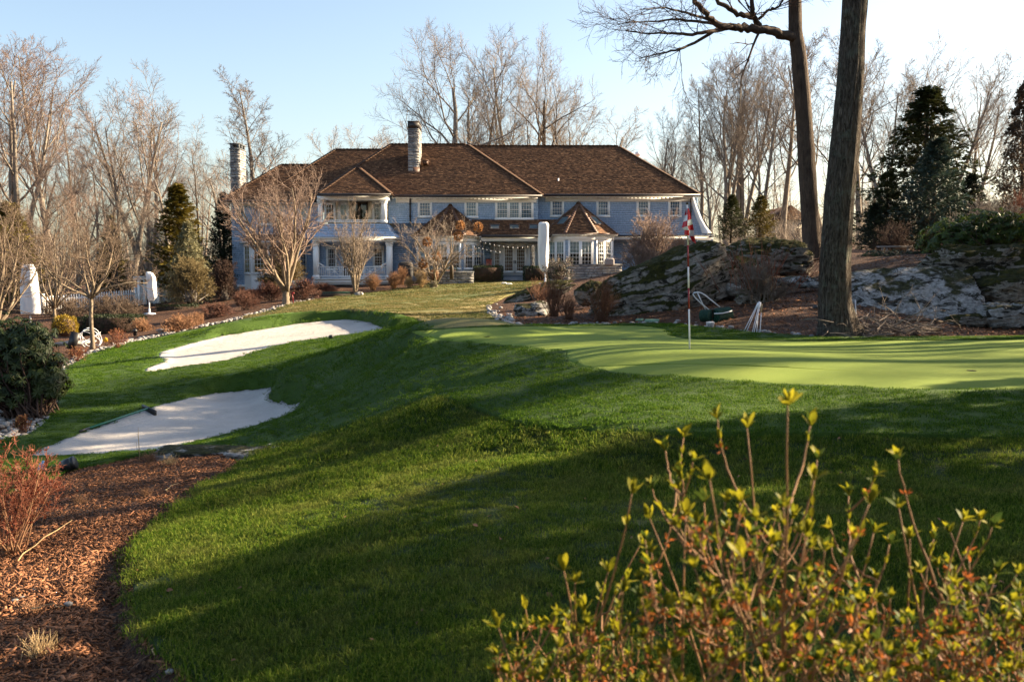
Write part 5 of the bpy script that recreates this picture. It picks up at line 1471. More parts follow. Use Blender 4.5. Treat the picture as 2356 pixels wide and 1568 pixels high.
# ================================================================ trees and shrubs in place
def build_far_trees():
    G = 'bare woodland trees behind the garden'
    T = [ # px, top row, distance, kind, seed, bark, twig, label, width
     (38, 48, 84, 'vase', 3, 'bark_tan', 'twig_pink', 'tall bare tree at the far left edge with a forked trunk', 1.05),
     (130, 84, 90, 'tall', 5, 'bark_tan', 'twig_pink', 'tall narrow bare tree second from the left edge', .95),
     (292, 128, 80, 'vase', 4, 'bark_tan', 'twig_tan', 'pale two-stemmed beech left of the house with flat topped crown', 1.0),
     (335, 168, 84, 'vase', 9, 'bark_tan', 'twig_pink', 'pale bare tree with broad pinkish crown right of the two-stemmed beech', 1.1),
     (478, 268, 72, 'slender', 2, 'bark_brown', 'twig_grey', 'slender dark-trunked bare tree just left of the left chimney', .95),
     (604, 165, 92, 'tall', 6, 'bark_grey', 'twig_grey', 'conical bare tree rising behind the left chimney', 1.25),
     (400, 325, 78, 'oak', 7, 'bark_tan', 'twig_pink', 'low bare tree between the pale beeches and the left chimney', .8),
     (215, 300, 88, 'vase', 12, 'bark_tan', 'twig_pink', 'smaller bare tree in front of the tall woods at left', .9),
     (85, 330, 78, 'oak', 7, 'bark_tan', 'twig_pink', 'bushy bare tree low at the far left', 1.0),
     (10, 200, 95, 'tall', 5, 'bark_tan', 'twig_pink', 'bare tree cut by the left edge of the picture', 1.0),
     (180, 210, 104, 'tall', 6, 'bark_tan', 'twig_pink', 'thin far bare tree between the tall left trees', .8),
     (850, 272, 115, 'vase', 12, 'bark_grey', 'twig_grey', 'small rounded bare tree peeking over the roof left of the tall chimney', 1.2),
     (905, 268, 118, 'vase', 4, 'bark_grey', 'twig_grey', 'rounded bare tree over the roof beside the tall chimney', 1.1),
     (1035, 34, 92, 'oak', 21, 'bark_grey', 'twig_grey', 'largest spreading bare tree behind the roof right of the tall chimney', 1.0),
     (1085, 62, 95, 'vase', 22, 'bark_tan', 'twig_tan', 'pale trunked spreading bare tree behind the middle of the roof', .95),
     (1195, 74, 98, 'vase', 23, 'bark_tan', 'twig_tan', 'multi-stemmed pale bare tree behind the right ridge', .9),
     (1247, 58, 94, 'oak', 24, 'bark_brown', 'twig_tan', 'dark gnarled bare tree behind the right ridge', .85),
     (1325, 200, 105, 'vase', 9, 'bark_grey', 'twig_tan', 'low fan shaped bare tree behind the right ridge', 1.2),
     (1512, 208, 92, 'vase', 22, 'bark_grey', 'twig_tan', 'bare tree just right of the roof end', .85),
     (1610, 175, 96, 'tall', 5, 'bark_tan', 'twig_tan', 'straight bare tree in the right woods nearest the house', .9),
     (1668, 100, 88, 'vase', 3, 'bark_tan', 'twig_tan', 'tall cluster-stemmed bare tree left of the dark leaning trunk', 1.0),
     (1700, 80, 92, 'vase', 3, 'bark_tan', 'twig_tan', 'tall pale bare tree left of the dark leaning trunk', .95),
     (1748, 118, 84, 'vase', 4, 'bark_tan', 'twig_tan', 'bare tree with pale forked stem beside the dark leaning trunk', .95),
     (1800, 60, 96, 'tall', 6, 'bark_tan', 'twig_tan', 'tall bare tree directly behind the dark leaning trunk', 1.0),
     (1905, 50, 90, 'vase', 23, 'bark_tan', 'twig_tan', 'tall bare tree between the two big trunks', 1.0),
     (1975, 45, 84, 'tall', 6, 'bark_tan', 'twig_tan', 'bare tree just right of the biggest trunk', 1.0),
     (2055, 110, 78, 'vase', 12, 'bark_tan', 'twig_tan', 'bare tree behind the left side of the spruce', .9),
     (2140, 68, 80, 'vase', 9, 'bark_grey', 'twig_tan', 'broad fan-topped bare tree behind the big spruce', 1.05),
     (2225, 100, 84, 'vase', 22, 'bark_grey', 'twig_tan', 'bare tree behind the right side of the spruce', .9),
     (2345, 140, 72, 'oak', 7, 'bark_grey', 'twig_tan', 'bare tree at the right edge of the picture', .8),
     (1570, 300, 100, 'oak', 7, 'bark_tan', 'twig_tan', 'low bare tree beyond the roof end', .9),
     (1640, 330, 80, 'oak', 7, 'bark_tan', 'twig_tan', 'low bushy bare tree at the edge of the right woods', .8),
     (520, 330, 100, 'oak', 7, 'bark_grey', 'twig_tan', 'low bare tree behind the left wing roof', .9),
     (270, 420, 66, 'oak', 21, 'bark_brown', 'twig_tan', 'dark-limbed low bare tree behind the white fence', .7),
     (165, 420, 64, 'vase', 12, 'bark_tan', 'twig_pink', 'thicket-like bare tree behind the fence at left', 1.1),
     (60, 480, 66, 'oak', 24, 'bark_tan', 'twig_pink', 'bushy bare tree behind the big white parasol', 1.2),
     (350, 450, 68, 'vase', 3, 'bark_tan', 'twig_tan', 'bare sapling cluster behind the garden arbor', 1.1)]
    for i, (px, top, Y, kind, seed, bk, tw, lab, wd) in enumerate(T):
        place_tree(px, top, Y, kind, seed, bk, tw, lab, G, wide=wd)
    # deep woods read as one mass of stems behind everything
    rng = np.random.RandomState(90); mb = MB(); n = 140
    az = np.radians(np.concatenate([rng.uniform(-31, -11, 60), rng.uniform(9, 31, 80)])); D = rng.uniform(110, 200, n)
    x, y = D * np.sin(az), D * np.cos(az); z = hf(np.column_stack([x, y]))
    st = np.column_stack([x, y, z - .3]); H = rng.uniform(5, 15, n)
    lv = [dict(seg=6, gnarl=.05, up=.04, tip=.2, k=4, n=14, t0=.12, ang=(20, 60), len=(.2, .4), fall=.5, rr=.45, rmin=.02),
          dict(seg=4, gnarl=.15, up=.08, tip=.3, k=3, n=6, t0=.15, ang=(20, 55), len=(.4, .7), fall=.3, rr=.6, rmin=.018),
          dict(seg=1, gnarl=.2, up=.05, tip=.6, k=3)]
    g = grow(rng, st, np.column_stack([rng.normal(size=(n, 2)) * .08, np.ones(n)]), H, rng.uniform(.07, .16, n), lv)
    for q in g: mb.tubes(*q, cap=False)
    stuff(mb.build('woodland', MATS['twig_tan'], None), 'far bare woodland closing the view', 'woodland')
    # brushwood under the trees
    for (a0, a1, n, seed, d0, d1) in ((-31, -13, 310, 91, 70, 100), (12, 31, 350, 92, 62, 100)):
        rng = np.random.RandomState(seed); az = np.radians(rng.uniform(a0, a1, n)); D = rng.uniform(d0, d1, n)
        x, y = D * np.sin(az), D * np.cos(az); st = np.column_stack([x, y, hf(np.column_stack([x, y])) - .1])
        lv = [dict(seg=4, gnarl=.12, up=.03, tip=.3, k=3, n=8, t0=.1, ang=(20, 60), len=(.3, .6), fall=.4, rr=.6, rmin=.012),
              dict(seg=2, gnarl=.2, up=.05, tip=.5, k=3, n=4, t0=.1, ang=(20, 60), len=(.4, .7), fall=.3, rr=.7, rmin=.01), dict(seg=1, gnarl=.2, tip=.6, k=3)]
        g = grow(rng, st, np.column_stack([rng.normal(size=(n, 2)) * .35, np.ones(n)]), rng.uniform(1.2, 4.2, n), rng.uniform(.02, .05, n), lv)
        mb = MB()
        for q in g: mb.tubes(*q, cap=False)
        stuff(mb.build('brushwood', MATS['twig_tan'], None), 'tangled bare brush under the %s woods' % ('left' if a0 < 0 else 'right'), 'brush')

def build_conifers():
    A = conifer_mesh(1, 10, 3.4, 165, 9, 6, .36, -.04); B = conifer_mesh(2, 10, 3.6, 130, 9, 5, .45, .02, ang=(55, 80)); C = conifer_mesh(3, 10, 2.2, 150, 8, 5, .36, .03, ang=(45, 75))
    def put_c(src, mats, px, top, Y, label, wide=1.0, name='spruce_tree', rot=0.0, base=None):
        x = hx(px, Y); z = onground(x, Y) if base is None else hz(base, Y); H = hz(top, Y) - z
        return place_pair(src, mats, name, label, 'tree', (x, Y, z), rot, (H / 10 * wide, H / 10 * wide, H / 10))
    put_c(A, ('bark_brown', 'needle_spruce'), 2118, 203, 52, 'big dark spruce with gold lit sprays right of the biggest trunk', 1.45)
    put_c(B, ('bark_brown', 'needle_blue'), 2140, 322, 48, 'blue-green spruce standing in front of the big dark spruce', 1.15, rot=1.0)
    put_c(A, ('bark_brown', 'needle_spruce'), 2040, 395, 50, 'shorter dark spruce left of the big spruce', 1.3, rot=2.0)
    put_c(B, ('bark_brown', 'needle_dark'), 2010, 470, 47, 'low dark evergreen at the foot of the spruces', 1.3, 'evergreen_tree', 3.0)
    put_c(A, ('bark_brown', 'needle_dark'), 2230, 400, 50, 'dark evergreen behind the bare shrubs right of the spruce', 1.1, 'evergreen_tree', 4.0)
    put_c(A, ('bark_brown', 'needle_brown'), 2345, 190, 46, 'thin brownish conifer at the right picture edge', .65, 'larch_tree', 1.4)
    put_c(C, ('bark_brown', 'needle_gold'), 412, 430, 61.5, 'gold-green arborvitae beyond the picket fence', 1.7, 'arborvitae_tree', .3)
    put_c(A, ('bark_brown', 'needle_pale'), 432, 512, 58, 'pale frosted spruce behind the dome-clipped bush', 1.0, rot=.9)
    put_c(C, ('bark_brown', 'needle_dark'), 515, 448, 67, 'dark evergreen against the left corner of the house', 1.1, 'evergreen_tree', 1.9)
    put_c(C, ('bark_brown', 'needle_gold'), 255, 500, 72, 'dull green evergreen among the bare trees at left', 1.2, 'evergreen_tree', 2.4)
    put_c(B, ('bark_brown', 'needle_gold'), 20, 470, 60, 'yellow-green evergreen at the left picture edge', 1.2, 'evergreen_tree', 2.9)
    put_c(B, ('bark_brown', 'needle_spruce'), 1680, 450, 56, 'dark yew left of the dark leaning trunk', 1.2, 'yew_tree', .5, base=560)
    put_c(B, ('bark_brown', 'needle_gold'), 1745, 452, 58, 'golden yew left of the dark leaning trunk', 1.3, 'yew_tree', 1.5, base=560)

def build_big_trees():
    # ---- biggest trunk, right of the green
    def m_bigbark():
        t = NT('bark_big'); p = t.coord('Object')
        n = t.noise(t.mapping(p, (1, 1, .17)), 34, 5, .65, .8); n2 = t.noise(t.mapping(p, (1, 1, .28)), 60, 4, .7, .3); n3_ = t.noise(p, 2.2, 4, .6)
        ridge = t.ramp(n, [(.36, 0.0), (.62, 1.0)])
        f = t.math('ADD', t.math('MULTIPLY', ridge, .5), t.math('ADD', t.math('MULTIPLY', n2, .35), t.math('MULTIPLY', n3_, .25)))
        col = t.ramp(f, [(.25, (0.020, 0.016, 0.013)), (.55, (0.082, 0.066, 0.054)), (.9, (0.165, 0.14, 0.118))])
        l = t.ramp(t.noise(p, 4.0, 6, .75), [(.52, 0.0), (.66, 1.0)]); col = t.mix(t.math('MULTIPLY', l, .5), col, (0.16, 0.19, 0.15))
        t.color(col); t.bump(t.math('ADD', ridge, t.math('MULTIPLY', n2, .5)), 1.0, .035); return t.set(.92, .12)
    m_bigbark()
    def trunk(rows, k=40, flare=True, seed=1):
        """rows: (px, py, width px, Y)"""
        rng = np.random.RandomState(seed); P = []; Rr = []
        rows = np.array(rows, float)
        py = np.concatenate([np.arange(rows[0, 1], rows[-1, 1], -9), [rows[-1, 1]]])
        cx = np.interp(-py, -rows[:, 1], rows[:, 0]); wd = np.interp(-py, -rows[:, 1], rows[:, 2]); Yv = np.interp(-py, -rows[:, 1], rows[:, 3])
        pts = at(cx, py, Yv); rad = wd / FPX * Yv / 2
        ang = np.arange(k) * 2 * math.pi / k; v = []
        z0 = pts[0, 2]
        for i, (p, r) in enumerate(zip(pts, rad)):
            h = p[2] - z0
            fl = .34 * math.exp(-h / .30) if flare else 0
            rib = .035 * np.sin(ang * 11 + 1.5 * math.sin(h * .8)) + .02 * np.sin(ang * 19 + h * 1.3) + fl * np.maximum(0, np.cos(ang * 3 + .7)) * 1.6 + fl * .35
            jag = .018 * np.array([noise.noise((math.cos(a) * 3, math.sin(a) * 3, h * 2.2 + seed)) for a in ang])
            rr = r * (1 + rib + jag * 2)
            v.append(np.stack([p[0] + rr * np.cos(ang), p[1] + rr * np.sin(ang), np.full(k, p[2])], 1))
        v = np.concatenate(v); n = len(pts); idx = np.arange(n * k).reshape(n, k)
        mb = MB(); mb.add(v, np.stack([idx[:-1], np.roll(idx, -1, 1)[:-1], np.roll(idx, -1, 1)[1:], idx[1:]], -1).reshape(-1, 4))
        return mb, pts, rad
    rows = [(1930, 786, 92, 17.6), (1927, 740, 80, 17.6), (1920, 690, 72, 17.6), (1922, 600, 68, 17.6), (1932, 450, 64, 17.6), (1947, 300, 62, 17.6), (1958, 150, 56, 17.6), (1963, 60, 52, 17.6), (1967, 0, 54, 17.6), (1972, -120, 52, 17.6), (1985, -420, 44, 17.7), (1996, -700, 34, 17.8)]
    mb, pts, rad = trunk(rows, seed=2)
    e = thing('shade_tree', 'thickest bare tree trunk rising from the mulch behind the green', 'tree', pts[0])
    t = mb.build('trunk', MATS['bark_big'], e, True)
    kn = MB(); kp = at(1956, 32, 17.49); kn.add(*(lambda q: (q.v[0], q.f[0]))(rock_mesh(kp, (.10, .06, .12), 5, 18, 12, .2))); kn.build('knot', MATS['bark_big'], e, True)
    rng = np.random.RandomState(31)
    top = pts[-1]; lvl = [dict(seg=8, gnarl=.14, up=.05, tip=.2, k=7, n=7, t0=.25, ang=(25, 60), len=(.4, .6), fall=.4, rr=.55, rmin=.03), dict(seg=6, gnarl=.18, up=.05, tip=.3, k=5, n=7, t0=.2, ang=(25, 60), len=(.4, .6), fall=.4, rr=.55, rmin=.012), dict(seg=3, gnarl=.2, up=.04, tip=.4, k=3, n=5, t0=.15, ang=(25, 55), len=(.4, .6), fall=.3, rr=.55, rmin=.006), dict(seg=1, gnarl=.2, up=.03, tip=.5, k=3)]
    a = rng.uniform(0, 6.28, 9); sp = np.linspace(.55, 1.0, 9)
    st = pts[(len(pts) * sp - 1).astype(int)]
    g = grow(rng, st, np.column_stack([np.cos(a) * .8, np.sin(a) * .8, rng.uniform(.5, 1.1, 9)]), rng.uniform(4, 7, 9), rng.uniform(.09, .16, 9), lvl)
    keep = MB(); tw = MB(); keep.tubes(*g[0]); [tw.tubes(*q, cap=False) for q in g[1:]]
    keep.build('limb', MATS['bark_big'], e, True); tw.build('crown', MATS['twig_dark'], e)
    # ---- leaning dark tree with the long limb over the house
    rows = [(1872, 594, 46, 33), (1866, 540, 38, 33), (1858, 400, 38, 33), (1848, 250, 36, 33), (1838, 130, 34, 33), (1830, 70, 30, 33), (1829, 0, 28, 33), (1828, -120, 26, 33), (1825, -350, 20, 33), (1820, -560, 12, 33)]
    mb, pts2, rad2 = trunk(rows, 26, seed=7)
    e2 = thing('leaning_tree', 'dark bare tree with a long limb reaching left over the sky', 'tree', pts2[0])
    mb.build('trunk', MATS['bark_brown'], e2, True)
    def limb(pxs, r0, r1, Y):
        q = at([p[0] for p in pxs], [p[1] for p in pxs], np.linspace(33, Y, len(pxs)))
        # smooth
        t = np.linspace(0, len(q) - 1, len(q) * 4); out = np.stack([np.interp(t, np.arange(len(q)), q[:, i]) for i in range(3)], 1)
        out[1:-1] += rng.normal(size=(len(out) - 2, 3)) * r1 * .6
        return out, np.linspace(r0, r1, len(out))
    L = [limb([(1832, 92), (1800, 80), (1765, 68), (1720, 66), (1690, 62), (1655, 60), (1630, 40), (1600, 0), (1575, -60), (1540, -140)], .165, .06, 31),
         limb([(1755, 68), (1738, 45), (1730, 20), (1728, -20), (1735, -90)], .11, .04, 32),
         limb([(1735, 40), (1700, 34), (1660, 10), (1620, -30), (1590, -90)], .10, .04, 32.5),
         limb([(1690, 62), (1640, 72), (1590, 80), (1540, 76), (1490, 78), (1440, 70)], .075, .015, 30.5),
         limb([(1655, 64), (1600, 98), (1560, 115), (1510, 125), (1470, 135)], .06, .012, 31),
         limb([(1680, 60), (1620, 52), (1560, 45), (1500, 50), (1440, 52)], .06, .012, 30),
         limb([(1640, 48), (1580, 30), (1530, 18), (1480, 20)], .05, .012, 30),
         limb([(1745, 45), (1770, 22), (1790, 18), (1805, -5)], .05, .03, 32.6),
         limb([(1828, -60), (1870, -120), (1930, -200)], .12, .05, 34), limb([(1826, -160), (1780, -230), (1720, -320)], .12, .05, 34), limb([(1824, -300), (1860, -400), (1880, -500)], .1, .03, 33)]
    lm = MB(); tw = MB()
    for p, r_ in L: lm.tubes(p[None], r_[None], 7)
    lm.build('limb', MATS['bark_brown'], e2, True)
    for j, (p, r_) in enumerate(L):
        n = int(8 if j not in (3, 4, 5, 6) else 13); ii = rng.randint(len(p) // 4, len(p), n); d0 = nrm(p[np.minimum(ii + 1, len(p) - 1)] - p[np.maximum(ii - 1, 0)])
        dd = nrm(d0 + rng.normal(size=d0.shape) * .55 + [0, 0, -.05])
        g = grow(rng, p[ii], dd, rng.uniform(.8, 2.0, n), np.maximum(r_[ii] * .35, .009), [dict(seg=6, gnarl=.13, up=.03, tip=.4, k=4, n=6, t0=.2, ang=(20, 50), len=(.3, .5), fall=.3, rr=.6, rmin=.006), dict(seg=3, gnarl=.17, up=.02, tip=.5, k=3, n=4, t0=.2, ang=(20, 50), len=(.4, .6), fall=.2, rr=.7, rmin=.005), dict(seg=1, gnarl=.17, up=.02, tip=.6, k=3)])
        for q in g: tw.tubes(*q, cap=False)
    tw.build('crown', MATS['twig_dark'], e2)

def garden_tree(label, base_px, Y, top, width_px, seed, stems, mats, rad, fine, t_trunk=.0, spread=.5, name='ornamental_tree', gn=.09, r3=.007, up=.05, wide_low=False):
    """small multi-limbed ornamental tree built for its own spot"""
    rng = np.random.RandomState(seed)
    x = hx(base_px, Y); z = onground(x, Y) - .05; H = hz(top, Y) - z; W = width_px / FPX * Y / 2
    e = thing(name, label, 'tree', (x, Y, z))
    tr = MB(); fork = H * t_trunk
    if fork > .05:
        n = 8; q = np.column_stack([x + rng.normal(size=n) * rad * .15, Y + rng.normal(size=n) * rad * .15, np.linspace(z, z + fork + .1, n)]); rr = np.linspace(rad * 1.5, rad * 1.05, n); rr[0] *= 1.3
        tr.tubes(q[None], rr[None], 10)
    az = np.arange(stems) * 2.4 + rng.uniform(-.3, .3, stems); sp = spread * np.sqrt((np.arange(stems) + .5) / stems)
    d = np.column_stack([np.cos(az) * sp * W / H * 2.2, np.sin(az) * sp * W / H * 2.2, np.ones(stems)])
    L = (H - fork) * rng.uniform(.62, .86, stems)
    st = np.column_stack([x + rng.normal(size=stems) * rad * .4, Y + rng.normal(size=stems) * rad * .4, np.full(stems, z + fork)])
    lv = [dict(seg=8, gnarl=gn, up=up, tip=.25, k=7, n=int(7 * fine), t0=.18, ang=(18, 46), len=(.36, .6), fall=.3, rr=.55, rmin=.012),
          dict(seg=6, gnarl=gn * 1.3, up=up, tip=.35, k=4, n=int(6 * fine), t0=.15, ang=(18, 46), len=(.36, .6), fall=.3, rr=.55, rmin=r3),
          dict(seg=3, gnarl=gn * 1.6, up=up * .7, tip=.5, k=3, n=int(5 * fine), t0=.15, ang=(20, 50), len=(.35, .6), fall=.3, rr=.6, rmin=r3 * .8),
          dict(seg=2, gnarl=gn * 1.6, up=up * .7, tip=.6, k=3, n=2, t0=.2, ang=(20, 50), len=(.45, .7), fall=.3, rr=.7, rmin=r3 * .75), dict(seg=1, gnarl=.15, up=.03, tip=.6, k=3)]
    g = grow(rng, st, d, L, rng.uniform(.6, 1.0, stems) * rad, lv)
    tr.tubes(*g[0]); tr.build('trunk', MATS[mats[0]], e, True)
    cr = MB(); [cr.tubes(*q, cap=False) for q in g[1:]]; cr.build('crown', MATS[mats[1]], e)
    return e, g

simple('twig_stem', (0.15, 0.075, 0.045), 0.8, 0.15, var=0.3, coord='pos')
STEMMY = [dict(seg=7, gnarl=.05, up=.025, tip=.3, k=4, n=4, t0=.35, ang=(10, 32), len=(.25, .5), fall=.3, rr=.6, rmin=.0035), dict(seg=4, gnarl=.08, up=.03, tip=.4, k=3, n=2, t0=.3, ang=(12, 35), len=(.3, .5), fall=.2, rr=.7, rmin=.003), dict(seg=2, gnarl=.08, up=.03, tip=.6, k=3)]
def build_garden_plants():
    garden_tree('multi-stemmed pale maple in front of the left wing', 657, 46.5, 385, 235, 41, 11, ('bark_maple', 'twig_pink'), .13, 1.0, .1, .75)
    garden_tree('small vase-shaped bare tree in front of the porch', 817, 54, 478, 130, 42, 12, ('bark_maple', 'twig_tan'), .075, .9, .03, .7)
    e, g = garden_tree('spreading bare dogwood in front of the left turret', 1002, 58, 478, 190, 43, 7, ('bark_maple', 'twig_tan'), .09, 1.1, .03, 1.0, gn=.15, up=.02)
    rng = np.random.RandomState(5)
    for (px, py) in ((1054, 543), (983, 556), (1004, 589), (1059, 519), (1100, 522), (973, 608)):
        c = at(px, py, 57.5); mb = MB(); v = nrm(rng.normal(size=(130, 3))); mb.leaves(c + v * .17, v + rng.normal(size=v.shape) * .5, rng.normal(size=v.shape), LEAF2[0] * [2, 1, 1], LEAF2[1], .17)
        o = mb.build('dried_flower_ball', MATS['leaf_dry'], None); 
        tag(o, {1054: 'round dried flower ball high on the right of the dogwood', 983: 'faded dried flower ball left of the dogwood middle', 1004: 'dried flower ball low in the dogwood fork', 1059: 'dried flower ball at the dogwood top', 1100: 'dried flower ball at the right tip of the dogwood', 973: 'dried flower ball low on the left of the dogwood'}[px], 'ornament', 'dried flower balls hung in the dogwood')
    garden_tree('bare garden tree with straight trunk at the left bed', 207, 33.5, 470, 380, 44, 9, ('bark_maple', 'twig_brown'), .055, .9, .36, 1.15, gn=.11, up=.03)
    garden_tree('wide bare tree with arching limbs at the left picture edge', -12, 37, 400, 330, 45, 11, ('bark_maple', 'twig_brown'), .07, .95, .12, 1.1, gn=.12)
    garden_tree('bare tree beside the big white parasol', 122, 46, 420, 280, 46, 9, ('bark_maple', 'twig_brown'), .06, .9, .15, 1.0, gn=.12)
    # clipped rounded shrub and spreading shrub in front of the right wing
    def sh(px, py_base, Y, name, label, wpx, hpx, stems, mats, seed, fine=1.0, rad=.018, **kw):
        x = hx(px, Y); z = hz(py_base, Y); W = wpx / FPX * Y / 2; H = hpx / FPX * Y
        return dome_shrub(name, label, (x, Y, z), W, W * .8, H, stems, mats, seed, fine, rad, **kw)
    sh(1508, 612, 52, 'rounded_shrub', 'round-headed bare shrub in front of the right wing', 132, 132, 30, ('bark_tan', 'twig_pink'), 51, 1.15, .03, lowang=38, r2=.010, r3=.008)
    sh(1470, 625, 48, 'spreading_shrub', 'low tangled bare shrub behind the mossy boulder', 140, 75, 40, ('bark_tan', 'twig_pink'), 52, .9, .022, lowang=15, gn=.2, proto='spread')
    sh(1562, 600, 47, 'spreading_shrub', 'low bare shrub at the top of the mossy boulder', 90, 60, 30, ('bark_tan', 'twig_pink'), 53, .9, .022, lowang=15, gn=.2, proto='spread')
    sh(437, 693, 55, 'dome_bush', 'large dome-clipped bare bush beside the garden arbor', 135, 104, 40, ('bark_grey', 'twig_olive'), 54, 1.15, .03, lowang=18, proto='dome', r2=.012, r3=.010)
    sh(515, 690, 58, 'dome_bush', 'dark bare bush between the dome-clipped bush and the house', 90, 95, 40, ('bark_grey', 'twig_dark'), 55, 1.2, .03, lowang=18, proto='dome', r2=.012, r3=.010)
    sh(652, 668, 60, 'dome_bush', 'rounded brown bush in front of the bay window', 130, 92, 46, ('bark_grey', 'twig_olive'), 56, 1.3, .03, lowang=15, proto='dome', r2=.012, r3=.010)
    # barberry mounds
    B = [(618, 692, 52, 100, 46, 'reddish barberry mound left of the pale maple trunk'), (700, 690, 50, 84, 52, 'dark barberry mound right of the pale maple trunk'), (560, 712, 47, 96, 46, 'brown barberry mound below the left wing'), (500, 735, 44, 110, 42, 'brown barberry mound beside the low hedge'), (415, 775, 38, 110, 56, 'brown rounded shrub at the bend of the stone edging'), (575, 700, 54, 80, 38, 'reddish shrub under the left wing corner'), (745, 676, 56, 90, 26, 'low russet planting under the porch'), (450, 760, 40, 60, 44, 'thin brown shrub above the stone edging'), (320, 776, 41, 70, 46, 'grey-brown shrub beside the small parasol pole')]
    for i, (px, py, Y, w, h, lab) in enumerate(B):
        sh(px, py, Y, 'barberry_shrub', lab, w, h, 26, ('twig_dark', 'twig_barberry' if i not in (4, 7, 8) else 'straw_brown'), 60 + i, 1.0, .012, lowang=12, r2=.007, r3=.0055, leaf='leaf_barberry', nleaf=500, lsize=.07, group='brown shrubs along the left border', proto='barb%d' % (i % 2 if i not in (4, 7, 8) else 2))
    # ornamental grasses and russet perennials by the steps
    Gs = [(858, 668, 55, 56, 40, 'straw_brown', 'russet hydrangea stems right of the porch tree'), (905, 664, 56, 46, 42, 'straw_brown', 'tall russet stems below the porch corner'), (940, 662, 57, 34, 26, 'straw', 'small pale grass clump in the bed by the porch'), (968, 660, 57, 44, 42, 'straw', 'feathery straw coloured grass clump nearest the terrace wall'), (1000, 655, 58, 36, 36, 'straw_brown', 'russet clump at the end of the bed by the terrace'), (925, 655, 59, 40, 44, 'straw_brown', 'tall russet clump behind the small pale grass')]
    for i, (px, py, Y, w, h, mt, lab) in enumerate(Gs):
        sh(px, py, Y, 'ornamental_grass', lab, w, h, 110, (mt, mt), 75 + i, .55, .008, lowang=45, r2=.006, r3=.005, group='dry clumps beside the porch', cat='grass clump', proto='clump%d' % (i % 2))
    sh(998, 664, 56.5, 'lavender_mound', 'small grey-green mound at the lawn edge', 24, 20, 40, ('twig_grey', 'twig_grey'), 85, .6, .006, lowang=20, leaf='needle_pale', nleaf=700, lsize=.08)
    # right bed
    e = sh(1752, 716, 22.0, 'quince_shrub', 'sprawling bare shrub with reddish shoots behind the golf clubs', 215, 135, 15, ('bark_tan', 'twig_tan'), 86, 1.15, .026, lowang=26, gn=.17, r2=.009, r3=.0055)
    rng = np.random.RandomState(87); n = 70; c = np.array(at(1752, 650, 22.0)); st = c + rng.normal(size=(n, 3)) * [.42, .35, .16]; d = np.column_stack([rng.normal(size=(n, 2)) * .35, np.ones(n)]) + (st - c) * [.7, .7, 0]
    g = grow(rng, st, d, rng.uniform(.4, 1.05, n), np.full(n, .0085), [dict(seg=5, gnarl=.07, up=.02, tip=.4, k=4)]); mb = MB(); mb.tubes(*g[0], cap=False); mb.build('shoots', MATS['twig_red'], e)
    sh(1386, 742, 22.6, 'dogwood_shrub', 'upright thicket of bare red-brown stems left of the boulder', 118, 112, 75, ('twig_stem', 'twig_stem'), 88, .6, .0075, lowang=52, gn=.05, levels=STEMMY)
    sh(1275, 728, 25, 'dogwood_shrub', 'bare stem thicket at the left end of the rock bed', 96, 100, 70, ('twig_stem', 'twig_stem'), 89, .6, .0075, lowang=46, gn=.06, levels=STEMMY)
    sh(1310, 735, 23.5, 'dogwood_shrub', 'low bare stems between the two stem thickets', 90, 60, 50, ('twig_stem', 'twig_stem'), 90, .6, .006, lowang=40, gn=.06, levels=STEMMY)
    sh(1240, 700, 33, 'dogwood_shrub', 'sparse bare stems on the dark rock ledge', 90, 70, 46, ('twig_stem', 'twig_stem'), 98, .6, .008, lowang=40, gn=.06, levels=STEMMY)
    sh(1290, 655, 44, 'rose_shrub', 'thin leafy climber in front of the right turret windows', 86, 72, 26, ('twig_dark', 'twig_grey'), 93, .9, .014, lowang=35, gn=.16, leaf='leaf_box', nleaf=900, lsize=.09)
    sh(2275, 590, 33, 'viburnum_shrub', 'grey tangle of bare branches above the right rocks', 190, 145, 26, ('bark_tan', 'twig_grey'), 94, 1.1, .03, lowang=20, proto='vib', gn=.18, r2=.010, r3=.006)
    sh(2060, 592, 38, 'viburnum_shrub', 'bare shrub behind the pale bench', 110, 90, 40, ('twig_dark', 'twig_dark'), 95, .9, .02, lowang=35, proto='vib', r2=.009, r3=.006)
    sh(2340, 560, 36, 'red_twig_shrub', 'wine red twiggy shrub at the right edge', 70, 130, 40, ('twig_red', 'twig_red'), 96, 1.0, .02, lowang=35, proto='vib', r2=.009, r3=.006)
    sh(1905, 600, 32.5, 'sapling', 'young leafless shrub between the two big trunks', 60, 150, 10, ('twig_dark', 'twig_dark'), 97, .9, .02, lowang=55, gn=.15)
    for i, (px, py, Y, w, h, lab) in enumerate(((285, 738, 49, 100, 62, 'bare twiggy shrub in front of the fence between tree trunk and arbor'), (165, 738, 52, 110, 60, 'bare twiggy shrub in front of the fence behind the yellow bush'), (120, 728, 54, 90, 50, 'bare twiggy shrub in front of the fence right of the big parasol'), (238, 724, 53, 90, 52, 'grey twiggy shrub against the middle of the fence'))):
        sh(px, py, Y, 'viburnum_shrub', lab, w, h, 26, ('twig_brown', 'twig_brown'), 130 + i, 1.0, .02, lowang=20, proto='vib')
    # rhododendrons
    p = at(75, 955, 19.5); rhodo('rhododendron', 'large dark rhododendron at the left picture edge above the river stones', p, [((p[0] - .22, p[1] + .2, p[2] + 1.12), (.8, .8, .78)), ((p[0] - .75, p[1] + .4, p[2] + 1.3), (.8, .8, .78)), ((p[0] + .25, p[1] + .1, p[2] + .72), (.48, .5, .6)), ((p[0] - .5, p[1], p[2] + .5), (.9, .7, .55)), ((p[0] - .05, p[1] + .1, p[2] + 1.5), (.4, .4, .4))], 230, .15, 'leaf_rhodo', 101)
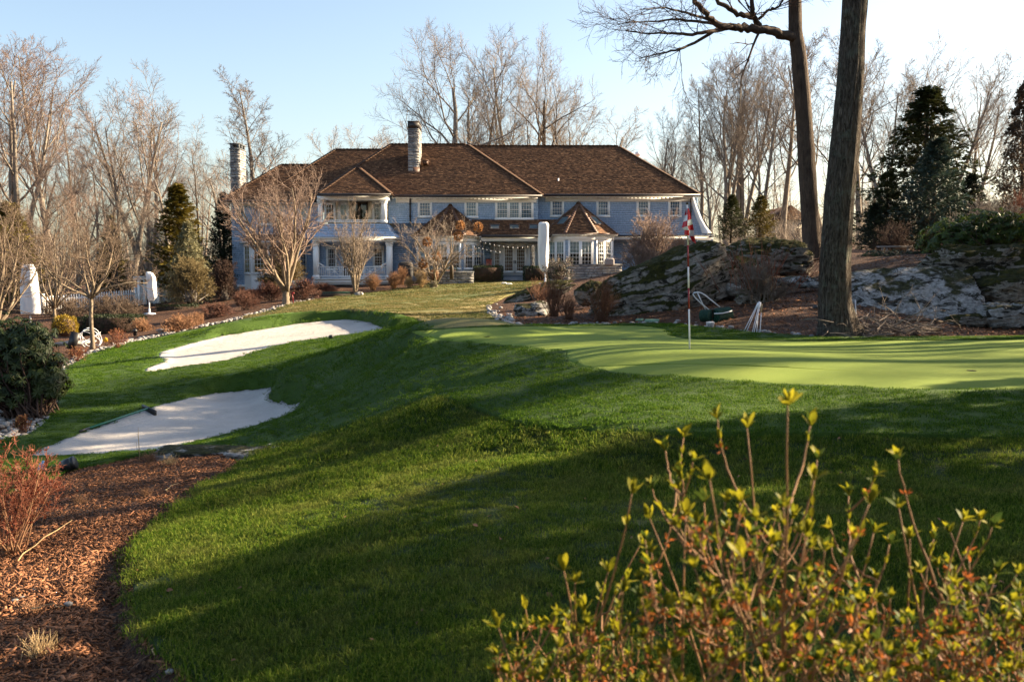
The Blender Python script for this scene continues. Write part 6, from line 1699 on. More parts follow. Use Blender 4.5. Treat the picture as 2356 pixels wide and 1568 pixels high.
    p = at(2250, 590, 31); rhodo('rhododendron', 'sunlit rhododendron above the right rocks', p, [((p[0] - .6, p[1] + .4, p[2] + .55), (1.2, .9, .75)), ((p[0] + .4, p[1] + .5, p[2] + .75), (1.1, .9, .85)), ((p[0] + 1.3, p[1] + .4, p[2] + .7), (1.0, .8, .8))], 260, .19, 'leaf_rhodo_lit', 102)
    p = at(2080, 600, 32); rhodo('groundcover_shrub', 'low dark evergreen groundcover below the pale bench', p, [((p[0] - .7, p[1], p[2] + .12), (.9, .5, .28)), ((p[0] + .3, p[1], p[2] + .12), (1.0, .5, .28)), ((p[0] + 1.2, p[1], p[2] + .1), (.9, .5, .3))], 160, .12, 'leaf_box', 103)
    # hedges
    def hb(px0, px1, py0, py1, Y, dep, label, n, size, seed, mat='leaf_box'):
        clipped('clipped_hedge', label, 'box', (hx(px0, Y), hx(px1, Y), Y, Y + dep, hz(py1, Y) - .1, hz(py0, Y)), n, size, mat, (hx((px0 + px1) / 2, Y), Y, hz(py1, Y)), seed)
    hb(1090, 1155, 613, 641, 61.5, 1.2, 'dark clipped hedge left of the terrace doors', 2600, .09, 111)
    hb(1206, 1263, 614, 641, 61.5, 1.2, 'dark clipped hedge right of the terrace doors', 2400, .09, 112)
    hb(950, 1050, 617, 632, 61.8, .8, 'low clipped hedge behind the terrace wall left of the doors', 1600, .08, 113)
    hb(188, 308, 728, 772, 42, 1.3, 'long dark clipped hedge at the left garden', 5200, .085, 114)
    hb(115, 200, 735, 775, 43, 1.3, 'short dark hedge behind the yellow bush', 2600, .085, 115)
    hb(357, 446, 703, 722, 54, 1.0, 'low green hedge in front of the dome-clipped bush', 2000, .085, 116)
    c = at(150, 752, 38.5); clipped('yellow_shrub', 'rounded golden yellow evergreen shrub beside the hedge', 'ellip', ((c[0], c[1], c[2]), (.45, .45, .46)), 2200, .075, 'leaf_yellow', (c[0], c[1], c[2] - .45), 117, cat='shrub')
    # loose small plants on the left bed
    for i, (px, py, Y, w, h, lab) in enumerate(((265, 800, 31.5, 60, 50, 'small coppery twiggy plant beside the straight tree trunk'), (170, 830, 27, 60, 36, 'coppery azalea at the foot of the rhododendron'), (40, 990, 17, 60, 38, 'orange leaved sprig by the river stones'))):
        sh(px, py, Y, 'azalea', lab, w, h, 26, ('twig_red', 'twig_red'), 120 + i, .7, .006, lowang=25, r2=.004, r3=.003, leaf='leaf_dry', nleaf=260, lsize=.05)

def build_shade_trees():
    """trees standing right of the frame: they throw the long shadows over green and lawn"""
    G = 'trees outside the right edge of the view'
    S = [((15.5, 19.2), 17, 'tall', 5, 1.0), ((12.6, 14.7), 18, 'tall', 6, 1.25), ((13.4, 17.7), 19, 'slender', 2, 1.0), ((25, 22), 19, 'vase', 22, .8), ((17.5, 26), 17, 'slender', 2, 1.0), ((30, 33), 20, 'vase', 9, 1.0), ((37, 21), 20, 'tall', 5, 1.1), ((40, 42), 21, 'oak', 21, 1.0), ((48, 62), 22, 'vase', 23, 1.0), ((46, 80), 22, 'vase', 4, 1.0), ((56, 50), 22, 'oak', 7, 1.0)]
    for i, ((x, y), H, kind, seed, wd) in enumerate(S):
        place_tree(0, 0, 0, kind, seed, 'bark_brown', 'twig_dark', 'bare tree standing outside the right edge of the view', G, rot=i * 1.3, wide=wd, loc=(x, y, onground(x, y) - .1), H=H)
    A = conifer_mesh(11, 10, 3.0, 100, 8, 4, .55, -.03)
    for i, (x, y, H, w) in enumerate(((12.0, 8.0, 8.8, .75), (12.6, 9.4, 7.4, .75), (12.2, 10.5, 7.4, .75), (12.6, 11.5, 6.0, .7), (12.4, 12.4, 4.0, .7), (16.4, 21.4, 10, .5), (17.0, 23.8, 12, .7), (18.0, 26.6, 13, .75), (19.5, 30, 13, .8), (34, 8, 9, 1), (40, 12, 12, 1), (44, 2, 12, 1), (52, 22, 13, 1), (58, 34, 14, 1), (36, -8, 11, 1), (30, -22, 12, 1), (16, -30, 12, 1), (2, -26, 11, 1), (-10, -32, 12, 1), (-24, -26, 12, 1), (-36, -16, 12, 1), (8, -40, 13, 1), (-18, -42, 13, 1), (24, -34, 13, 1), (-44, -30, 13, 1), (44, -22, 13, 1))):
        place_pair(A, ('bark_brown', 'needle_spruce'), 'spruce_tree', 'dark spruce standing %s' % ('outside the right edge of the view' if y > 0 else 'behind the viewpoint'), 'tree', (x, y, onground(x, y)), i, (H / 10 * w, H / 10 * w, H / 10), G if y > 0 else 'trees behind the viewpoint')
    # woods behind the photographer, mirrored in the window panes
    for i, (x, y, H, kind, seed) in enumerate(((-30, -26, 19, 'vase', 22), (-12, -34, 20, 'oak', 21), (8, -30, 20, 'vase', 4), (26, -36, 19, 'tall', 5), (-46, -14, 19, 'oak', 7), (46, -28, 20, 'vase', 9))):
        place_tree(0, 0, 0, kind, seed, 'bark_brown', 'twig_tan', 'bare tree standing behind the viewpoint', 'trees behind the viewpoint', rot=i * 2.1, loc=(x, y, onground(x, y) - .1), H=H)
    rng = np.random.RandomState(190); mb = MB(); n = 60
    az = np.radians(rng.uniform(110, 250, n)); D = rng.uniform(34, 80, n); x, y = D * np.sin(az), D * np.cos(az); st = np.column_stack([x, y, hf(np.column_stack([x, y])) - .3])
    lv = [dict(seg=6, gnarl=.05, up=.04, tip=.2, k=4, n=12, t0=.1, ang=(20, 60), len=(.2, .4), fall=.5, rr=.45, rmin=.02), dict(seg=4, gnarl=.15, up=.08, tip=.3, k=3, n=5, t0=.15, ang=(20, 55), len=(.4, .7), fall=.3, rr=.6, rmin=.02), dict(seg=1, gnarl=.2, tip=.6, k=3)]
    g = grow(rng, st, np.column_stack([rng.normal(size=(n, 2)) * .1, np.ones(n)]), rng.uniform(6, 18, n), rng.uniform(.1, .25, n), lv)
    for q in g: mb.tubes(*q, cap=False)
    stuff(mb.build('woodland', MATS['twig_dark'], None), 'bare woodland behind the viewpoint', 'woodland')
# ================================================================ rocks and stones
simple('river_stone', (0.25, 0.235, 0.22), 0.75, 0.3, var=0.3, scale=7, rnd=0.5)
simple('steel_white', (0.62, 0.62, 0.64), 0.35, 0.5, var=0.05, coord='pos')
simple('cover_white', (0.74, 0.735, 0.73), 0.55, 0.3, var=0.05, scale=2, coord='pos')
simple('flag_red', (0.50, 0.012, 0.02), 0.6, 0.3, var=0.1, coord='pos')
simple('flag_white', (0.74, 0.72, 0.72), 0.6, 0.3, var=0.05, coord='pos')
simple('pole_red', (0.26, 0.01, 0.015), 0.4, 0.5, var=0.1, coord='pos')
simple('black_plastic', (0.014, 0.014, 0.015), 0.4, 0.5, var=0.2, coord='pos')
simple('green_plastic', (0.012, 0.12, 0.075), 0.4, 0.5, var=0.1, coord='pos')
simple('brush_green', (0.022, 0.055, 0.040), 0.8, 0.2, var=0.4, scale=30, bump=.8, bscale=120, bdist=.01, coord='pos')
simple('wood_dark', (0.06, 0.045, 0.03), 0.7, 0.3, var=0.3, coord='pos')
simple('wood_grey', (0.30, 0.27, 0.25), 0.8, 0.2, var=0.2, coord='pos')
simple('mat_green', (0.16, 0.26, 0.18), 0.8, 0.2, var=0.15, coord='pos')
simple('ball_white', (0.8, 0.8, 0.78), 0.4, 0.5, var=0.03, coord='pos')
simple('pale_blue', (0.30, 0.46, 0.66), 0.4, 0.4, var=0.1, coord='pos')
simple('sign_yellow', (0.75, 0.42, 0.02), 0.5, 0.4, var=0.05, coord='pos')
simple('red_box', (0.22, 0.05, 0.03), 0.6, 0.3, var=0.2, coord='pos')
simple('terracotta', (0.38, 0.22, 0.13), 0.7, 0.2, var=0.2, coord='pos')
simple('cover_grey', (0.035, 0.034, 0.034), 0.7, 0.2, var=0.3, coord='pos')
simple('chip', (0.185, 0.085, 0.043), 0.85, 0.15, var=0.55, scale=3, rnd=0.8, coord='pos')
simple('leaf_fallen', (0.22, 0.11, 0.06), 0.8, 0.2, var=0.4, scale=6, coord='pos')

def xf(mb, M):
    M = np.array(M)
    mb.v = [v @ M[:3, :3].T + M[:3, 3] for v in mb.v]; return mb

def build_rocks():
    def rk(name, label, px, py, Y, r, seed, mat='rock_moss', **kw):
        c = at(px, py, Y); m = rock_mesh(c, r, seed, **kw)
        o = m.build(name, MATS[mat], None, True); tag(o, label, 'rock'); return o
    rk('boulder', 'largest mossy boulder behind the flagstick', 1532, 664, 24.6, (1.78, 1.4, .74), 3, nu=130, nv=80, rough=.19, tilt=.36, p=3.0, cuts=((.55, -.8, -.2, .80), (-.1, -1, .25, .74)))
    rk('boulder', 'long dark boulder ridge behind the sprawling bare shrub', 1768, 592, 29.8, (1.15, 1.1, .55), 9, nu=90, nv=50, rough=.2, tilt=-.05, p=2.8)
    rk('boulder', 'dark rock tucked under the right side of the mossy boulder', 1662, 652, 25.8, (.95, .8, .55), 12, nu=60, nv=40, tilt=.3)
    rk('rock', 'rounded grey stone left of the mossy low rock', 1684, 662, 24.2, (.27, .22, .17), 14, 'rock_pale', nu=36, nv=24)
    rk('rock', 'small grey stone resting above the rounded grey stone', 1694, 646, 24.5, (.2, .18, .11), 15, 'rock_pale', nu=36, nv=24)
    rk('rock', 'low mossy rock at the foot of the sprawling shrub', 1742, 684, 22.6, (.42, .4, .21), 16, nu=50, nv=30)
    rk('rock', 'pale flat rock in the mulch near the lawn bend', 1224, 716, 27.5, (.46, .42, .24), 17, 'rock_pale', nu=50, nv=30, tilt=.2)
    rk('rock_ledge', 'dark rock ledge rising from the lawn bend toward the boulder', 1240, 676, 36, (1.15, .8, .30), 18, nu=80, nv=40, tilt=.30)
    rk('rock_ledge', 'mossy ledge joining the dark ledge to the largest boulder', 1362, 676, 29, (.5, .5, .30), 27, nu=60, nv=40, tilt=.3)
    rk('rock_ledge', 'broad pale rock slab right of the biggest trunk', 2075, 692, 22.6, (1.45, 1.25, .72), 19, 'rock_pale', nu=130, nv=70, rough=.10, p=3.4, tilt=.04, cuts=((-.15, -.80, .62, .50),))
    rk('boulder', 'layered mossy boulder on top of the pale slab', 2262, 618, 24.2, (1.2, 1.1, .52), 20, nu=100, nv=56, rough=.24, p=3.0, tilt=.02)
    rk('boulder', 'mossy boulder at the right edge below the layered one', 2335, 660, 22.5, (.82, .7, .36), 21, nu=80, nv=46, rough=.2, tilt=.1)
    rk('rock', 'low lichen rock at the right edge beside the mulch', 2330, 727, 20.8, (.6, .5, .27), 22, 'rock_pale', nu=60, nv=36, rough=.25)
    rk('rock', 'small mossy rock left of the low lichen rock', 2225, 738, 20.8, (.42, .3, .14), 23, nu=50, nv=30)
    rk('rock', 'flat pale outcrop left of the biggest trunk', 1836, 648, 25.5, (.48, .4, .13), 24, 'rock_pale', nu=60, nv=30, rough=.3)
    rk('rock', 'thin pale stone just left of the biggest trunk', 1876, 655, 25, (.22, .2, .08), 25, 'rock_pale', nu=36, nv=20)
    rk('rock', 'small grey rock at the foot of the porch tree', 826, 678, 53, (.22, .2, .16), 26, 'rock_pale', nu=30, nv=20)
    rk('stone_slab', 'long flat stone slab between lower bunker and mulch', 472, 1046, float(gz(472, 1046)[1]), (.66, .34, .10), 28, 'rock_pale', nu=70, nv=30, rough=.2, p=4)
    rk('stone_slab', 'flat stone slab at the tip of the foreground lawn', 583, 1045, float(gz(583, 1045)[1]), (.36, .26, .09), 29, 'rock_pale', nu=50, nv=26, rough=.16, p=4)
    # river stones
    rng = np.random.RandomState(61); SM = []
    for i in range(6):
        m = rock_mesh((0, 0, 0), (1, .8, .55), 30 + i, 14, 9, .12, p=2.3); me = m.mesh('stone', True); me.materials.append(MATS['river_stone']); SM.append(me)
    def stones(label, pts, sizes, cap=280):
        order = np.argsort(pts[:, 1] / sizes); pts, sizes = pts[order], sizes[order]
        e = thing('stone_edging', label, 'stone edging', pts[0])
        for i, (p, s) in enumerate(zip(pts[:cap], sizes[:cap])):
            o = bpy.data.objects.new('stone', SM[i % 6]); COL.objects.link(o); o.parent = e; o.matrix_parent_inverse = Matrix.Translation(-e.location)
            o.location = V(p); o.scale = (s,) * 3; o.rotation_euler = (rng.uniform(-.3, .3), rng.uniform(-.3, .3), rng.uniform(0, 6))
        if len(pts) > cap:
            mb = MB(); src = rock_mesh((0, 0, 0), (1, .8, .55), 30, 8, 6, .12, p=2.3); v0, f0 = src.v[0], src.f[0]
            for p, s in zip(pts[cap:], sizes[cap:]):
                a = rng.uniform(0, 6); R_ = np.array([[math.cos(a), -math.sin(a), 0], [math.sin(a), math.cos(a), 0], [0, 0, 1]]); mb.add((v0 * s) @ R_.T + p, f0)
            stuff(mb.build('small_stones', MATS['river_stone'], e, True))
    def in_px(poly, n, smin, smax):
        P = np.array(poly, float); lo, hi = P.min(0), P.max(0); q = rng.uniform(lo, hi, (n, 2)); q = q[inside(q, P)]
        w = cast(q[:, 0], q[:, 1], hf0); s = rng.uniform(smin, smax, len(w)) * rng.choice([1, 1, 1, 1.5], len(w)); w[:, 2] += s * .35; return w, s
    w, s = in_px([(-20, 945), (60, 915), (128, 905), (139, 918), (120, 956), (95, 988), (58, 1008), (-20, 1020)], 620, .032, .062)
    stones('wide bank of rounded river stones at the left turf edge', w, s)
    def band(px, n, wid, smin, smax):
        P = np.array(px, float); seg = np.linalg.norm(np.diff(P, axis=0), axis=1); t = rng.uniform(0, seg.sum(), n); c = np.concatenate([[0], np.cumsum(seg)])
        q = np.column_stack([np.interp(t, c, P[:, 0]), np.interp(t, c, P[:, 1])]); w = cast(q[:, 0], q[:, 1], hf0)
        d = np.gradient(P, axis=0); 
        w[:, :2] += rng.normal(size=(n, 2)) * wid; 
        w = w[~inreg(w[:, :2], 'turf') & ~inreg(w[:, :2], 'farlawn')]; w[:, 2] = hf(w[:, :2]); s = rng.uniform(smin, smax, len(w)); w[:, 2] += s * .35
        return w, s
    w, s = band([(140, 858), (168, 832), (235, 804), (320, 783), (420, 760), (528, 738), (600, 718), (662, 700), (720, 688)], 620, .22, .04, .085)
    stones('narrow line of river stones along the left border up to the maple', w, s, 200)
    w, s = band([(1114, 702), (1112, 714), (1122, 730), (1150, 746), (1185, 751), (1240, 753)], 420, .26, .035, .08)
    stones('pale stone edging curving round the lawn bend', w, s, 240)
    w, s = band([(1250, 748), (1330, 748), (1390, 747), (1440, 748), (1470, 750), (1500, 748), (1590, 752), (1640, 757), (1700, 765), (1790, 774), (1840, 778)], 150, .16, .03, .065)
    stones('scattered pebbles along the back of the putting green', w, s)
    w, s = in_px([(600, 1030), (660, 1032), (650, 1041), (610, 1042)], 40, .03, .05)
    stones('few pebbles at the tip of the foreground lawn', w, s)

def build_garden_things():
    rng = np.random.RandomState(71)
    # ---- picket fence in two runs
    pk = MB(); pk.add([(-.035, -.01, 0), (.035, -.01, 0), (.035, -.01, .95), (0, -.01, 1.02), (-.035, -.01, .95), (-.035, .01, 0), (.035, .01, 0), (.035, .01, .95), (0, .01, 1.02), (-.035, .01, .95)], [(0, 1, 2, 4)])
    pk.f.append(np.array([(6, 5, 9, 7), (0, 5, 6, 1), (1, 6, 7, 2), (4, 9, 5, 0)])); pk.f.append(np.array([(4, 2, 3), (7, 9, 8)])); pk.f.append(np.array([(2, 7, 8, 3), (3, 8, 9, 4)]))
    pme = pk.mesh('picket'); pme.materials.append(MATS['white_paint'])
    def fence(a, b, label, panel=2.4):
        a = np.array(a, float); b = np.array(b, float); L = np.linalg.norm((b - a)[:2]); u = (b - a) / L
        e = thing('picket_fence', label, 'fence', a, 'white picket fences of the left garden')
        n = int(L / .155); ang = math.atan2(u[1], u[0])
        for i in range(n + 1):
            p = a + u * (i * L / n); o = bpy.data.objects.new('picket', pme); COL.objects.link(o); o.parent = e; o.matrix_parent_inverse = Matrix.Translation(-e.location)
            o.location = V(p + (0, 0, .06)); o.rotation_euler = (0, 0, ang)
        for h in (.28, .82): MB().obox(a + (0, .04, h), b + (0, .04, h), .04, .08).build('rail', MATS['white_paint'], e)
        m = max(1, round(L / panel))
        for i in range(m + 1):
            p = a + u * (L * i / m); q = MB().box(p[0] - .07, p[0] + .07, p[1] - .02, p[1] + .12, p[2] - .1, p[2] + 1.15); q.box(p[0] - .1, p[0] + .1, p[1] - .05, p[1] + .15, p[2] + 1.15, p[2] + 1.2); q.build('post', MATS['white_paint'], e)
    fence(at(98, 724, 57), at(313, 706, 61.5), 'white picket fence left of the garden arbor'); fence(at(368, 703, 61.5), at(470, 698, 63), 'white picket fence right of the garden arbor, partly behind the dome bush')
    # ---- arbor
    Y = 61.0; e = thing('garden_arbor', 'white garden arbor with lattice sides in the picket fence', 'arbor', at(341, 706, Y))
    zb, zt = hz(706, Y), hz(644, Y)
    for px in (319, 363.5):
        for dy in (0, 1.0):
            x = hx(px, Y); MB().box(x - .08, x + .08, Y + dy - .08, Y + dy + .08, zb - .1, zt).build('post', MATS['white_paint'], e)
    b = MB()
    for dy in (-.12, 1.0): b.box(hx(308, Y), hx(375, Y), Y + dy, Y + dy + .08, zt, zt + .14)
    for i in range(9): x = hx(311 + i * 7.5, Y); b.box(x - .03, x + .03, Y - .3, Y + 1.3, zt + .141, zt + .22)
    b.build('top_beam', MATS['white_paint'], e)
    la = MB()
    for (p0, p1) in ((322, 336), (351, 361)):
        x0, x1 = hx(p0, Y), hx(p1, Y)
        for k in range(4): x = x0 + (x1 - x0) * (k + .5) / 4; la.box(x - .015, x + .015, Y + .0, Y + .02, zb + .1, zt - .3)
        for k in range(14): z = zb + .1 + (zt - zb - .4) * k / 13; la.box(x0, x1, Y - .02, Y - .001, z - .015, z + .015)
    la.build('lattice', MATS['white_paint'], e)
    g = MB()
    for k in range(8): x = hx(336.5 + k * 2, Y); g.box(x - .02, x + .02, Y + .5, Y + .53, zb + .05, zb + .95)
    for z in (.2, .8): g.box(hx(336, Y), hx(351, Y), Y + .54, Y + .58, zb + z, zb + z + .07)
    g.build('gate', MATS['white_paint'], e)
    s = MB(); s.box(hx(284, 59), hx(357, 59), 59, 61.5, hz(723, 59), hz(713, 59)); s.box(hx(305, 58.5), hx(345, 58.5), 58.2, 59, hz(724, 58.5), hz(719, 58.5)); tag(s.build('stone_steps', MATS['bluestone'], None), 'low bluestone steps below the garden arbor', 'steps')
    # ---- covered parasols
    def parasol(label, Y, rows, pole, seed, dep=.75, base=True):
        """rows: (row, left px, right px)"""
        rng = np.random.RandomState(seed); k = 28; ang = np.arange(k) * 2 * math.pi / k; v = []
        R_ = np.array(rows, float); py = np.linspace(R_[0, 0], R_[-1, 0], 34); l = np.interp(py, R_[:, 0], R_[:, 1]); r = np.interp(py, R_[:, 0], R_[:, 2])
        for i, (y_, a, b) in enumerate(zip(py, l, r)):
            x0, x1 = hx(a, Y), hx(b, Y); cx = (x0 + x1) / 2; w = (x1 - x0) / 2
            fold = 1 + .07 * np.sin(ang * 5 + 1.3 * math.sin(i * .22 + seed)) + .03 * np.sin(ang * 11 + i * .06) + .005 * rng.normal(size=k)
            v.append(np.stack([cx + w * np.cos(ang) * fold, Y + w * dep * np.sin(ang) * fold, np.full(k, hz(y_, Y)) + (.03 * np.sin(ang * 3) if 2 < i < 33 else 0)], 1))
        v[0] = v[0] * 1.0; n = len(v); idx = np.arange(n * k).reshape(n, k)
        m = MB(); m.add(np.concatenate(v), np.stack([idx[1:], np.roll(idx, -1, 1)[1:], np.roll(idx, -1, 1)[:-1], idx[:-1]], -1).reshape(-1, 4)); m.f.append(idx[:1]); m.f.append(idx[-1:, ::-1])
        px, p1 = pole; x = hx(px, Y); zb_ = onground(x, Y) if base else hz(p1, Y)
        e = thing('patio_parasol', label, 'parasol', (x, Y, zb_), 'closed parasols in white covers')
        m.build('cover', MATS['cover_white'], e, True)
        MB().tubes([[(x, Y, zb_), (x, Y, hz(rows[-1][0], Y) + .4)]], [[.035, .035]], 10).build('pole', MATS['steel_white'], e)
        MB().lathe([(.33, zb_ - .02), (.33, zb_ + .05), (.06, zb_ + .09), (.05, zb_ + .3)], x, Y, 20).build('base', MATS['steel_white'], e)
    parasol('closed white parasol on the lawn in front of the terrace doors', 52, [(511, 1242, 1258), (514, 1239.5, 1262), (540, 1238.5, 1262.5), (575, 1237.5, 1262), (605, 1238.5, 1261), (618, 1242, 1260), (626, 1249, 1258)], (1254.5, 640), 3)
    parasol('smaller closed white parasol in front of the garden arbor', 52, [(625, 336, 345), (629, 335.5, 352), (640, 336, 357), (670, 337, 359), (684, 338, 358.5), (692, 341, 351)], (341, 732), 4)
    parasol('largest closed white parasol behind bare branches at far left', 43, [(608, 53, 76), (618, 50, 80), (628, 48, 83), (660, 46, 86), (690, 45, 87), (722, 45, 88)], (66, 730), 5)
    # ---- wire sphere, leaning slab, markers, lantern, planks
    c = at(209, 778, 35.2); e = thing('wire_sphere', 'white openwork sphere sculpture behind the straight tree trunk', 'sculpture', c - [0, 0, .4])
    th = np.linspace(0, 2 * math.pi, 33)
    for i in range(5):
        n_ = nrm(rng.normal(size=3)); a = nrm(np.cross(n_, [.2, .3, .9])); b = np.cross(n_, a); rr = .38
        MB().tubes((c + rr * (np.cos(th)[:, None] * a + np.sin(th)[:, None] * b))[None], np.full((1, 33), .012), 6, cap=False).build('ring', MATS['steel_white'], e, True)
    p = at(163, 800, 32); m = MB(); m.obox(p + (0, 0, -.05), p + (.14, .1, .5), .26, .10, (0, 1, .2)); tag(m.build('speaker_box', MATS['black_plastic'], None), 'black tilted box in the left bed beside the sphere', 'box')
    for (px, py, Y, lab) in ((243, 782, 34, 'yellow diamond marker in the left bed'), (133, 730, 48, 'yellow round marker by the hedge')):
        q = at(px, py, Y); e = thing('garden_marker', lab, 'marker', q - [0, 0, .3]); MB().lathe([(.01, -.015), (.11, -.01), (.11, .01), (.01, .015)], 0, 0, 4 if px > 200 else 16).v
        d = MB().lathe([(.01, -.012), (.10, -.01), (.10, .01), (.01, .012)], 0, 0, 4 if px > 200 else 16); xf(d, Matrix.Translation(V(q)) @ Matrix.Rotation(R(90), 4, 'X')); d.build('plate', MATS['sign_yellow'], e)
        MB().tubes([[tuple(q - [0, -.03, .45]), tuple(q + [0, .03, .05])]], [[.012, .012]], 6).build('stake', MATS['wood_dark'], e)
    q = at(311, 772, 38); e = thing('garden_lantern', 'dark lantern post in the left bed by the small parasol', 'lantern', q - [0, 0, .3])
    MB().tubes([[tuple(q - [0, 0, .35]), tuple(q)]], [[.025, .025]], 8).build('post', MATS['black_plastic'], e); MB().lathe([(.04, q[2]), (.07, q[2] + .02), (.075, q[2] + .16), (.12, q[2] + .18), (.02, q[2] + .27)], q[0], q[1], 10).build('lamp_head', MATS['black_plastic'], e)
    for (px0, px1, py0, py1, Y, dep, lab, mt) in ((355, 378, 757.5, 761, 38.5, .4, 'thin pale stone shelf beside the brown rounded shrub', 'wood_grey'), (467, 540, 738, 742, 42.5, .5, 'long pale stone step between the brown shrubs', 'wood_grey'), (260, 298, 783, 786, 36, 1.4, 'pale flat paving slab beside the sphere', 'wood_grey'), (316, 350, 775, 781, 37, 1.0, 'whitish flat slab at the end of the left path', 'ball_white'), (120, 185, 788, 792, 36, 1.2, 'pale paving behind the black panel', 'wood_grey')):
        x0, x1 = hx(px0, Y), hx(px1, Y); m = MB(); m.box(x0, x1, Y, Y + dep, hz(py1, Y), hz(py0, Y)); m.box(x0 + .05, x1 - .05, Y + .05, Y + dep - .05, hz(py1, Y) - .35, hz(py1, Y) - .001); tag(m.build('paving_slab', MATS[mt], None), lab, 'paving slab')
    # raised bed and red stake by the maple
    Y = 53.5; e = thing('raised_bed', 'low timber raised bed with wire front below the porch', 'planter', at(768, 679, Y)); x0, x1 = hx(725, Y), hx(805, Y)
    MB().box(x0, x1, Y, Y + .08, hz(682, Y), hz(676, Y)).build('board', MATS['wood_dark'], e); MB().box(x0, x1, Y + 1.2, Y + 1.28, hz(682, Y), hz(672, Y)).build('board', MATS['wood_dark'], e)
    w = MB(); [w.box(x - .006, x + .006, Y - .01, Y - .001, hz(676, Y), hz(672.5, Y)) for x in np.arange(x0, x1, .09)]; w.box(x0, x1, Y - .014, Y, hz(672.6, Y), hz(671.6, Y)); w.build('wire_front', MATS['green_plastic'], e)
    q = at(675, 697, 46); e = thing('garden_stake', 'thin dark red stake right of the maple trunk', 'stake', q); MB().tubes([[tuple(q), tuple(at(672.5, 674, 46))]], [[.018, .018]], 6).build('shaft', MATS['pole_red'], e); MB().box(*(lambda t: (t[0] - .06, t[0] + .08, t[1] - .02, t[1] + .02, t[2] - .03, t[2] + .03))(at(673, 674, 46))).build('top_clip', MATS['pole_red'], e)
    # ---- terrace: stone walls, grills, furniture, string lights
    def swall(px0, px1, py0, py1, Y, dep, lab, seed):
        x0, x1, z0, z1 = hx(px0, Y), hx(px1, Y), hz(py1, Y) - .3, hz(py0, Y); e = thing('stone_wall', lab, 'wall', ((x0 + x1) / 2, Y, z0))
        MB().box(x0 + .03, x1 - .03, Y + .03, Y + dep - .03, z0, z1 - .07).build('core', MATS['mortar'], e)
        sb = MB(); stone_blocks(sb, x0, x1, Y, Y + dep, z0, z1 - .07, np.random.RandomState(seed), (.09, .2), (.2, .6)); stuff(sb.build('stonework', MATS['fieldstone'], e))
        MB().box(x0 - .05, x1 + .05, Y - .05, Y + dep + .05, z1 - .069, z1).build('capstone', MATS['bluestone'], e)
    swall(1000, 1088, 624, 643, 60.4, .5, 'low stone terrace wall left of the doors', 1); swall(1268, 1310, 620, 642, 60.4, .6, 'short stone pier right of the parasol', 2); swall(1311, 1430, 607, 640, 61.2, .5, 'bluish stone terrace wall below the right turret', 3)
    def lump(name, lab, cat, px0, px1, py0, py1, Y, mt, seed, rough=.06):
        x0, x1 = hx(px0, Y), hx(px1, Y); zb_, zt_ = hz(py1, Y), hz(py0, Y)
        m = rock_mesh(((x0 + x1) / 2, Y, (zb_ + zt_) / 2), ((x1 - x0) / 2, (x1 - x0) / 2.4, (zt_ - zb_) / 2), seed, 30, 22, rough, p=5); tag(m.build(name, MATS[mt], None, True), lab, cat)
    lump('covered_grill', 'black covered grill beside the porch', 'grill', 917, 950, 603, 640, 61.5, 'cover_grey', 1); lump('covered_grill', 'dark covered grill beside the stone pier', 'grill', 1262, 1285, 602, 641, 60.9, 'cover_grey', 2)
    lump('covered_chair', 'pale covered chair below the right turret', 'chair', 1391, 1413, 594, 611, 60.5, 'wood_grey', 3)
    m = MB(); x0, x1 = hx(1035, 59.5), hx(1043, 59.5); m.lathe([(.11, hz(642, 59.5)), (.11, hz(615, 59.5)), (.09, hz(611, 59.5)), (.03, hz(609, 59.5))], (x0 + x1) / 2, 59.5, 14); tag(m.build('garden_bollard', MATS['wood_dark'], None, True), 'dark round-topped post in front of the terrace wall', 'post')
    e = thing('fire_box', 'red cabinet beside the terrace doors', 'cabinet', at(1124, 636, 62.8)); Y = 62.8; MB().box(hx(1118, Y), hx(1131, Y), Y, Y + .4, hz(640, Y), hz(596, Y)).build('body', MATS['red_box'], e); MB().box(hx(1117, Y), hx(1132, Y), Y - .03, Y + .43, hz(596, Y), hz(594.5, Y)).build('lid', MATS['dark_metal'], e)
    e = thing('terrace_chair', 'brown slatted chair in front of the red cabinet', 'chair', at(1119, 640, 62)); Y = 62.0
    for k in range(4): z = hz(606 + k * 3.2, Y); MB().box(hx(1112, Y), hx(1126, Y), Y + .3, Y + .34, z - .03, z).build('back_slat', MATS['terracotta'], e)
    MB().box(hx(1111, Y), hx(1127, Y), Y - .2, Y + .3, hz(623, Y), hz(621.5, Y)).build('seat', MATS['terracotta'], e)
    for xx in (1111.5, 1126): 
        for yy in (-.18, .3): x = hx(xx, Y); MB().box(x - .025, x + .025, Y + yy, Y + yy + .05, hz(641, Y), hz(605 if yy > 0 else 621, Y)).build('leg', MATS['wood_dark'], e)
    q = at(967, 641, 60); e = thing('bird_bath', 'terracotta bowl on a stand below the dogwood', 'bird bath', q); zt_ = hz(617, 60)
    MB().lathe([(.05, zt_ - .16), (.2, zt_ - .08), (.24, zt_), (.20, zt_ - .02), (.02, zt_ - .1)], q[0], 60, 18).build('bowl', MATS['terracotta'], e, True); MB().lathe([(.12, hz(645, 60)), (.05, hz(640, 60)), (.05, zt_ - .16)], q[0], 60, 12).build('stand', MATS['wood_dark'], e)
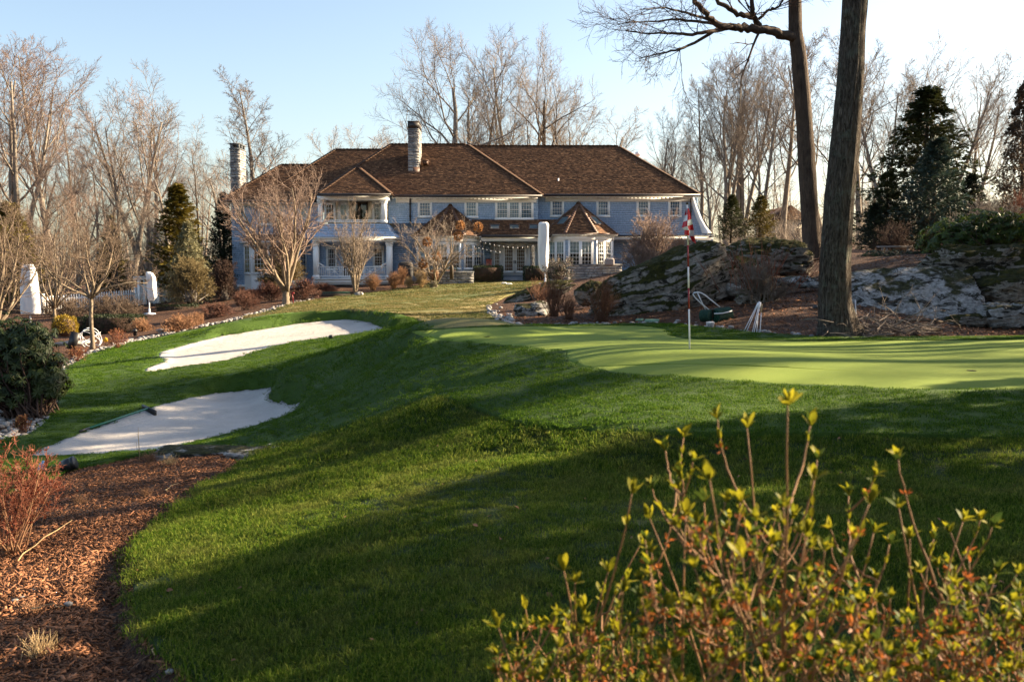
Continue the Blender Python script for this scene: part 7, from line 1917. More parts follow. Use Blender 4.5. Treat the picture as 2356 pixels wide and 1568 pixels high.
    for lab, pts_ in (('upper string of bulbs hung across the terrace doors', [(1105, 555), (1117, 558.5), (1127, 561), (1137, 563.5), (1148, 565.5), (1158, 567), (1169, 568.5), (1180, 569.5), (1191, 570), (1202, 569.5), (1214, 568), (1226, 566), (1238, 564)]), ('lower string of bulbs left of the terrace doors', [(1091, 567), (1101, 570), (1110, 572), (1120, 574.5), (1129, 577), (1140, 578.5), (1150, 580)])):
        Y = 61.4; P = at([a for a, b in pts_], [b for a, b in pts_], Y); e = thing('string_lights', lab, 'string lights', P[0])
        MB().tubes((P + [0, 0, .06])[None], np.full((1, len(P)), .008), 4).build('cable', MATS['dark_metal'], e)
        me = None
        for q in P:
            if me is None: me = MB().lathe([(.005, -.04), (.026, -.022), (.026, .0), (.012, .03), (.010, .05)], 0, 0, 8).mesh('bulb', True); me.materials.append(MATS['ball_white'])
            o = bpy.data.objects.new('bulb', me); COL.objects.link(o); o.parent = e; o.matrix_parent_inverse = Matrix.Translation(-e.location); o.location = V(q)
    # ---- pale bench far right, house beyond the woods
    Y = 33; e = thing('garden_bench', 'pale plank bench in front of the evergreens', 'bench', at(2060, 588, Y)); MB().box(hx(2024, Y), hx(2098, Y), Y, Y + .35, hz(569, Y), hz(565.5, Y)).build('seat', MATS['wood_grey'], e)
    for px in (2031, 2041, 2090): x = hx(px, Y); MB().box(x - .03, x + .03, Y + .05, Y + .12, hz(592, Y), hz(569, Y)).build('leg', MATS['wood_grey'], e)
    Y = 98; e = thing('neighbouring_house', 'pale neighbouring house glimpsed through the right woods', 'house', at(1815, 560, Y)); x0, x1 = hx(1780, Y), hx(1850, Y); zb_, zt_, zr = hz(570, Y), hz(505, Y), hz(472, Y)
    MB().box(x0, x1, Y, Y + 8, zb_, zt_).build('wall', MATS['cream_paint'], e); m = MB(); m.add([(x0 - .4, Y - .4, zt_), (x1 + .4, Y - .4, zt_), (x1 + .4, Y + 8.4, zt_), (x0 - .4, Y + 8.4, zt_), ((x0 + x1) / 2, Y - .4, zr), ((x0 + x1) / 2, Y + 8.4, zr)], [(0, 4, 5, 3), (1, 2, 5, 4)]); m.f.append(np.array([(0, 1, 4), (2, 3, 5)])); m.build('roof', MATS['cap_cedar'], e)
    for px in (1795, 1830): w = MB().box(hx(px, Y), hx(px + 8, Y), Y - .06, Y - .01, hz(545, Y), hz(525, Y)); w.build('window', MATS['room_dark'], e)

def build_golf():
    rng = np.random.RandomState(81)
    # ---- flagstick
    b = gz(1587, 811); Y = b[1]; top = at(1581, 465, Y); e = thing('flagstick', 'red and white banded flagstick with chequered flag in the green', 'flagstick', b)
    L = np.linalg.norm(top - b); rows = [811, 710, 661, 612.5, 563, 470]; cols = ['flag_white', 'pole_red', 'flag_white', 'pole_red', 'flag_white']
    for r0, r1, c in zip(rows[:-1], rows[1:], cols):
        f0, f1 = (811 - r0) / (811 - 465), (811 - r1) / (811 - 465); MB().tubes([[tuple(b + (top - b) * f0), tuple(b + (top - b) * f1)]], [[.0115, .0115]], 10).build('pole_band', MATS[c], e, True)
    MB().tubes([[tuple(b + (top - b) * .984), tuple(top)]], [[.016, .014]], 10).build('ferrule', MATS['dark_metal'], e)
    cd = lambda x, y: ((x / 3.92 + 1440) / 1.0611, (y / 3.92 + 460) / 1.0611)
    Lf = [cd(*p) for p in ((922, 190), (905, 258), (893, 320), (881, 378), (906, 398), (904, 445), (938, 468))]; Rt = [cd(*p) for p in ((946, 190), (964, 240), (974, 292), (986, 342), (995, 400), (1004, 460), (1016, 530))]
    nv, nu = 25, 15; tv = np.linspace(0, 6, nv); lx = np.interp(tv, range(7), [p[0] for p in Lf]); ly = np.interp(tv, range(7), [p[1] for p in Lf]); rx_ = np.interp(tv, range(7), [p[0] for p in Rt]); ry_ = np.interp(tv, range(7), [p[1] for p in Rt])
    def cell(i0, i1, j0, j1, col):
        v = []
        for i in range(i0, i1 + 1):
            for j in range(j0, j1 + 1):
                u = j / (nu - 1); px = lx[i] * (1 - u) + rx_[i] * u; py = ly[i] * (1 - u) + ry_[i] * u
                dep = .055 * math.sin(u * 7.5 + i * .12) * (.35 + i / nv) + .03 * math.sin(u * 3 + i * .3) - .03
                v.append(at(px, py, Y + dep))
        w = j1 - j0 + 1; idx = np.arange((i1 - i0 + 1) * w).reshape(-1, w); m = MB(); m.add(v, np.stack([idx[:-1, :-1], idx[1:, :-1], idx[1:, 1:], idx[:-1, 1:]], -1).reshape(-1, 4))
        return m
    fl = MB()
    first = cell(0, 4, 0, 14, 0); flag = first.build('flag', MATS['flag_red'], e, True)
    for i in range(1, 6):
        for j in range(2):
            c = cell(i * 4, i * 4 + 4, j * 7, j * 7 + 7, 0); c.build('flag_square', MATS['flag_red' if (i + j) % 2 == 0 else 'flag_white'], flag, True)
    # ---- cups: flat dark discs stand in for the shade inside the holes
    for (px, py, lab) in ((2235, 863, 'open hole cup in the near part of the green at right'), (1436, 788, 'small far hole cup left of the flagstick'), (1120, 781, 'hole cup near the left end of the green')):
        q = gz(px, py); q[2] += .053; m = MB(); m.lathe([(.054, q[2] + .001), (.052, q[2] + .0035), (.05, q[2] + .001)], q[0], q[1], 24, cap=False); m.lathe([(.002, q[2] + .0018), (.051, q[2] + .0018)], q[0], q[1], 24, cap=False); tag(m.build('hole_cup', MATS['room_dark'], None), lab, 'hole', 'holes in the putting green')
    # ---- bunker rake
    a = gz(184, 1003) + [0, 0, .09]; b2 = gz(340, 953) + [0, 0, .12]; h0 = gz(329, 947) + [0, 0, .09]; h1 = gz(358, 961) + [0, 0, .09]
    e = thing('bunker_rake', 'green-handled black rake lying in the lower bunker', 'rake', a); d = (b2 - a)
    MB().tubes([[tuple(a + d * .12), tuple(b2)]], [[.021, .021]], 8).build('handle', MATS['green_plastic'], e, True); MB().tubes([[tuple(a), tuple(a + d * .13)]], [[.021, .021]], 8).build('grip', MATS['black_plastic'], e, True)
    hd = MB(); hd.obox(h0, h1, .05, .09); hd.tubes([[tuple(h0 + [0, 0, .035]), tuple(h1 + [0, 0, .035])]], [[.032, .032]], 8)
    for k in range(14): q = h0 + (h1 - h0) * (k + .5) / 14; hd.box(q[0] - .008, q[0] + .008, q[1] - .008, q[1] + .008, q[2] - .09, q[2] - .04)
    hd.build('rake_head', MATS['black_plastic'], e)
    q = gz(762, 783); m = rock_mesh(q + [0, 0, .1], (.07, .07, .06), 3, 16, 12, .05); tag(m.build('bunker_marker', MATS['black_plastic'], None, True), 'small black knob at the edge of the upper bunker', 'knob')
    # ---- spotlight, blue tube
    c = gz(158, 1090) + [0, 0, .13]; e = thing('spotlight', 'black cylindrical spotlight on the mulch edge below the lower bunker', 'spotlight', c - [0, 0, .12]); ax = nrm((.85, .1, .35)); M = V(ax).to_track_quat('Z', 'Y').to_matrix().to_4x4(); M.translation = V(c)
    xf(MB().lathe([(.001, -.085), (.085, -.085), (.097, -.09), (.097, .05), (.094, .052), (.094, .058), (.097, .06), (.097, .1), (.08, .11), (.001, .11)], 0, 0, 28), M).build('housing', MATS['black_plastic'], e); MB().tubes([[tuple(c), tuple(c - [0, 0, .16])]], [[.025, .02]], 8).build('stake', MATS['black_plastic'], e)
    q = gz(90, 1090); p1 = at(100, 1060, q[1] - .02); m = MB(); P = np.array([q + (p1 - q) * t for t in (0, .1, .75, .85, 1)]); m.tubes(P[None], np.array([[.03, .045, .045, .02, .018]]), 14); tag(m.build('blue_tube', MATS['pale_blue'], None, True), 'pale blue tube standing in the turf behind the red shrub', 'tube')
    # ---- brush sweeper
    bs = gz(1640, 742); Y = bs[1]; e = thing('turf_sweeper', 'green brush turf sweeper with white loop handle in the mulch', 'sweeper', bs)
    def cr(x, y, dY=0): return at(x * .232 + 1300.5, y * .232 + 527.7, Y + dY)
    def drum(c, ax, r, hl, mt, nm, ribs):
        M = V(nrm(ax)).to_track_quat('Z', 'Y').to_matrix().to_4x4(); M.translation = V(c); pr = [(.02, -hl)]
        for k in range(ribs): z = -hl + 2 * hl * k / ribs; w = 2 * hl / ribs; pr += [(r * .90, z + .01 * w), (r, z + .25 * w), (r, z + .7 * w), (r * .9, z + .98 * w)]
        pr += [(.02, hl)]; return xf(MB().lathe(pr, 0, 0, 30), M).build(nm, MATS[mt], e)
    dax = nrm((.93, .35, .10)); cR = cr(1562, 850); rR = .155
    drum(cR, dax, rR, .165, 'brush_green', 'brush_drum', 11)
    fc = cR - dax * .168; M = V(dax).to_track_quat('Z', 'Y').to_matrix().to_4x4(); M.translation = V(fc); w = MB().lathe([(.105, -.006), (.105, .006), (.09, .006), (.09, -.006)], 0, 0, 20, cap=False)
    for k in range(6): aa = k * math.pi / 3; w.obox((0, 0, -.004), (.1 * math.cos(aa), .1 * math.sin(aa), -.004), .014, .01)
    xf(w, M).build('wheel', MATS['green_plastic'], e)
    cL = cr(1395, 855, -.05); drum(cL, nrm((.8, -.55, .05)), .125, .10, 'brush_green', 'brush_drum', 6)
    hb = MB(); hb.tubes(np.array([cr(1440, 808), cr(1350, 735), cr(1285, 672), cr(1265, 640), cr(1275, 628), cr(1310, 622), cr(1345, 628), cr(1385, 650), cr(1460, 710), cr(1535, 770)])[None], np.full((1, 10), .013), 8); hb.tubes(np.array([cr(1310, 624), cr(1345, 700), cr(1395, 805)])[None], np.full((1, 3), .012), 8)
    hb.build('handle', MATS['steel_white'], e, True); MB().tubes(np.array([cr(1475, 835, -.17), cr(1560, 832, -.2), cr(1620, 818, -.2), cr(1652, 805, -.15)])[None], np.full((1, 4), .013), 8).build('guard_bar', MATS['steel_white'], e, True)
    MB().obox(cr(1445, 800, -.02), cr(1572, 765, .1), .05, .03).build('frame', MATS['wood_dark'], e); MB().obox(cr(1445, 800, .02), cr(1465, 870, -.04), .05, .03).build('frame', MATS['wood_dark'], e)
    # ---- basket of golf balls
    q = gz(1634, 756); e = thing('ball_basket', 'small white wire basket of golf balls at the turf edge', 'basket', q); w = MB(); th = np.linspace(0, 2 * math.pi, 21)
    for z, r in ((.0, .055), (.04, .062), (.075, .069), (.115, .078)): w.tubes(np.column_stack([q[0] + r * np.cos(th), q[1] + r * np.sin(th), np.full(21, q[2] + z + .01)])[None], np.full((1, 21), .005), 5, cap=False)
    for k in range(12): a = k * math.pi / 6; w.tubes([[(q[0] + .055 * math.cos(a), q[1] + .055 * math.sin(a), q[2]), (q[0] + .078 * math.cos(a), q[1] + .078 * math.sin(a), q[2] + .12)]], [[.004, .004]], 4)
    w.build('wire', MATS['flag_white'], e); MB().lathe([(.05, q[2]), (.068, q[2] + .1), (.002, q[2] + .1)], q[0], q[1], 16).build('liner', MATS['cover_grey'], e)
    bm = MB().lathe([(.0214 * math.sin(t), -.0214 * math.cos(t)) for t in np.linspace(.05, 3.09, 9)], 0, 0, 14).mesh('ball', True); bm.materials.append(MATS['ball_white'])
    for k in range(9):
        o = bpy.data.objects.new('golf_ball', bm); COL.objects.link(o); a = k * 2.4; r = .012 * math.sqrt(k) * 1.5; o.location = (q[0] + r * math.cos(a), q[1] + r * math.sin(a), q[2] + .118); tag(o, 'white golf ball in the wire basket', 'golf ball', 'golf balls heaped in the basket')
    # ---- golf clubs leaning on the shrub
    tops = [(1744, 697), (1746, 695), (1748, 694), (1750, 696), (1747, 698), (1753, 700)]; feet = [(1709, 767), (1715, 769), (1729, 772), (1733, 773), (1740, 772), (1748, 770)]
    labs = ['leftmost white-shafted club leaning against the bare shrub', 'second white-shafted club from the left against the bare shrub', 'third white-shafted club from the left against the bare shrub', 'fourth white-shafted club from the left against the bare shrub', 'fifth white-shafted club from the left against the bare shrub', 'rightmost club with a tan grip against the bare shrub']
    for (t, f, lab) in zip(tops, feet, labs):
        p0 = gz(*f); p1 = at(t[0], t[1], p0[1] + .45); e = thing('golf_club', lab, 'golf club', p0, 'golf clubs leaning on the bare shrub'); d = p1 - p0; g = .28 if t[0] == 1753 else .2
        MB().tubes([[tuple(p0), tuple(p0 + d * (1 - g))]], [[.007, .009]], 8).build('shaft', MATS['steel_white'], e, True); MB().tubes([[tuple(p0 + d * (1 - g)), tuple(p1)]], [[.011, .014]], 8).build('grip', MATS['straw' if t[0] == 1753 else 'flag_white'], e, True)
        MB().obox(p0 + [-.02, 0, .012], p0 + [.05, -.06, .02], .018, .03).build('club_head', MATS['steel_white'], e)
    # ---- mats, path light, sprinkler bits
    for (x0, x1, y0, y1, lab) in ((1462, 1479, 737, 740, 'small pale green board in the mulch'), (1482, 1515, 738.5, 742.5, 'longer pale green board in the mulch')):
        a, b_, c_, d_ = gz(x0, y1), gz(x1, y1), gz(x1 + 2, y0), gz(x0 + 3, y0); m = MB(); t = np.array([0, 0, .06]); lo = np.array([a, b_, c_, d_]) + [0, 0, .02]; m.add(np.concatenate([lo, lo + t * .5]), [(4, 5, 6, 7), (0, 1, 5, 4), (1, 2, 6, 5), (3, 0, 4, 7), (2, 3, 7, 6)]); tag(m.build('green_board', MATS['mat_green'], None), lab, 'board')
    q = at(1877, 712, 20.2); e = thing('path_light', 'black path floodlight on a stake left of the biggest trunk', 'light', q - [0, 0, .12]); MB().lathe([(.02, q[2] - .12), (.018, q[2] - .03), (.055, q[2] + .0), (.06, q[2] + .06), (.045, q[2] + .085), (.001, q[2] + .09)], q[0], q[1], 16).build('lamp_head', MATS['black_plastic'], e, True); MB().tubes([[tuple(q - [0, 0, .12]), tuple(q - [0, 0, .3])]], [[.02, .01]], 8).build('stake', MATS['black_plastic'], e)
    for (px, py, Y_, lab) in ((1172, 654, 56, 'scrap of white paper on the far lawn'), (1160, 651, 58, 'tiny white scrap on the far lawn')):
        q = at(px, py, Y_); m = rock_mesh((q[0], q[1], onground(q[0], q[1]) + .07), (.16, .1, .05), 9, 12, 8, .3); tag(m.build('white_scrap', MATS['ball_white'], None, True), lab, 'scrap')
    # ---- cut branches beside the trunk
    n = 190; c = gz(2020, 774); e = thing('brush_pile', 'pile of cut grey branches right of the biggest trunk', 'brush pile', c)
    st = c + np.column_stack([rng.normal(size=n) * .42 + .15, rng.normal(size=n) * .3 + .25, np.abs(rng.normal(size=n)) * .13 + .05]); d = np.column_stack([rng.normal(size=n), rng.normal(size=n) * .7, rng.normal(size=n) * .25 + .12])
    g = grow(rng, st, d, rng.uniform(.25, .8, n), rng.uniform(.006, .012, n), [dict(seg=5, gnarl=.15, up=-.03, tip=.4, k=4, n=3, t0=.2, ang=(20, 50), len=(.3, .5), fall=.2, rr=.6, rmin=.003), dict(seg=3, gnarl=.15, up=-.03, tip=.5, k=3)]); m = MB(); [m.tubes(*q_, cap=False) for q_ in g]; stuff(m.build('twigs', MATS['twig_grey'], e))
    for (p0, p1, r) in (((2070, 760), (2150, 752), .03), ((2105, 772), (2165, 764), .045), ((2060, 745), (2180, 748), .02)):
        a, b_ = gz(*p0) + [0, 0, .05], gz(*p1) + [0, 0, .07]; MB().tubes(np.array([a, (a + b_) / 2 + [0, 0, .03], b_])[None], np.array([[r, r, r * .8]]), 8).build('branch', MATS['bark_brown'], e, True)
    q0, q1 = gz(1985, 770), at(1968, 690, 17.9); m = MB(); q0 = q0 + [0, 0, .02]; m.tubes(np.array([q0, (q0 * .6 + q1 * .4) + [-.07, 0, 0], q1])[None], np.full((1, 3), .012), 6); tag(m.build('grey_conduit', MATS['steel_white'], None, True), 'thin grey conduit running up the side of the biggest trunk', 'conduit')
# ================================================================ foreground
foliage('leaf_azalea', (0.11, 0.12, 0.008), (0.29, 0.255, 0.016), 0.6, 0.5, 14.0, 0.15)
foliage('leaf_azalea_old', (0.03, 0.055, 0.010), (0.09, 0.12, 0.018), 0.6, 0.35, 14.0, 0.15)  # shaded copy of the azalea leaf, shade put into the colour
simple('azalea_twig', (0.20, 0.105, 0.045), 0.7, 0.25, var=0.3, scale=30, bump=.4, bscale=160, bdist=.003, coord='pos')
foliage('calyx', (0.16, 0.04, 0.012), (0.36, 0.12, 0.03), 0.6, 0.4, 20.0)
foliage('leaf_red', (0.09, 0.020, 0.012), (0.24, 0.07, 0.035), 0.5, 0.4, 12.0)
AZ_LEAF_V = []
for j, (y, w) in enumerate(((0, .03), (.22, .085), (.48, .17), (.72, .20), (.9, .12), (1.0, .015))):
    for s, zz in ((-1, .035), (0, 0.0), (1, .035)): AZ_LEAF_V.append((s * w, y, zz * (w / .2) + .10 * (y - .5) ** 2 - .02))
AZ_LEAF_F = [(j * 3 + k, j * 3 + k + 1, j * 3 + k + 4, j * 3 + k + 3) for j in range(5) for k in range(2)]
CAL = (np.array([(0, 0, 0), (.12, .5, .05), (0, 1, .1), (-.12, .5, .05)]), np.array([(0, 1, 2), (0, 2, 3)]))

def build_azaleas():
    rng = np.random.RandomState(15)
    T = [(1310, 90), (1410, 180), (1000, 150), (1130, 190), (850, 230), (770, 290), (890, 340), (835, 390), (965, 420), (620, 480), (712, 460), (822, 470), (1580, 490), (1670, 525), (1695, 400), (1800, 330), (1802, 545), (1100, 520), (1172, 590), (660, 700), (1290, 540), (1330, 590), (2085, 600), (2160, 600), (2212, 630), (2030, 650), (1955, 680), (1850, 680), (1440, 330), (1425, 420), (320, 820), (370, 870), (515, 825), (590, 870), (490, 925), (150, 990), (410, 1000), (655, 985), (2230, 835), (2050, 885), (2112, 915), (2295, 960), (2340, 920), (30, 1070), (280, 1070), (700, 590), (940, 520), (1000, 700), (860, 570), (900, 690), (1390, 670), (1500, 640), (1600, 680), (1690, 650), (1760, 700), (1240, 700), (1110, 760), (1190, 780)]
    plants = {'l': ['low azalea at the bottom edge left of the tallest stems', (1330, 1720), 2.5, []], 'm': ['tall budding azalea with the highest stems in the near foreground', (1705, 1760), 2.25, []], 'r': ['azalea reaching the lower right corner', (2180, 1740), 2.35, []]}
    for (x, y) in T:
        px, py = x * .5201 + 1130.9, y * .5201 + 885.9
        k = 'l' if px < 1475 else ('m' if px < 2060 else 'r')
        plants[k][3].append((px, py, True))
    for i in range(680):        # filler shoots lower down
        px = rng.uniform(1140, 2420); top = np.interp(px, [1140, 1250, 1400, 1460, 1540, 1750, 1900, 1990, 2060, 2200, 2400], [1470, 1400, 1390, 1220, 1140, 1150, 1190, 1270, 1330, 1260, 1330]); py = top + (1660 - top) * rng.uniform(0, 1) ** .62
        k = 'l' if px < 1475 else ('m' if px < 2060 else 'r'); plants[k][3].append((px, py, False))
    leaf_me = []
    for i in range(4):
        m = MB(); v = np.array(AZ_LEAF_V) * [.85, 1, 1]; v[:, 2] += (rng.uniform(-.1, .25)) * (v[:, 1] ** 2); v[:, 0] *= rng.uniform(.85, 1.15); m.add(v, AZ_LEAF_F); me = m.mesh('leaf', True); me.materials.append(MATS['leaf_azalea']); leaf_me.append(me)
    budget = 300
    for key, (lab, base, Yb, tips) in plants.items():
        b0 = at(base[0], base[1], Yb); gzz = onground(b0[0], b0[1]); root = np.array([b0[0], b0[1], gzz])
        e = thing('azalea', lab, 'shrub', root, 'azaleas in the near foreground')
        st = MB(); fo = MB(); fd = MB(); ca = MB(); nodes = []
        nl = 0
        heroes = [t_ for t_ in tips if t_[2]]; rng.shuffle(heroes); fill = sorted([t_ for t_ in tips if not t_[2]], key=lambda q: -q[1])
        for hi, (px, py, hero) in enumerate(list(heroes) + fill):
            hero = bool(hero); Yt = Yb + rng.uniform(-.3, .3); tip = at(px, py, Yt)
            low = [q for q in nodes if .05 < tip[2] - q[2] < .42 and math.hypot(tip[0] - q[0], tip[1] - q[1]) < .75 * (tip[2] - q[2]) + .03]
            if hi < 7 or (not low and rng.uniform() < .25):
                start = root + rng.normal(size=3) * [.10, .08, 0] + [0, 0, .05]; r0 = .0065
                mid = start * .42 + tip * .58 + np.array([(start[0] - tip[0]) * .30 + rng.normal() * .05, rng.normal() * .06, -.03])
            elif low:
                c = sorted(low, key=lambda q: np.linalg.norm(q - tip))[:6]; start = c[rng.randint(len(c))]; r0 = .0032 if hero else .0022
                mid = start * .5 + tip * .5 + np.array([(tip[0] - start[0]) * .28, (tip[1] - start[1]) * .28, -.02]) + rng.normal(size=3) * .012
            else:
                start = tip - np.array([rng.normal() * .06, rng.normal() * .06, rng.uniform(.12, .25)]); r0 = .0024; mid = (start + tip) / 2 + rng.normal(size=3) * .015
            t = np.linspace(0, 1, 12)[:, None]; P = (1 - t) ** 2 * start + 2 * t * (1 - t) * mid + t ** 2 * tip; P[1:-1] += rng.normal(size=(10, 3)) * .0012
            st.tubes(P[None], np.linspace(r0, .0016, 12)[None], 7)
            nodes += [P[3], P[5], P[6], P[7], P[8], P[9]]
            ax = nrm(P[-1] - P[-3])
            whorls = [(P[-1], ax, rng.randint(7, 11), 1.0)]
            if hero and rng.uniform() < .75: whorls.append((P[-3], ax, rng.randint(2, 4), .8))
            if hero and rng.uniform() < .4: whorls.append((P[-4], ax, 2, .75))
            for (wp, wa, cnt, sc) in whorls:
                a = nrm(np.cross(wa, [.3, .2, .9])); b = np.cross(wa, a)
                for q in range(cnt):
                    az = q * 2.4 + rng.uniform(-.4, .4); op = math.radians(rng.uniform(14, 62)) if q < cnt - 2 else math.radians(rng.uniform(2, 14))
                    d = wa * math.cos(op) + (a * math.cos(az) + b * math.sin(az)) * math.sin(op); s = .040 * sc * rng.uniform(.6, 1.15) * (1.0 if hero else .8)
                    up = nrm(wa - d * (wa @ d) + 1e-3 * a)
                    if hero and budget > 0:
                        budget -= 1
                        side = nrm(np.cross(d, up)); M = Matrix(((side[0] * s, d[0] * s, up[0] * s, wp[0]), (side[1] * s, d[1] * s, up[1] * s, wp[1]), (side[2] * s, d[2] * s, up[2] * s, wp[2]), (0, 0, 0, 1)))
                        o = bpy.data.objects.new('leaf', leaf_me[rng.randint(4)]); COL.objects.link(o); o.parent = e; o.matrix_parent_inverse = Matrix.Translation(-e.location); o.matrix_basis = M
                    else:
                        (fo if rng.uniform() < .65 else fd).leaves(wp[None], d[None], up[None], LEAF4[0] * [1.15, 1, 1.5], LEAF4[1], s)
            if rng.uniform() < (.35 if hero else .6):   # spent flower stalks
                cp = P[rng.randint(6, 10)]; n = rng.randint(6, 13); dv = nrm(rng.normal(size=(n, 3)) + ax * .6); ca.leaves(cp + dv * .006, dv, rng.normal(size=(n, 3)), CAL[0] * [1.6, 1, 1], CAL[1], rng.uniform(.010, .022, n))
        st.build('stems', MATS['azalea_twig'], e, True)
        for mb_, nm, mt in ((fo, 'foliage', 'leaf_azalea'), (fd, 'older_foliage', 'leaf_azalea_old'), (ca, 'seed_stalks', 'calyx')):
            if mb_.v: stuff(mb_.build(nm, MATS[mt], e, True))

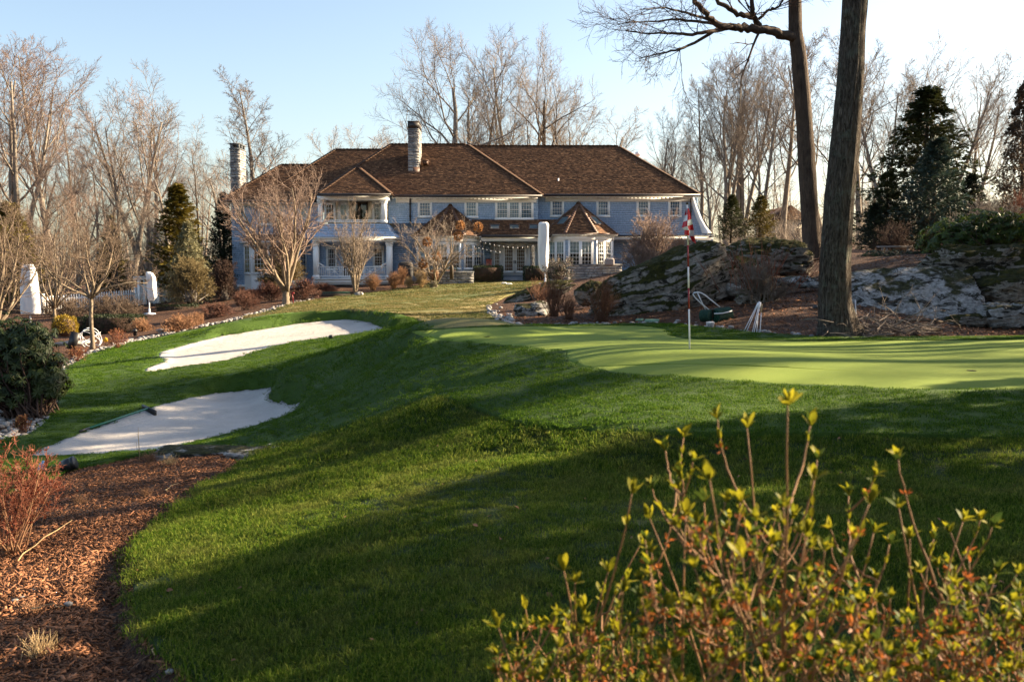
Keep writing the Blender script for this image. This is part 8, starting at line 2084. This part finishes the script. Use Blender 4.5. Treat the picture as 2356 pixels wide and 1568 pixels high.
def build_mulch_detail():
    rng = np.random.RandomState(19)
    kinds = []
    for i in range(7):
        L, w, h = rng.uniform(.018, .055), rng.uniform(.003, .009), rng.uniform(.002, .005); m = MB(); b = rng.uniform(-.3, .3) * L
        x = np.array([-L / 2, 0, L / 2]); v = []
        for k in range(3): v += [(x[k], -w / 2 + b * (k == 1) * .3, 0), (x[k], w / 2 + b * (k == 1) * .3, 0), (x[k], w / 2 * .8, h), (x[k], -w / 2 * .8, h)]
        m.add(v, [(0, 1, 5, 4), (1, 2, 6, 5), (2, 3, 7, 6), (3, 0, 4, 7), (4, 5, 9, 8), (5, 6, 10, 9), (6, 7, 11, 10), (7, 4, 8, 11), (3, 2, 1, 0), (8, 9, 10, 11)]); me = m.mesh('chip'); me.materials.append(MATS['chip']); kinds.append(me)
    ok = lambda p: ~inreg(p, 'lawn') & ~inreg(p, 'turf') & ~inreg(p, 'farlawn')
    left = lambda p: ok(p) & (p[:, 0] < 0)
    p = bands(left, [(3.4, 7, 2400), (7, 10, 1600), (10, 16, 800)], rng)
    pr = bands(lambda p: ok(p) & (p[:, 0] > -1), [(17, 24, 110), (24, 30, 40)], rng)
    p = np.concatenate([p, pr]); z = hf(p) + .05 * (vnoise(p, 1.1, 3.1) * .5 + vnoise(p, 3.7, 7.7) * .25) + rng.uniform(-.004, .014, len(p))
    rot = np.column_stack([rng.normal(size=len(p)) * .35, rng.normal(size=len(p)) * .35, rng.uniform(0, 6.28, len(p))])
    sc = rng.uniform(.35, 1.9, len(p)) ** 1.1 * np.where(p[:, 1] > 16, 1.5, 1.0)
    stuff(scatter('wood_chips', np.column_stack([p, z]), rot, sc, rng.randint(0, 7, len(p)), kinds, MATS['chip']), 'loose shredded bark mulch covering the planting beds', 'mulch')
    # fallen leaves
    n = 420; q = np.concatenate([bands(lambda p: inreg(p, 'lawn') & ~inreg(p, 'turf'), [(3.5, 12, 2.2)], rng), bands(left, [(3.4, 12, 5)], rng), bands(lambda p: ok(p) & (p[:, 0] > 0), [(17, 26, 2.0)], rng), bands(lambda p: inreg(p, 'farlawn'), [(25, 60, .12)], rng)])
    z = hf(q) + .055; f = MB(); f.leaves(np.column_stack([q, z]), rng.normal(size=(len(q), 3)) * [1, 1, .3], np.column_stack([rng.normal(size=(len(q), 2)) * .5, np.ones(len(q))]), LEAF4[0] * [1.7, 1, 2.5], LEAF4[1], rng.uniform(.02, .05, len(q)) * np.where(q[:, 1] > 17, 1.4, 1)); stuff(f.build('fallen_leaves', MATS['leaf_fallen'], None), 'scattered brown fallen leaves on lawn and mulch', 'leaves')
    # cut-back grass tufts in the bed
    def tuftie(px, py, h, n, lab, mt, seed, spread=.5):
        r = np.random.RandomState(seed); c = gz(px, py); e = thing('grass_stubble', lab, 'grass tuft', c, 'cut back grass tufts in the mulch bed'); a = r.uniform(0, 6.28, n); d = np.column_stack([np.cos(a) * spread, np.sin(a) * spread, np.ones(n)]) * 1.0
        s = c + np.column_stack([r.normal(size=n) * h * .22, r.normal(size=n) * h * .22, np.zeros(n)]); d = d + r.normal(size=d.shape) * .2
        g = grow(r, s, d, r.uniform(.4, 1.1, n) * h, np.full(n, .0022 + h * .006), [dict(seg=4, gnarl=.07, up=-.05, tip=.3, k=3)]); m = MB(); m.tubes(*g[0], cap=False); stuff(m.build('stubble', MATS[mt], e))
    tuftie(92, 1512, .15, 110, 'straw coloured cut-back grass tuft at the bottom left corner', 'straw', 1); tuftie(185, 1160, .13, 90, 'orange-brown grass stubble in the sunlit mulch', 'straw_brown', 2); tuftie(75, 1405, .1, 50, 'small dull grass stubble above the corner tuft', 'straw_brown', 3)
    tuftie(348, 1062, .2, 110, 'ragged stubble on the crest of the mulch below the bunker', 'straw_brown', 4, .7); tuftie(390, 1070, .17, 70, 'straw tuft right of the crest stubble', 'straw', 5); tuftie(335, 1140, .13, 60, 'dark stubble in the shaded strip of mulch', 'straw_brown', 6)
    # thin upright dead stems before the bunker, fallen sticks
    c = gz(322, 1062); m = MB(); m.tubes(np.array([c, at(318, 1000, c[1]), at(318, 982, c[1])])[None], np.array([[.006, .005, .002]]), 6); m.tubes(np.array([at(323, 1046, c[1]), at(315, 1030, c[1]), at(313.5, 1015, c[1])])[None], np.array([[.004, .003, .002]]), 6); tag(m.build('dead_stem', MATS['straw'], None), 'thin pale dead stem standing before the lower bunker', 'stem')
    for (a, b, r, lab) in (((35, 1298), (165, 1205), .006, 'long thin stick leaning across the mulch behind the red shrub'), ((380, 1135), (410, 1118), .006, 'short pale stick in the shaded mulch'), ((345, 1520), (430, 1440), .0035, 'curved pale twig at the lawn edge'), ((70, 1410), (145, 1407), .005, 'straight pale stick above the corner tuft')):
        p0, p1 = gz(*a) + [0, 0, .03], gz(*b) + [0, 0, .06]; t = np.linspace(0, 1, 7)[:, None]; P = p0 * (1 - t) + p1 * t + np.random.RandomState(3).normal(size=(7, 3)) * .012; m = MB(); m.tubes(P[None], np.linspace(r, r * .5, 7)[None], 6); tag(m.build('fallen_stick', MATS['straw'], None), lab, 'stick', 'sticks lying in the mulch bed')
    for i, (px, py, s, lab) in enumerate(((78, 1360, .022, 'white pebble in the mulch'), (157, 1392, .026, 'flat grey pebble in the mulch'), (35, 1385, .026, 'grey pebble near the left edge'), (52, 1376, .018, 'small pale pebble near the left edge'), (390, 1547, .02, 'pale pebble at the bottom of the lawn edge'))):
        c = gz(px, py); m = rock_mesh(c + [0, 0, s * .4], (s, s * .8, s * .55), 40 + i, 18, 12, .12); tag(m.build('pebble', MATS['river_stone'], None, True), lab, 'pebble', 'pebbles lying in the mulch bed')
    # red leaved shrub at left
    c = gz(20, 1275); dome_shrub('barberry_shrub', 'sunlit red-leaved shrub at the left edge of the mulch bed', c, .62, .5, 1.12, 26, ('straw_brown', 'twig_red'), 140, .8, .009, leaf='leaf_red', nleaf=1300, lsize=.036, lowang=30, r2=.003, r3=.0022, gn=.1)
for _f in (build_ground, build_house, build_big_trees, build_far_trees, build_conifers, build_shade_trees, build_rocks, build_garden_plants, build_garden_things, build_golf, build_azaleas, build_mulch_detail, build_grass):
    _f()
